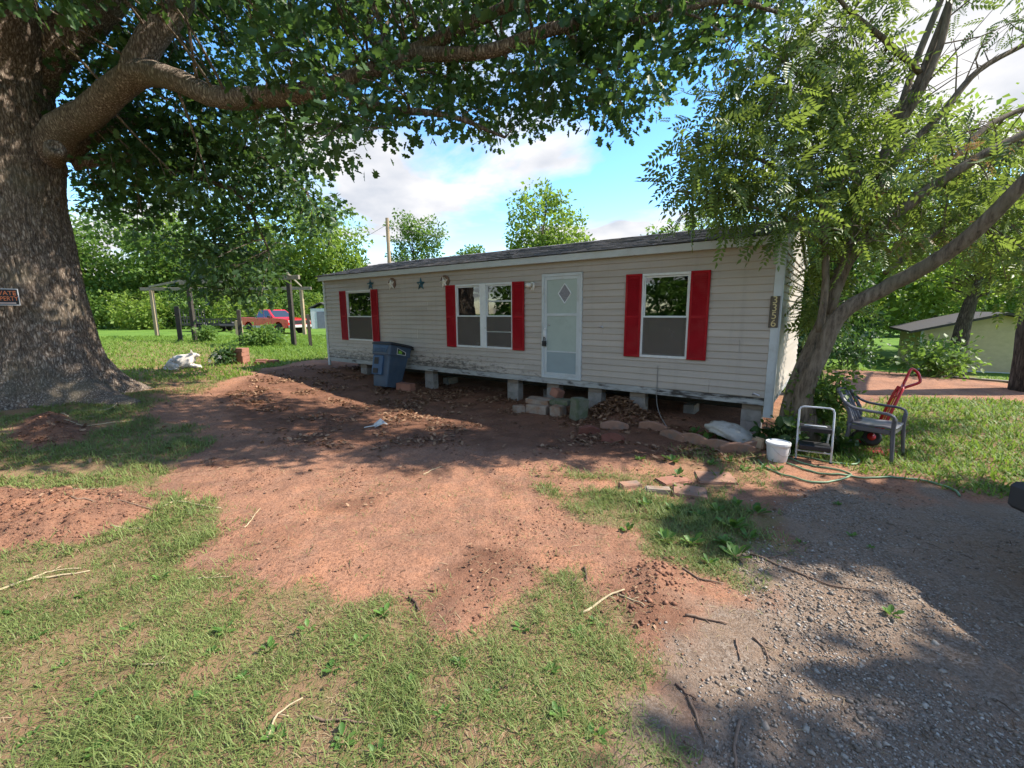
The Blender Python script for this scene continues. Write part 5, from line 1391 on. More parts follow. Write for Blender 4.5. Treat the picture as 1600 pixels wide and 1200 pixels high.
def bark_mat(name, c1, c2, vs=14, bump=.8, vw=.6):
    m, N, L = new_mat(name)
    out = N.new('ShaderNodeOutputMaterial'); b = N.new('ShaderNodeBsdfPrincipled'); L.new(b.outputs[0], out.inputs[0])
    b.inputs['Roughness'].default_value = .9; b.inputs['Specular IOR Level'].default_value = .15
    t = N.new('ShaderNodeTexCoord'); mp = N.new('ShaderNodeMapping'); mp.inputs['Scale'].default_value = (1, 1, .22); L.new(t.outputs['Object'], mp.inputs[0])
    nz_ = nd(N, 'ShaderNodeTexNoise', Scale=vs * .7, Detail=5, Roughness=.6); L.new(mp.outputs[0], nz_.inputs['Vector'])
    wv = N.new('ShaderNodeVectorMath'); wv.operation = 'MULTIPLY_ADD'; wv.inputs[1].default_value = (.09, .09, .09); L.new(nz_.outputs['Color'], wv.inputs[0]); L.new(mp.outputs[0], wv.inputs[2])
    vo = N.new('ShaderNodeTexVoronoi'); vo.feature = 'DISTANCE_TO_EDGE'; vo.inputs['Scale'].default_value = vs; L.new(wv.outputs[0], vo.inputs['Vector'])
    n0 = nd(N, 'ShaderNodeTexNoise', Scale=vs * 2, Detail=8, Roughness=.75); L.new(mp.outputs[0], n0.inputs['Vector'])
    n1 = N.new('ShaderNodeMath'); n1.operation = 'MULTIPLY_ADD'; L.new(vo.outputs['Distance'], n1.inputs[0]); n1.inputs[1].default_value = vw
    hf = N.new('ShaderNodeMath'); hf.operation = 'MULTIPLY'; L.new(n0.outputs['Fac'], hf.inputs[0]); hf.inputs[1].default_value = 1.05 - .35 * vw; L.new(hf.outputs[0], n1.inputs[2])
    n2 = nd(N, 'ShaderNodeTexNoise', Scale=1.4, Detail=6); L.new(t.outputs['Object'], n2.inputs['Vector'])
    c = ramp(N, L, n1.outputs[0], [(.36, [q * .34 for q in c1]), (.52, c1), (.70, c2)])
    c = mix(N, L, ramp(N, L, n2.outputs['Fac'], [(.5, 0.), (.72, .6)]), c, [c1[0] * .8, c1[1] * .95, c1[2] * .85])
    L.new(c, b.inputs['Base Color'])
    bp = nd(N, 'ShaderNodeBump', Strength=bump, Distance=.03); L.new(n1.outputs[0], bp.inputs['Height']); L.new(bp.outputs[0], b.inputs['Normal'])
    return m
M_OAKB = bark_mat('oak_bark', (.20, .15, .115), (.44, .365, .295), 26, 1.0, .7)
M_GRB = bark_mat('grey_bark', (.165, .13, .095), (.25, .21, .16), 9, .35, .12)
M_DKB = bark_mat('dark_bark', (.07, .055, .045), (.13, .105, .085), 12)
L_OAK = leaf_mat('oak_leaf', (.020, .054, .023), (.074, .138, .038), (.14, .25, .045), .37, .45, .35)
L_LEAN = leaf_mat('pinnate_leaf', (.055, .10, .026), (.18, .25, .055), (.28, .38, .06), .42, .45, .35)
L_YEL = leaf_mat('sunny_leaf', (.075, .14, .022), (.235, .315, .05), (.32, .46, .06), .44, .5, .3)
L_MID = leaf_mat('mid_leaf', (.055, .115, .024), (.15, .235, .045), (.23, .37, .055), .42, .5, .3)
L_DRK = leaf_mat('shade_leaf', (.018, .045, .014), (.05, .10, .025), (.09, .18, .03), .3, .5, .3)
L_RED = leaf_mat('reddish_leaf', (.16, .11, .05), (.30, .20, .10), (.36, .22, .09), .4, .5, .3)

def limb(m, pts, radii, n=12, wob=.06, sub=5):
    P = spline(pts, sub); R = lerp_list(radii, len(P))
    P = [p + Vector((random.uniform(-1, 1), random.uniform(-1, 1), random.uniform(-1, 1))) * (r * wob) for p, r in zip(P, R)]
    m.tube(P, R, n)
    return [(p, r) for p, r in zip(P, R)]

def twigs(m, nodes, clusters, r0=.03, r1=.006, maxd=4.0, every=1, n=5):
    NP = np.array([tuple(p) for p, r in nodes]); NR = np.array([r for p, r in nodes])
    for c in list(clusters)[::every]:
        d = np.linalg.norm(NP - np.asarray(c), axis=1); k = int(np.argmin(d))
        if d[k] > maxd or d[k] < .15: continue
        a = Vector(NP[k]); b = Vector(c); mid = a.lerp(b, .5) + Vector((random.uniform(-.3, .3), random.uniform(-.3, .3), random.uniform(-.05, .3))) * (d[k] * .6)
        rr = min(r0, NR[k] * .6) * min(1., .4 + d[k] / 3)
        P = bezier(a, mid, b, 6)
        m.tube(P, lerp_list([rr, rr * .6, r1], 7), n)
        for j in range(2):
            e = b + Vector(tuple(unit(1)[0])) * .35; m.tube([P[4], P[4].lerp(e, .55) + Vector((0, 0, .03)), e], [r1 * 1.2, r1, r1 * .5], 4)

# ------------------------------------------------------------------ the oak
OB = Vector((-9.35, 8.9, 0)); ozg = float(ground_z(OB.x, OB.y))
oak = thing('oak_tree', 'massive old oak at left whose crown overhangs the yard', 'tree', (OB.x, OB.y, ozg))
base = np.array([OB.x, OB.y, ozg])
na, nz = 230, 270
th = np.linspace(0, 2 * np.pi, na, endpoint=False); zs = np.concatenate([np.linspace(-.15, 1.2, 80, endpoint=False), np.linspace(1.2, 6.9, nz - 80)])
TH, ZZ = np.meshgrid(th, zs)
zc = np.clip(ZZ, 0, None)
RR = .745 + .34 * np.exp(-zc / .5) - .012 * zc + .10 * S(3.6, 5.2, ZZ)
for a0, amp, wd, h in ((-15, 1.15, .20, .26), (-48, .22, .22, .5), (-88, .42, .25, .35), (-130, .35, .25, .4), (40, .5, .3, .4), (110, .6, .3, .4), (170, .5, .3, .4), (-165, .3, .2, .4)):
    dth = (TH - math.radians(a0) + np.pi) % (2 * np.pi) - np.pi
    RR = RR + amp * np.exp(-(dth / wd) ** 2) * np.exp(-zc / h)
arc = TH * .85
def ridged(u, v, seed):
    per = int(round(2 * np.pi * .85 * 11)); return 1 - np.abs(2 * fbm(u, v, seed, 3, .5) - 1)
wr = np.minimum(TH, 2 * np.pi - TH)            # blend over the seam at the back
fur = ridged(arc * 13 + .9 * fbm(arc * 2, ZZ * 2, 72), ZZ * 4.2, 71)
fur2 = ridged(arc * 26, ZZ * 8, 73)
lump = fbm(arc * 1.5, ZZ * 1.1, 74, 3)
RR = RR + .085 * (fur - .75) * S(.0, .3, ZZ + .1) + .03 * (fur2 - .7) + .09 * (lump - .5)
leanx = -.02 * zc
TX = RR * np.cos(TH) + leanx; TY = RR * np.sin(TH)
ti = np.arange(na * nz).reshape(nz, na); tn = np.roll(ti, -1, axis=1)
tq = np.stack([ti[:-1], tn[:-1], tn[1:], ti[1:]], -1).reshape(-1)
link('trunk', np_mesh('trunk', np.stack([TX, TY, ZZ], -1).reshape(-1, 3), tq, np.full(na * (nz - 1), 4), smooth=True), M_OAKB, oak)
def oloc(p): return Vector(p) - Vector(base)
NODES = []
LIMBS = [
 ([(-9.67, 9.10, 4.25), (-8.50, 8.90, 5.15), (-7.30, 8.50, 5.49), (-6.29, 8.20, 5.86), (-5.54, 8.00, 5.70), (-4.65, 7.70, 5.29), (-3.59, 7.40, 5.17), (-2.63, 7.20, 5.21), (-1.43, 7.00, 5.53), (-0.31, 6.80, 5.89), (0.88, 6.60, 6.25)], [.40, .29, .235, .21, .18, .16, .15, .13, .11, .08, .05]),
 ([(-6.38, 8.20, 5.82), (-6.01, 8.30, 6.47), (-5.52, 8.50, 7.26), (-4.99, 8.80, 8.61)], [.21, .21, .20, .17]),
 ([(-8.90, 9.40, 5.04), (-8.02, 9.90, 5.82), (-7.19, 10.60, 5.89), (-6.00, 11.20, 5.61), (-5.13, 11.80, 4.90)], [.20, .16, .13, .08, .04]),
 ([(-8.83, 9.50, 4.89), (-7.95, 10.20, 5.21), (-7.00, 11.00, 4.95), (-6.53, 11.40, 4.63), (-6.23, 11.80, 3.51)], [.13, .10, .07, .05, .02]),
 ([(-9.90, 9.20, 4.28), (-9.12, 9.20, 6.11), (-8.40, 9.30, 7.03), (-7.69, 9.60, 7.86), (-7.06, 10.00, 9.43)], [.2, .34, .33, .28, .2]),
 ([(-9.92, 9.10, 4.25), (-9.37, 8.95, 5.89), (-8.94, 8.70, 6.91), (-8.50, 8.40, 8.51)], [.3, .60, .55, .4]),
 ([(-9.39, 8.60, 5.21), (-10.00, 8.00, 5.96), (-11.33, 7.50, 7.09)], [.45, .35, .2]),
 ([(-1.43, 7.00, 5.53), (-0.32, 6.70, 5.40), (0.72, 6.60, 5.65), (1.82, 6.60, 5.72), (2.87, 6.70, 6.00), (3.72, 6.80, 5.90)], [.10, .09, .08, .06, .04, .02]),
 ([(-2.63, 7.20, 5.21), (-1.83, 7.00, 4.82), (-0.90, 7.00, 4.72), (-0.07, 7.10, 4.45)], [.08, .06, .04, .02]),
 ([(0.72, 6.60, 5.65), (1.28, 6.80, 5.20), (1.76, 7.00, 4.62)], [.05, .035, .015]),
 ([(-3.28, 8.00, 7.56), (-2.57, 7.80, 6.54), (-2.06, 7.70, 6.06), (-1.44, 7.50, 5.56)], [.12, .09, .07, .03]),
]
for pts, rr in LIMBS:
    m = MB(); NODES += limb(m, [oloc(p) for p in pts], rr, 14)
    m.build('branch', M_OAKB, oak, 0, True)
kn = Vector((-7.90, 8.25, 4.74)) - Vector(base)
MB().lathe([(.15, -.2), (.15, 0), (.125, .06), (.085, .07), (.05, .02), (0, .0)], 16, Matrix.Translation(kn) @ Matrix.Rotation(math.radians(75), 4, Vector((.69, .72, 0)))).build('knot', M_OAKB, oak, 0, True)
OC1 = [(-9.26,8.84,7.94), (-1.29,7.45,7.41), (-3.05,8.59,8.02), (-10.28,10.16,8.12), (-1.67,9.43,6.07), (0.14,5.81,5.68), (3.59,6.99,6.41), (2.86,7.59,5.79), (1.34,8.49,8.40), (-4.44,8.31,8.08), (3.58,8.19,7.52), (0.62,8.95,8.02), (-0.42,8.92,6.07), (-4.28,9.14,5.86), (-5.54,10.70,7.97), (-7.74,10.53,7.48), (-7.33,8.64,8.00), (1.16,9.30,6.76), (-1.02,9.49,6.69), (1.14,6.01,4.38), (2.13,6.93,6.91), (-3.34,9.47,5.57), (-1.52,6.00,4.65), (-0.04,8.04,6.85), (-1.89,6.55,5.38), (-2.48,7.63,7.45), (-1.98,7.30,5.00), (-5.27,10.09,8.09), (-5.61,9.49,7.87), (-2.08,9.40,6.03), (2.59,8.89,5.77), (1.85,7.63,6.99), (-4.76,7.97,7.23), (-6.30,9.51,6.68), (-3.63,8.49,7.07), (-8.03,7.75,7.42), (-3.58,7.06,5.29), (-5.24,6.86,6.85), (-0.28,9.60,5.43), (2.77,8.04,7.97), (2.68,5.83,5.01), (-10.76,9.77,7.78), (-6.84,10.29,8.27), (1.16,6.41,5.40), (-3.54,7.95,4.89), (-6.57,10.42,6.37), (0.01,7.94,6.13), (-0.24,8.34,7.21), (-0.96,7.62,5.08), (2.61,8.25,5.91), (0.58,9.09,8.68), (-8.73,9.20,8.67), (-3.59,7.25,6.72), (-0.30,7.65,7.33), (-1.94,9.17,7.93), (2.72,7.38,6.99), (0.41,7.51,5.21), (-0.58,7.14,5.29), (-0.48,8.45,6.28), (-2.26,7.45,6.61), (-8.31,9.04,8.96), (-5.88,8.08,7.54), (-3.58,8.85,5.52), (3.32,8.12,6.39), (-1.63,7.71,7.28), (-3.92,6.33,6.49), (-2.77,8.64,5.33), (-9.85,9.10,8.21), (-3.03,8.75,6.12), (-0.68,7.87,5.39), (-7.58,9.58,8.63), (-7.06,11.18,8.35), (-12.81,10.56,8.10), (1.59,7.32,7.11), (-1.06,8.98,8.80), (-3.11,6.65,6.38), (-0.36,6.73,7.01), (-5.71,8.58,7.65), (0.61,7.11,6.51), (-8.98,8.68,8.47), (-2.74,8.21,6.76), (1.28,9.45,8.98), (3.72,7.58,6.38), (2.32,9.16,8.31), (-8.36,8.54,7.82), (-4.05,6.13,6.39), (1.16,6.01,6.54), (-4.96,9.10,8.26), (1.49,7.82,5.60), (-1.69,6.08,6.44), (-8.13,10.97,8.69), (-7.96,8.51,7.82), (-2.45,7.12,5.61), (-1.49,8.90,6.09), (-6.48,6.01,6.46), (-5.44,9.71,7.36), (-10.07,9.06,8.31), (0.27,7.72,6.60), (-5.43,10.45,7.37), (-12.15,10.66,8.51), (1.61,6.95,5.37), (-2.67,8.04,5.57), (-9.64,8.48,7.55), (-3.39,5.81,5.96), (-5.69,10.04,6.07), (-1.70,6.21,6.32), (-1.17,8.34,8.00), (1.29,7.03,7.03), (-4.03,7.72,4.81), (-0.57,6.05,5.93), (4.75,9.33,6.97), (-9.57,9.01,8.95), (-3.45,8.92,5.34), (-1.29,7.43,6.01), (-0.47,7.47,7.09), (-0.42,6.62,6.17), (0.25,6.02,4.94), (2.98,8.41,6.65), (0.41,8.28,6.37), (-8.01,9.86,7.43), (-5.11,7.38,7.16), (0.52,6.56,5.76), (-0.42,7.56,4.90), (2.24,7.57,6.68), (-6.38,7.40,7.71), (-2.88,6.27,5.28), (-1.99,6.11,5.87), (-6.62,8.05,7.21), (-6.87,6.41,6.13), (0.79,6.96,5.14), (1.98,5.87,6.12), (-5.82,10.32,6.83), (-3.89,6.37,6.76), (-2.80,6.49,6.40), (-3.32,7.75,5.33), (-7.65,9.96,7.44), (3.12,9.52,7.54), (-5.97,5.93,6.21), (-0.04,8.09,5.86), (-8.81,10.50,8.20), (-4.88,6.33,6.13), (-6.16,6.37,6.14), (-1.13,9.11,7.82), (-1.18,7.04,7.39), (0.85,8.30,7.11), (-10.93,10.08,8.22), (-2.40,6.17,5.81), (1.25,8.34,7.25), (4.23,8.76,7.62), (2.89,8.50,7.62), (-10.00,10.60,8.06), (3.24,7.47,5.72), (1.59,6.02,6.32), (-0.49,7.71,6.13), (4.07,7.41,6.52), (-2.29,6.03,4.86), (-5.66,10.44,8.01), (-3.87,7.87,5.05), (-1.98,9.54,6.40), (-7.23,6.14,6.42), (-7.83,9.55,9.32), (-3.49,7.59,6.81), (-4.25,9.12,8.72), (-6.34,11.16,8.75), (4.17,9.02,8.75), (2.79,9.52,8.39), (-10.70,10.41,8.00), (-4.16,7.17,7.20), (-6.71,6.94,6.31), (0.54,6.07,4.84), (-3.82,9.42,8.75), (3.55,8.09,7.89), (-2.15,5.97,4.50), (0.05,7.08,7.28), (0.01,7.36,5.25), (3.49,8.17,6.85), (-6.34,6.99,7.00), (-0.84,8.60,7.39), (-2.97,7.57,7.18), (-7.90,6.92,6.94), (-4.27,9.00,7.28), (1.56,6.54,5.73), (-0.64,9.44,7.64), (1.70,8.68,7.46), (1.99,6.73,5.42), (1.85,8.15,5.10), (-5.20,5.98,6.41), (-1.47,9.09,6.43), (-2.11,6.02,5.64), (-5.01,7.99,7.19), (-11.89,11.14,8.37), (-1.56,7.06,5.68), (0.82,6.45,6.54), (-6.76,9.53,8.36), (1.48,8.40,6.20), (-6.57,11.19,7.76), (-5.29,6.09,5.86), (-1.87,6.46,6.34), (-2.66,7.18,4.30), (2.53,7.52,5.91), (1.10,7.80,7.31), (1.85,6.99,7.23), (-2.24,8.73,7.10), (-6.95,9.98,7.00), (-9.84,8.80,8.82), (1.40,5.89,4.56), (-2.10,9.49,7.49), (0.63,9.04,5.52), (-4.00,8.09,5.51), (-1.77,9.01,6.48), (-8.97,7.52,7.03), (-7.95,11.14,8.35), (-3.69,9.51,7.38), (-2.64,9.19,7.25), (2.52,6.28,6.21), (-6.70,9.49,7.06), (-5.04,6.76,6.92), (-7.62,7.45,6.79), (-6.51,9.34,7.62), (-0.27,8.88,6.97), (-3.66,9.40,9.26), (-9.66,10.93,8.64), (0.93,8.78,8.53), (-1.84,8.01,6.87), (-12.56,10.67,8.11), (-5.25,5.82,5.63), (-3.05,6.31,6.39), (0.47,8.06,8.17), (0.07,8.66,8.16), (2.08,8.43,7.18), (0.91,6.55,5.94), (-2.75,6.85,7.09), (-3.89,9.44,8.12), (-7.94,9.89,8.14), (-5.94,10.64,7.29), (1.37,7.97,6.48), (-5.27,9.49,6.96), (-0.75,6.70,5.71), (-8.54,9.14,7.86), (1.16,6.33,6.21), (1.73,6.52,5.62), (0.52,6.74,4.99), (-1.18,7.18,6.89), (-2.19,8.64,7.65), (-4.31,9.43,5.17), (3.53,7.26,7.17), (-1.76,6.61,4.52), (-7.34,9.46,9.00), (0.78,7.95,6.31), (-7.57,9.33,8.66), (-5.98,9.69,6.42), (-1.10,8.22,6.88), (3.48,8.80,7.33), (-2.10,5.87,6.35), (1.86,7.76,6.16), (-4.21,6.58,6.90), (-1.84,7.79,7.73), (-9.86,8.36,7.31), (-3.01,6.35,6.82), (-6.88,7.07,7.32), (-1.42,7.16,7.36), (-6.67,9.30,8.90), (-0.19,8.36,5.48), (0.21,6.29,6.61), (2.96,8.14,7.16), (-2.52,5.94,5.01), (-2.89,6.41,5.58), (4.14,8.93,7.41), (0.11,9.13,7.26), (0.94,7.23,5.08), (-7.97,7.45,7.34), (-1.22,9.01,5.97), (3.09,7.71,6.88), (-5.66,8.48,8.49), (0.32,5.95,6.16), (1.02,7.19,6.04), (-3.23,6.82,5.32), (3.22,6.60,6.40), (-6.84,11.17,7.50), (-1.88,8.13,8.18), (-4.58,7.05,6.84), (-0.81,7.16,5.28), (-0.69,6.01,6.22), (-6.95,6.10,6.52), (-1.26,6.85,6.00), (-7.07,10.63,8.18), (-0.93,7.24,5.75), (1.91,8.98,8.01), (-7.27,8.11,7.52), (-8.48,7.64,7.62), (-3.23,8.12,6.37), (1.99,5.93,5.67), (-1.37,8.16,7.28), (-7.86,6.83,7.27), (-7.16,10.78,7.78), (-5.29,10.01,6.01), (-3.46,6.57,6.18), (4.92,9.18,7.29), (1.91,6.97,6.16), (1.00,6.60,5.43), (-4.03,8.40,6.60), (-9.73,10.27,8.18), (-0.69,8.12,8.09), (2.62,8.53,6.69), (-1.65,6.33,6.83), (-10.23,9.85,8.00), (-7.34,11.28,6.97), (-6.41,10.66,8.01), (-2.20,6.68,7.05), (0.32,8.53,5.24), (2.85,7.19,6.06), (-3.90,6.80,7.18), (0.98,9.11,7.37), (-4.05,7.51,7.70), (3.08,7.67,7.56), (-1.00,6.59,6.06), (-2.65,7.60,7.02), (0.86,7.80,7.12), (-4.03,7.22,6.61), (-1.54,6.45,5.06), (-2.34,5.92,4.02), (-0.65,6.71,4.61), (-5.58,9.03,8.21), (-1.17,6.85,4.66), (1.54,7.06,7.12), (0.99,9.23,5.75), (0.58,8.30,7.04), (2.18,6.91,6.44), (-2.19,9.03,6.97), (-2.22,9.51,8.73), (0.06,8.25,5.17), (0.17,6.19,6.21), (-3.98,8.85,8.31), (2.22,6.89,7.25), (-10.15,8.77,7.90), (-0.03,5.99,6.01), (-1.05,7.85,7.24), (-1.28,8.54,8.36), (1.63,6.03,4.76), (-1.78,5.89,4.11), (-3.16,9.37,7.09), (1.08,6.70,5.14), (-5.84,9.31,7.69), (-5.49,6.17,6.01), (1.18,5.87,5.50), (1.45,6.07,6.62), (-7.97,6.75,6.70), (-0.80,8.78,6.61), (3.97,8.48,6.75), (-4.53,6.46,6.07)]
OC1B = [(-6.53,10.55,5.31), (-6.22,9.05,5.62), (-4.21,9.63,4.98), (-4.77,10.18,5.40), (-7.24,10.00,5.66), (-9.42,11.11,7.64), (-8.00,9.77,6.66), (-9.35,10.65,4.87), (-7.50,10.27,7.01), (-5.63,9.29,6.30), (-5.77,10.74,5.71), (-7.26,9.07,5.00), (-5.43,10.32,5.97), (-5.97,9.64,5.43), (-6.42,9.19,6.82), (-5.04,10.72,5.92), (-6.69,10.21,5.88), (-7.08,10.49,5.39), (-5.62,10.05,4.94), (-9.14,10.83,5.57), (-8.20,9.40,6.57), (-6.32,9.80,6.34), (-7.10,11.19,5.73), (-7.00,10.30,5.01), (-7.66,9.52,6.79), (-7.87,10.97,6.53), (-6.81,9.87,6.96), (-8.65,10.40,6.38), (-6.99,9.74,4.56), (-7.24,10.14,5.41), (-7.81,10.38,6.67), (-9.27,11.00,6.07), (-7.31,9.79,5.86), (-6.42,9.41,4.37), (-7.46,10.67,6.04), (-6.18,11.06,6.66), (-6.85,9.07,6.46), (-7.25,9.51,5.15), (-7.52,9.08,4.77), (-8.85,10.74,6.83), (-7.14,10.83,5.74), (-5.75,10.81,6.45), (-8.14,10.39,7.60), (-8.11,9.35,5.71), (-7.50,9.67,4.77), (-8.43,10.62,6.84), (-6.11,9.94,6.21), (-5.77,8.94,4.46), (-6.42,10.74,6.25), (-8.05,9.35,6.03), (-5.50,9.71,5.49), (-7.58,9.16,5.60), (-8.16,10.54,6.19), (-9.03,10.95,7.85), (-7.96,10.80,5.17), (-9.73,11.10,5.31), (-9.15,11.04,4.94), (-6.16,10.50,6.52), (-7.92,9.94,5.06), (-5.50,11.02,5.59), (-7.50,10.89,6.92), (-8.50,9.85,6.49)]
OC2 = [(-5.28,12.93,4.33), (-8.14,12.41,4.60), (-6.31,11.59,5.59), (-8.38,12.88,4.39), (-8.34,11.66,5.27), (-6.95,11.83,2.32), (-7.59,11.53,3.42), (-5.64,11.49,5.33), (-7.64,10.82,5.22), (-7.02,10.97,2.77), (-9.13,12.92,5.09), (-8.82,12.88,4.40), (-4.72,11.06,4.43), (-6.64,11.62,5.19), (-6.69,10.45,3.16), (-6.54,11.60,4.66), (-8.74,11.79,3.63), (-8.72,11.27,5.74), (-7.74,12.07,5.84), (-6.19,10.61,5.42), (-6.60,12.31,5.03), (-7.80,12.27,4.79), (-8.88,11.02,4.86), (-8.86,12.48,2.50), (-7.43,11.22,2.47), (-7.14,11.96,4.11), (-5.54,11.97,4.81), (-6.50,12.80,4.88), (-8.10,10.99,4.53), (-8.46,12.65,3.19), (-7.57,12.92,3.08), (-10.10,12.31,6.24), (-7.20,11.71,2.53), (-6.89,12.18,2.90), (-5.91,12.75,5.56), (-7.05,12.86,3.31), (-8.40,10.59,4.08), (-5.48,11.53,4.94), (-6.13,12.68,4.91), (-9.16,11.95,5.24), (-7.63,10.65,5.66), (-5.08,10.90,5.23), (-4.53,12.00,4.55), (-7.90,12.71,4.50), (-10.20,11.46,4.61), (-9.62,12.35,5.01), (-7.37,10.60,4.25), (-6.17,11.93,3.10), (-5.26,12.24,4.11), (-8.85,12.87,3.48), (-8.07,12.96,5.72), (-11.29,12.94,4.74), (-8.89,12.80,3.12), (-10.57,12.59,4.32), (-9.39,12.25,3.86), (-7.58,12.27,5.02), (-10.33,12.40,5.05), (-6.04,10.68,2.37), (-8.69,11.42,5.44), (-6.77,10.90,5.55), (-6.16,12.15,5.04), (-7.63,12.70,3.50), (-10.27,11.76,5.08), (-7.17,12.76,5.84), (-7.54,11.59,3.74), (-4.38,10.40,4.76), (-5.85,12.00,4.12), (-5.63,10.33,2.74), (-10.28,12.89,4.98), (-6.58,12.91,3.81), (-7.08,10.85,5.69), (-8.20,12.42,5.39), (-8.72,11.82,5.14), (-7.79,11.48,3.54), (-5.80,10.71,5.07), (-7.06,11.16,3.86), (-7.39,12.78,5.12), (-5.74,11.09,5.20), (-6.89,11.26,2.96), (-7.71,10.56,5.36), (-10.03,11.56,5.39), (-8.11,11.68,5.81), (-10.26,12.03,5.77), (-8.67,12.60,2.83), (-6.14,11.03,4.15), (-8.48,11.31,5.61), (-10.35,12.39,5.52), (-7.30,11.55,3.58), (-9.33,10.76,4.59), (-9.43,10.58,5.19), (-6.70,11.04,5.39), (-7.05,12.17,3.45)]
OC3 = []
for _ in range(260):
    v = unit(1)[0]; r = random.random() ** .4
    OC3.append((-9.5 + v[0] * 7.5 * r, 7.5 + v[1] * 7.0 * r, 9.6 + v[2] * 3.3 * r))
OC3 = [c for c in OC3 if c[1] > -1 and (c[2] > 1.9 + .62 * math.hypot(c[0] * .3, c[1]) or c[0] < -1.15 * c[1])]
OC3 = [c for c in OC3 if not (c[0] > -3.5 and c[2] < 9)]
m = MB(); twigs(m, NODES, [tuple(np.array(c) - base) for c in OC1 + OC1B + OC2], .03, .007, 1.7)
tag(m.build('twigs', M_OAKB, oak), kind='stuff')
foliage('crown', L_OAK, oak, base, OC1, 84, .46, .125, OAK_V, OAK_F, .35)
foliage('crown', L_OAK, oak, base, OC1B, 95, .60, .14, OAK_V, OAK_F, .35)
foliage('crown', L_OAK, oak, base, OC2, 90, .58, .15, OAK_V, OAK_F, .35)
foliage('crown', L_OAK, oak, base, OC3, 60, 1.0, .30, DIA_V, DIA_F, .2)
# sign nailed to the trunk
sp = Vector((-8.94, 7.93, 2.21)); 
sg = thing('private_property_sign', 'black and orange PRIVATE PROPERTY sign nailed to the oak trunk', 'sign', tuple(sp), math.radians(46))
MB().box(-.20, .20, -.006, .006, -.145, .145).build('plate', M('sign_white', (.6, .6, .6), .5, .05), sg)
MB().box(-.188, .188, -.0085, -.0065, -.133, .133).build('field', M('sign_black', (.012, .012, .014), .5, .05), sg)
M_ORG = M('sign_orange', (.75, .20, .06), .5, .05)
mtext('lettering', 'PRIVATE', .105, M_ORG, sg, (0, -.010, .065), sx=.86)
mtext('lettering', 'PROPERTY', .105, M_ORG, sg, (0, -.010, -.03), sx=.74)
MB().box(-.15, .15, -.010, -.0087, -.115, -.095).build('rule', M('sign_pale', (.6, .45, .4), .5, .05), sg)

# ------------------------------------------------------------------ leaning multi-stemmed tree by the near corner
LB = Vector((4.22, 6.28, -.05))
lt = thing('leaning_tree', 'multi stemmed leaning tree with feathery leaves by the near corner', 'tree', tuple(LB))
lbase = np.array(tuple(LB))
def lloc(p): return Vector(p) - LB
LN = []
STEMS = [
 ([(4.30, 6.22, -.1), (4.09, 6.10, 0.68), (4.22, 6.00, 1.36), (4.35, 5.90, 1.84), (4.69, 5.70, 2.14), (4.94, 5.40, 2.40), (5.11, 5.10, 2.71), (5.26, 4.80, 3.16), (5.53, 4.50, 3.73)], [.21, .125, .10, .095, .09, .085, .078, .068, .05]),
 ([(4.12, 6.34, -.1), (4.09, 6.35, 0.63), (4.34, 6.40, 1.38), (4.56, 6.40, 2.01), (4.73, 6.40, 2.89), (4.87, 6.40, 3.39), (5.17, 6.40, 4.28), (5.42, 6.40, 4.94), (5.74, 6.40, 6.09)], [.18, .105, .088, .078, .07, .062, .055, .046, .033]),
 ([(4.49, 6.40, 1.83), (4.65, 6.30, 2.57), (4.99, 6.10, 3.04), (5.43, 6.00, 3.45), (5.92, 5.90, 3.79), (6.54, 5.80, 4.12)], [.10, .085, .075, .065, .055, .04]),
 ([(4.69, 6.30, 2.62), (5.40, 6.50, 3.16), (6.04, 6.60, 3.77), (6.67, 6.70, 4.39), (7.44, 6.80, 4.75)], [.06, .055, .045, .04, .03]),
 ([(4.83, 6.40, 3.18), (5.39, 6.60, 3.94), (6.01, 6.70, 4.56), (6.55, 6.80, 5.17), (7.39, 6.90, 5.62)], [.06, .055, .045, .04, .03]),
 ([(5.17, 6.40, 4.24), (5.36, 6.30, 4.71), (5.55, 6.30, 5.38), (5.55, 6.30, 6.16)], [.05, .045, .04, .03]),
 ([(4.87, 6.40, 3.39), (5.48, 6.80, 4.52), (5.81, 7.00, 5.35), (6.15, 7.10, 6.23), (6.41, 7.20, 6.93)], [.05, .05, .045, .04, .03]),
 ([(4.95, 6.00, 2.37), (5.55, 6.20, 2.76), (6.28, 6.40, 3.21), (6.68, 6.40, 3.46)], [.04, .035, .03, .015]),
 ([(4.29, 6.20, 1.57), (4.30, 6.20, 2.27), (4.23, 6.30, 3.21), (3.99, 6.40, 4.05), (3.72, 6.50, 4.89)], [.05, .045, .04, .03, .02]),
 ([(4.87, 6.40, 3.39), (4.47, 6.50, 4.24), (3.94, 6.60, 5.01), (3.39, 6.60, 5.40)], [.05, .04, .03, .015]),
 ([(4.73, 6.40, 2.89), (4.05, 6.40, 3.48), (3.40, 6.40, 3.89), (2.70, 6.40, 4.02)], [.04, .035, .025, .012]),
 ([(5.42, 6.40, 4.94), (4.78, 6.30, 5.31), (4.25, 6.30, 5.68), (3.79, 6.30, 6.18)], [.04, .035, .025, .012]),
 ([(4.27, 6.30, 2.79), (3.67, 6.30, 3.13), (3.05, 6.30, 3.30), (2.45, 6.30, 3.22)], [.03, .025, .02, .01]),
]
for k, (pts, rr) in enumerate(STEMS):
    m = MB(); LN += limb(m, [lloc(p) for p in pts], rr, 14 if k < 3 else 9, .05)
    m.build('trunk' if k < 2 else 'branch', M_GRB, lt, 0, True)
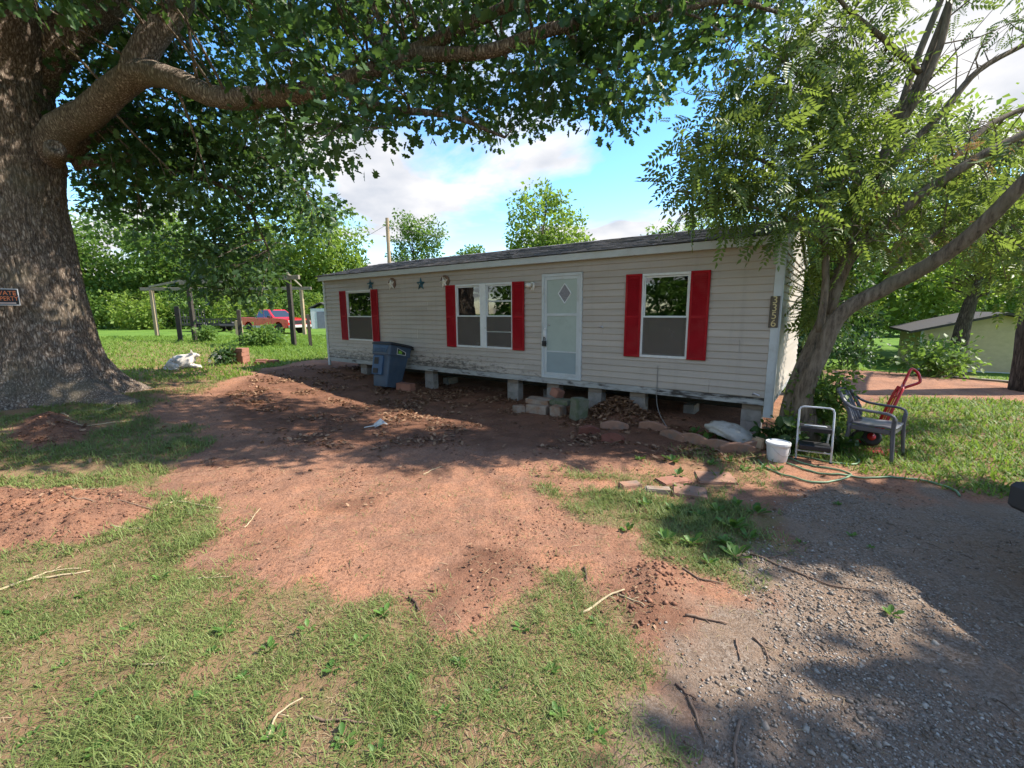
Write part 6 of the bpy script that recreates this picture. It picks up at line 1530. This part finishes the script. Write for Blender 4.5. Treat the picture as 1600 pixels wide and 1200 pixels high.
LC1 = [(3.36,5.76,4.29), (3.05,5.75,3.84), (3.99,6.22,4.67), (2.34,6.03,3.35), (4.93,7.05,2.04), (3.49,5.94,3.79), (3.18,6.54,5.17), (3.05,6.66,4.52), (3.55,5.98,3.53), (3.94,6.59,4.82), (4.58,6.71,2.91), (4.10,6.53,5.32), (4.28,6.66,4.27), (2.94,6.66,4.22), (4.68,6.96,1.68), (4.63,6.56,5.15), (4.19,6.85,3.88), (2.85,5.70,3.84), (2.47,5.79,3.86), (2.54,6.01,3.46), (3.43,5.83,3.30), (4.62,6.24,4.50), (3.00,6.81,4.49), (4.80,6.25,3.70), (3.61,6.58,3.31), (2.55,5.76,4.59), (3.13,6.76,3.32), (3.17,6.20,4.15), (4.71,6.79,2.45), (4.50,6.69,4.43), (3.74,6.29,4.39), (3.55,6.00,3.09), (3.70,5.93,2.85), (3.16,5.76,4.37), (4.77,6.53,5.09), (4.55,6.45,4.42), (3.76,6.61,5.38), (4.55,6.17,3.67), (2.70,6.66,4.14), (2.86,6.00,3.64), (2.32,5.92,3.45), (4.06,6.10,4.79), (3.57,6.52,4.18), (4.28,6.67,3.44), (4.50,6.27,3.74), (4.65,6.32,5.12), (4.73,6.90,5.90), (4.86,6.69,4.84), (2.88,5.95,3.21), (4.32,6.49,3.73), (3.65,6.41,5.41), (2.92,6.78,4.85), (3.30,6.40,3.32), (3.98,5.96,5.13), (2.42,6.33,4.28), (3.80,6.79,4.92), (3.69,6.63,3.51), (3.69,5.99,3.48), (4.54,6.83,3.41), (3.20,6.24,4.33), (3.09,6.21,3.67), (3.13,5.83,3.67), (4.23,6.77,3.42), (2.69,5.88,3.69), (3.22,6.89,3.67), (4.60,6.35,3.22), (4.32,6.23,3.75), (4.53,6.62,2.24), (3.57,5.81,3.00), (2.77,6.74,3.87), (3.29,6.20,4.65), (4.25,6.25,3.94), (3.49,6.81,4.69), (2.98,6.16,4.79), (3.54,6.24,3.83), (3.33,6.12,5.15), (3.34,5.82,4.04), (4.45,6.88,5.65), (3.74,6.01,3.14), (5.08,6.81,3.56), (4.23,5.98,5.06), (4.29,6.66,4.99), (3.20,5.85,3.52), (2.42,6.49,3.86), (3.00,6.83,3.77), (2.57,6.08,3.09), (4.16,6.57,3.77), (4.82,6.68,2.53), (3.18,6.43,3.47), (4.35,6.25,4.21), (4.68,6.66,3.35), (3.36,5.75,4.85), (4.68,6.70,5.67), (4.41,6.37,3.17), (3.80,6.85,4.65), (4.67,6.52,4.20), (2.28,6.14,3.54), (4.70,7.08,2.48), (3.53,6.50,4.33), (4.58,6.94,2.77), (2.43,6.07,3.12), (3.38,6.42,4.90), (5.37,6.81,3.37), (4.39,6.47,5.18), (2.23,5.92,3.96), (3.89,5.99,4.41), (4.42,6.50,4.69), (2.61,6.03,3.71), (4.07,6.80,4.20), (4.04,6.28,3.78), (4.50,5.99,3.05), (4.21,6.46,5.22), (4.71,6.48,3.43), (3.26,6.90,4.43), (2.68,5.99,3.41), (2.77,6.38,3.43), (5.14,6.26,3.41), (3.76,5.90,5.28), (4.93,6.86,2.10), (4.93,6.60,3.03), (4.80,6.73,1.79), (4.87,6.35,2.94), (4.96,6.54,5.00), (4.13,6.48,5.18), (4.49,6.67,2.03), (4.17,5.77,3.37), (3.36,6.15,4.93), (3.43,5.83,4.58), (3.83,6.20,4.59), (4.34,6.29,4.07), (3.77,6.10,4.14), (5.13,6.84,5.26), (2.91,5.76,3.64), (4.15,6.31,5.45), (3.15,6.22,4.81), (4.74,6.79,5.00), (4.79,6.61,1.96), (4.42,6.67,4.92), (4.44,6.82,3.16), (3.75,5.92,3.80), (4.15,5.82,2.90), (3.47,6.68,4.00), (3.23,6.82,4.76), (4.31,6.79,5.17), (3.40,6.48,3.46), (2.97,6.42,4.04), (2.61,6.15,4.32), (3.66,6.68,3.63), (5.32,6.80,3.73), (4.01,6.61,5.30)]
LC2 = [(6.51,6.46,3.97), (6.97,6.39,2.99), (7.20,5.89,2.59), (5.79,6.02,3.06), (5.74,7.17,3.72), (6.49,7.40,4.03), (7.32,7.55,3.66), (6.63,7.39,4.38), (7.29,5.91,2.28), (8.60,7.55,2.74), (5.60,7.31,4.55), (4.84,6.61,4.23), (8.61,6.98,3.22), (8.60,6.76,2.75), (5.75,6.16,3.37), (7.39,7.21,4.30), (9.08,7.30,2.02), (6.67,6.76,3.67), (9.57,7.52,4.56), (5.63,7.12,4.99), (7.76,6.13,3.70), (6.09,7.19,4.93), (5.80,6.63,2.98), (5.80,7.54,3.50), (7.46,7.07,2.45), (6.97,7.37,4.54), (4.90,5.94,3.25), (5.66,6.16,2.91), (7.61,6.43,3.67), (8.96,7.18,3.50), (4.98,5.82,2.75), (5.32,5.87,4.06), (8.30,7.41,3.63), (7.47,6.25,3.16), (7.55,7.41,3.35), (6.03,6.21,2.73), (5.04,6.06,4.11), (6.86,6.08,2.45), (5.10,6.34,3.79), (6.29,6.01,3.40), (5.65,5.92,3.72), (6.62,7.38,3.27), (8.47,6.53,2.81), (5.39,6.83,3.05), (8.35,6.98,4.40), (8.92,6.66,2.16), (5.95,7.23,3.34), (6.63,6.18,2.74), (5.18,7.19,3.85), (6.57,7.33,4.14), (5.04,6.55,4.52), (5.60,6.27,3.34), (8.33,7.27,2.20), (7.19,5.97,2.46), (5.64,7.11,4.69), (7.76,7.11,2.59), (5.52,7.36,4.23), (7.53,5.90,2.48), (5.04,7.07,4.02), (6.20,7.31,3.96), (4.90,6.37,3.10), (7.30,6.64,3.68), (4.88,6.80,4.79), (7.28,7.06,2.75), (6.87,6.29,2.29), (7.77,7.31,4.41), (5.60,6.78,3.61), (8.43,6.81,3.60), (7.26,6.88,2.69), (7.99,7.26,4.06), (8.66,6.90,2.52), (8.53,6.85,4.15), (6.15,5.83,3.72), (6.25,6.71,3.14), (6.89,5.96,3.23), (9.35,7.35,2.14), (9.50,7.57,3.03), (4.45,5.99,3.62), (7.88,6.88,3.06), (7.05,7.23,3.94), (5.93,6.10,2.86), (9.08,7.60,2.91), (5.82,7.30,3.93), (6.77,7.55,3.95), (7.12,6.82,3.31), (7.74,7.26,3.12), (9.04,7.45,3.96), (5.98,7.48,5.31), (8.59,6.77,3.23), (7.20,6.38,3.79), (8.26,6.27,2.89), (4.88,6.78,3.57), (8.66,7.02,2.19), (5.41,6.70,2.86), (5.91,6.81,4.54), (5.65,7.35,4.35), (6.17,6.07,3.67), (5.96,5.83,3.40), (9.71,7.50,3.59), (7.34,7.46,4.57), (5.08,6.89,3.48), (4.23,5.86,4.21), (5.99,6.44,4.09), (8.03,7.18,3.09), (5.59,5.87,3.17), (6.08,6.58,3.99), (8.42,6.97,2.27), (9.24,6.94,2.52), (7.45,7.34,3.03), (4.49,5.87,2.76), (7.63,6.28,2.96), (5.60,6.50,3.99), (7.65,5.90,2.24), (7.84,6.59,3.51), (6.87,5.81,2.39), (5.71,7.50,5.17), (7.31,5.93,3.65), (8.09,6.77,2.96), (5.40,7.24,3.76), (7.86,6.83,4.08)]
LC3 = [(7.53,7.55,6.25), (5.06,7.75,7.97), (7.30,6.61,6.69), (4.77,6.89,7.40), (7.04,7.99,7.47), (8.87,7.98,7.26), (4.62,7.23,7.90), (3.55,7.03,8.02), (6.83,6.99,6.87), (4.21,6.38,7.50), (6.78,6.74,7.39), (4.63,7.76,8.07), (6.56,7.28,6.23), (7.35,7.08,7.92), (4.72,6.12,6.08), (4.91,6.30,6.79), (9.06,7.21,6.82), (6.26,6.30,6.02), (5.55,6.80,7.36), (4.35,6.60,6.24), (7.38,6.26,6.02), (9.19,7.81,6.26), (5.81,6.38,7.22), (7.72,6.36,6.32), (6.29,6.82,7.06), (8.28,7.10,7.04), (4.52,6.05,5.71), (4.71,6.25,7.34), (6.35,7.75,7.38), (7.11,7.04,7.27), (6.99,6.30,5.50), (8.84,7.51,8.48), (7.48,6.84,7.61), (7.90,7.26,8.24), (5.85,7.90,8.17), (9.20,7.61,7.96), (4.74,6.41,6.71), (7.63,6.22,5.60), (6.22,7.27,6.78), (4.18,6.82,7.78), (3.85,6.08,6.12), (6.52,6.62,7.68), (6.90,7.60,8.49), (5.20,7.25,8.03), (8.46,7.73,7.90), (7.01,6.05,6.90), (3.60,6.26,7.15), (4.88,7.77,7.64), (4.88,6.19,5.89), (8.19,7.65,6.63)]
m = MB(); twigs(m, LN, [tuple(np.array(c) - lbase) for c in LC1 + LC2 + LC3], .022, .005, 3.0)
for k in range(70):                            # bare dead twigs at upper right
    p, r = LN[random.randrange(len(LN))]
    if p.z < 3.0: continue
    q = p + Vector((random.uniform(-.2, .9), random.uniform(-.3, .3), random.uniform(.1, .9)))
    mid = p.lerp(q, .5) + Vector(tuple(unit(1)[0])) * .12
    m.tube([p, mid, q], [.010, .007, .003], 4)
    m.tube([mid, mid + Vector(tuple(unit(1)[0])) * .3], [.006, .002], 4)
tag(m.build('twigs', M_GRB, lt), kind='stuff')
foliage('crown', L_LEAN, lt, lbase, LC1, 12, .35, .30, PIN_V, PIN_F, .55, .9, .7)
foliage('crown', L_LEAN, lt, lbase, LC2, 13, .36, .30, PIN_V, PIN_F, .55, .9, .7)
foliage('crown', L_LEAN, lt, lbase, LC3, 14, .36, .28, PIN_V, PIN_F, .55, .9, .7)
foliage('seed_heads', L_RED, lt, lbase, LC2[::5], 16, .25, .15, PIN_V, PIN_F, .4)

def shrub(name, label, cat, loc, h, w, n, mat, size, group=None, stems=6, tv=DIA_V, tf=DIA_F, rz=.0):
    t = thing(name, label, cat, loc, 0, group); m = MB(); cl = []
    for k in range(stems):
        a = random.uniform(0, 6.28); q = random.random() ** .5 * w / 2; tip = Vector((math.cos(a) * q, math.sin(a) * q, h * random.uniform(.55, .95)))
        P = bezier((math.cos(a) * q * .2, math.sin(a) * q * .2, -.03), (tip.x * .5, tip.y * .5, tip.z * .7), tip, 5)
        m.tube(P, lerp_list([.008 + h * .008, .004], 6), 5)
        cl += [tuple(P[2]), tuple(P[3]), tuple(P[4]), tuple(P[5])]
    m.build('stems', M_GRB, t)
    per = max(3, n // len(cl))
    foliage('leaves', mat, t, (0, 0, 0), cl, per, w * .24 + h * .08, size, tv, tf, .15, .9, .7)
    return t
shrub('vine_shrub', 'leafy green shoots growing behind the step stool at the tree foot', 'shrub', gpt((4.46, 6.3)), 1.15, .75, 1500, L_MID, .075, None, 9)
shrub('broadleaf_plant', 'dark green broad leaved plant between bucket and leaning tree', 'plant', gpt((3.72, 5.86)), .36, .6, 260, L_DRK, .12, None, 6, WL_V, WL_F)
shrub('young_shoot', 'thin yellowish shoot beside the near house corner', 'plant', gpt((4.02, 6.12)), .75, .3, 200, L_YEL, .09, None, 4)
shrub('broadleaf_plant', 'low dark leafy plant under the plastic chair', 'plant', gpt((4.42, 5.72)), .28, .4, 140, L_DRK, .10, None, 5, WL_V, WL_F)
shrub('lawn_bush', 'rounded green bush on the back lawn in front of the pickup', 'bush', (-12.3, 22.0, .33), .62, 2.2, 1700, L_MID, .17, None, 10)
shrub('lawn_bush', 'small green bush at the foot of the front pergola post', 'bush', (-16.6, 24.2, .37), .75, 1.3, 700, L_MID, .15, None, 7)
fl = shrub('flower_clump', 'green clump with white flowers left of the red block stack', 'plant', gpt((-9.25, 14.25)), .45, .8, 420, L_DRK, .12, None, 6)
for q in ((-.25, -.2, .33), (-.1, -.3, .40), (.05, -.32, .30), (-.3, -.3, .18)):
    m = MB()
    for k in range(5):
        a = k * 1.2566; m.add([(0, 0, 0), (.05 * math.cos(a - .4), -.01, .05 * math.sin(a - .4)), (.07 * math.cos(a), -.02, .07 * math.sin(a)), (.05 * math.cos(a + .4), -.01, .05 * math.sin(a + .4))], [(0, 1, 2, 3)])
    o = m.build('flower', M('white_petal', (.75, .75, .72), .6, .05), fl); o.location = q

# ------------------------------------------------------------------ trees of the background
def bg_tree(name, label, x, y, h, blobs, n, size, mat, tr_=.2, group=None, bark=None, zb=None, rad=1.0, tv=DIA_V, tf=DIA_F, cat='tree'):
    z = float(ground_z(x, y)) if zb is None else zb
    t = thing(name, label, cat, (x, y, z), 0, group)
    m = MB(); top = Vector((random.uniform(-.3, .3), random.uniform(-.3, .3), h * .72))
    nodes = limb(m, [(0, 0, -.3), (random.uniform(-.15, .15), 0, h * .25), (top.x * .5, top.y * .5, h * .5), tuple(top)], [tr_ * 1.25, tr_, tr_ * .7, tr_ * .25], 10, .05, 5)
    tot = sum(b[3] * b[4] * b[5] for b in blobs) ** 1.0
    cl = []
    for (bx_, by_, bz_, rx, ry, rz_) in blobs:
        k = max(8, int(n / 34 * (rx * ry * rz_) / tot))
        u = unit(k); r = rng.random(k) ** .33
        cl += [tuple(q) for q in np.stack([bx_ + u[:, 0] * rx * r, by_ + u[:, 1] * ry * r, bz_ + u[:, 2] * rz_ * r], -1)]
    for c in cl[::6]:
        p, r = nodes[min(len(nodes) - 1, max(3, int(len(nodes) * min(.95, .3 + .6 * c[2] / h))))]
        q = Vector(c); m.tube(bezier(p, p.lerp(q, .5) + Vector((0, 0, .3)), q, 4), lerp_list([max(tr_ * .25, .02), .012], 5), 5)
    m.build('trunk', bark or M_DKB, t, 0, True)
    foliage('crown', mat, t, (0, 0, 0), cl, 34, rad, size, tv, tf, .15, .8, .8)
    return t
G_L = 'trees beyond the back lawn'
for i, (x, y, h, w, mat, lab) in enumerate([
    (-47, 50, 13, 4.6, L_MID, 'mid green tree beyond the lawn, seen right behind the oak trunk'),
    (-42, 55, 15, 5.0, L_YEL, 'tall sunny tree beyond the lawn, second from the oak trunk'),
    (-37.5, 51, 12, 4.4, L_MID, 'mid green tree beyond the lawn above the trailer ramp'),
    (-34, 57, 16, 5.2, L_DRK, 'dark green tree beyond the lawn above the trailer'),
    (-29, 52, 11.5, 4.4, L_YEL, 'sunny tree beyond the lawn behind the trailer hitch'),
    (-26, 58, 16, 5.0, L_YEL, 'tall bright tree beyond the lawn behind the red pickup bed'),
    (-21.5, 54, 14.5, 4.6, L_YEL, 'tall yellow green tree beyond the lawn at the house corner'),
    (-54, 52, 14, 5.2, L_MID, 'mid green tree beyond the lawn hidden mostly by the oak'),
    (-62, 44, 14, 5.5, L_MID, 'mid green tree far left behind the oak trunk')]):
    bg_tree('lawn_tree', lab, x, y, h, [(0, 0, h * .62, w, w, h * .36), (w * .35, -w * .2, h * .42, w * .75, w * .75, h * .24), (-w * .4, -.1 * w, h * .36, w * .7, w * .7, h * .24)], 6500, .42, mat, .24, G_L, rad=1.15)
G_H = 'undergrowth beyond the back lawn'
for i in range(9):
    x = -47 + i * 3.5; y = 44 + (i % 3) * 1.5
    bg_tree('hedge_bush', 'sunny bush in the undergrowth beyond the lawn, number %s from the oak' % ('one', 'two', 'three', 'four', 'five', 'six', 'seven', 'eight', 'nine')[i], x, y, 3.4, [(0, 0, 1.7, 3.0, 2.0, 2.2), (.8, -.5, .7, 2.4, 1.3, .9)], 2300, .30, (L_YEL, L_MID, L_YEL)[i % 3], .07, G_H, rad=.7, cat='bush')
bg_tree('round_tree', 'bright round crowned tree rising behind the middle of the roof', 3.0, 42, 13.9, [(0, 0, 9.6, 3.6, 3.6, 3.9), (-1.2, 0, 6.6, 3.2, 3.2, 2.6), (1.6, 0, 7.0, 3.2, 3.0, 2.6)], 9500, .33, L_YEL, .25, rad=.8)
bg_tree('pine_tree', 'airy pale tree behind the roof right of the utility pole', -12.0, 56, 14.0, [(-1.0, 0, 11.2, 2.2, 2.2, 2.2), (1.8, 0, 10.6, 2.4, 2.2, 2.2), (.2, 0, 8, 3.0, 2.4, 2)], 4200, .32, L_MID, .2, rad=.75)
bg_tree('small_far_tree', 'small tree top just showing over the roof ridge', -5.2, 62, 10.8, [(0, 0, 8.2, 2.2, 2.2, 2.2)], 1500, .35, L_MID, .2, rad=.8)
G_R = 'trees behind the garage and leaning tree'
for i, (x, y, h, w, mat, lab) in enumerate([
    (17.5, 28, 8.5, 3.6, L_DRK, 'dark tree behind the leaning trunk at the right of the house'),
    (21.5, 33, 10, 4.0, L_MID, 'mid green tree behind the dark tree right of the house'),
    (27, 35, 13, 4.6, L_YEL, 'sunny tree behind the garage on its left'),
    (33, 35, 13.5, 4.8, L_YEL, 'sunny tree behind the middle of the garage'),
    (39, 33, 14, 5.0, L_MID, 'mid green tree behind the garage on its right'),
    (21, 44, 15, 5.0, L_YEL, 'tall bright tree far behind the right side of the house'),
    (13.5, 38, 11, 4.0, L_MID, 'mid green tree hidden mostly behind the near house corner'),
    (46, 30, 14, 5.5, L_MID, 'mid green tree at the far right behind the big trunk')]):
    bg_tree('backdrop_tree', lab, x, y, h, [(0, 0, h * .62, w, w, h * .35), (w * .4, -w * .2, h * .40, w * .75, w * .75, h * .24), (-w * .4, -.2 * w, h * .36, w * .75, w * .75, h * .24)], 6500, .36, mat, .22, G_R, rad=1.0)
bg_tree('garage_tree', 'dark straight trunk standing in front of the garage', 22.3, 22.0, 8.5, [(0, 0, 6.2, 3.0, 3.0, 2.0), (1.5, .5, 4.6, 2.2, 2.2, 1.0)], 3600, .24, L_YEL, .33, rad=.8)
bg_tree('drive_tree', 'tree farther up the drive just outside the right edge', 9.9, 3.9, 7.6, [(0, 0, 5.7, 2.2, .75, 1.2)], 7000, .2, L_MID, .14, rad=.45)
bg_tree('drive_tree', 'tree beside the drive just outside the right edge', 9.6, 1.35, 8.5, [(0, 0, 6.5, 2.1, .8, 1.4)], 6000, .22, L_MID, .16, rad=.55)
bg_tree('edge_tree', 'thick dark trunk at the right edge with low spreading branches', 12.35, 10.2, 9.5, [(1.5, 4.0, 6.4, 3.6, 2.6, 1.6), (-1.0, 3.2, 4.7, 2.2, 1.6, .8), (3, 4.5, 5, 3, 2.6, 1.3)], 3600, .17, L_YEL, .42, rad=.75)
for x, y, w, h, lab in ((14.2, 18.5, 2.4, 1.5, 'green bush beyond the dirt bank left of the garage'), (20.2, 21.5, 2.0, 1.7, 'bright bush at the left corner of the garage'), (12.6, 13.2, 2.2, .8, 'low rough brush at the foot of the thick right trunk'), (9.5, 17.0, 2.2, 2.2, 'dark bush behind the leaning trunk')):
    shrub('bank_bush', lab, 'bush', (x, y, float(ground_z(x, y))), h, w, 1100, L_MID if 'bright' in lab or 'low' in lab else L_DRK, .16, 'bushes by the dirt bank', 9)
G_B = 'trees behind the photographer'
for i, (x, y) in enumerate(((-34, -22), (-24, -31), (-12, -35), (3, -33), (-43, 12), (-39, -6))):
    bg_tree('street_tree', 'tree across the road behind the camera, %s from the left' % ('third', 'fourth', 'fifth', 'sixth', 'first', 'second')[i], x, y, 11, [(0, 0, 7.2, 6.2, 6.2, 4.6), (2, 0, 3.2, 5, 5, 2.6), (-3, 0, 2.6, 4, 4, 2.2)], 4200, .62, L_MID, .3, G_B, rad=1.6)

def wood_mass(name, label, x0, x1, y0, y1, h, n, size, mat):
    X = rng.uniform(x0, x1, n); Y = rng.uniform(y0, y1, n); top = h * (.55 + .6 * fbm(X * .22, Y * .22, 91, 3))
    Z = ground_z(X, Y) + rng.random(n) ** .8 * top
    d = unit(n); nr = rng.normal(0, .55, (n, 3)); nr[:, 2] += .8
    me = scatter(DIA_V, DIA_F, np.stack([X, Y, Z], -1), frames(d, nr, size * rng.uniform(.6, 1.3, n)), np.clip(.5 * fbm(X * .5, Y * .5, 92) + rng.uniform(0, .5, n), 0, 1), name)
    tag(link(name, me, mat), label, 'woods', kind='stuff')
wood_mass('far_woods', 'distant band of woods behind the trees at left', -105, -12, 64, 70, 8, 26000, .75, L_MID)
wood_mass('far_woods', 'distant band of woods behind the garage at right', 22, 110, 52, 58, 8, 20000, .75, L_MID)
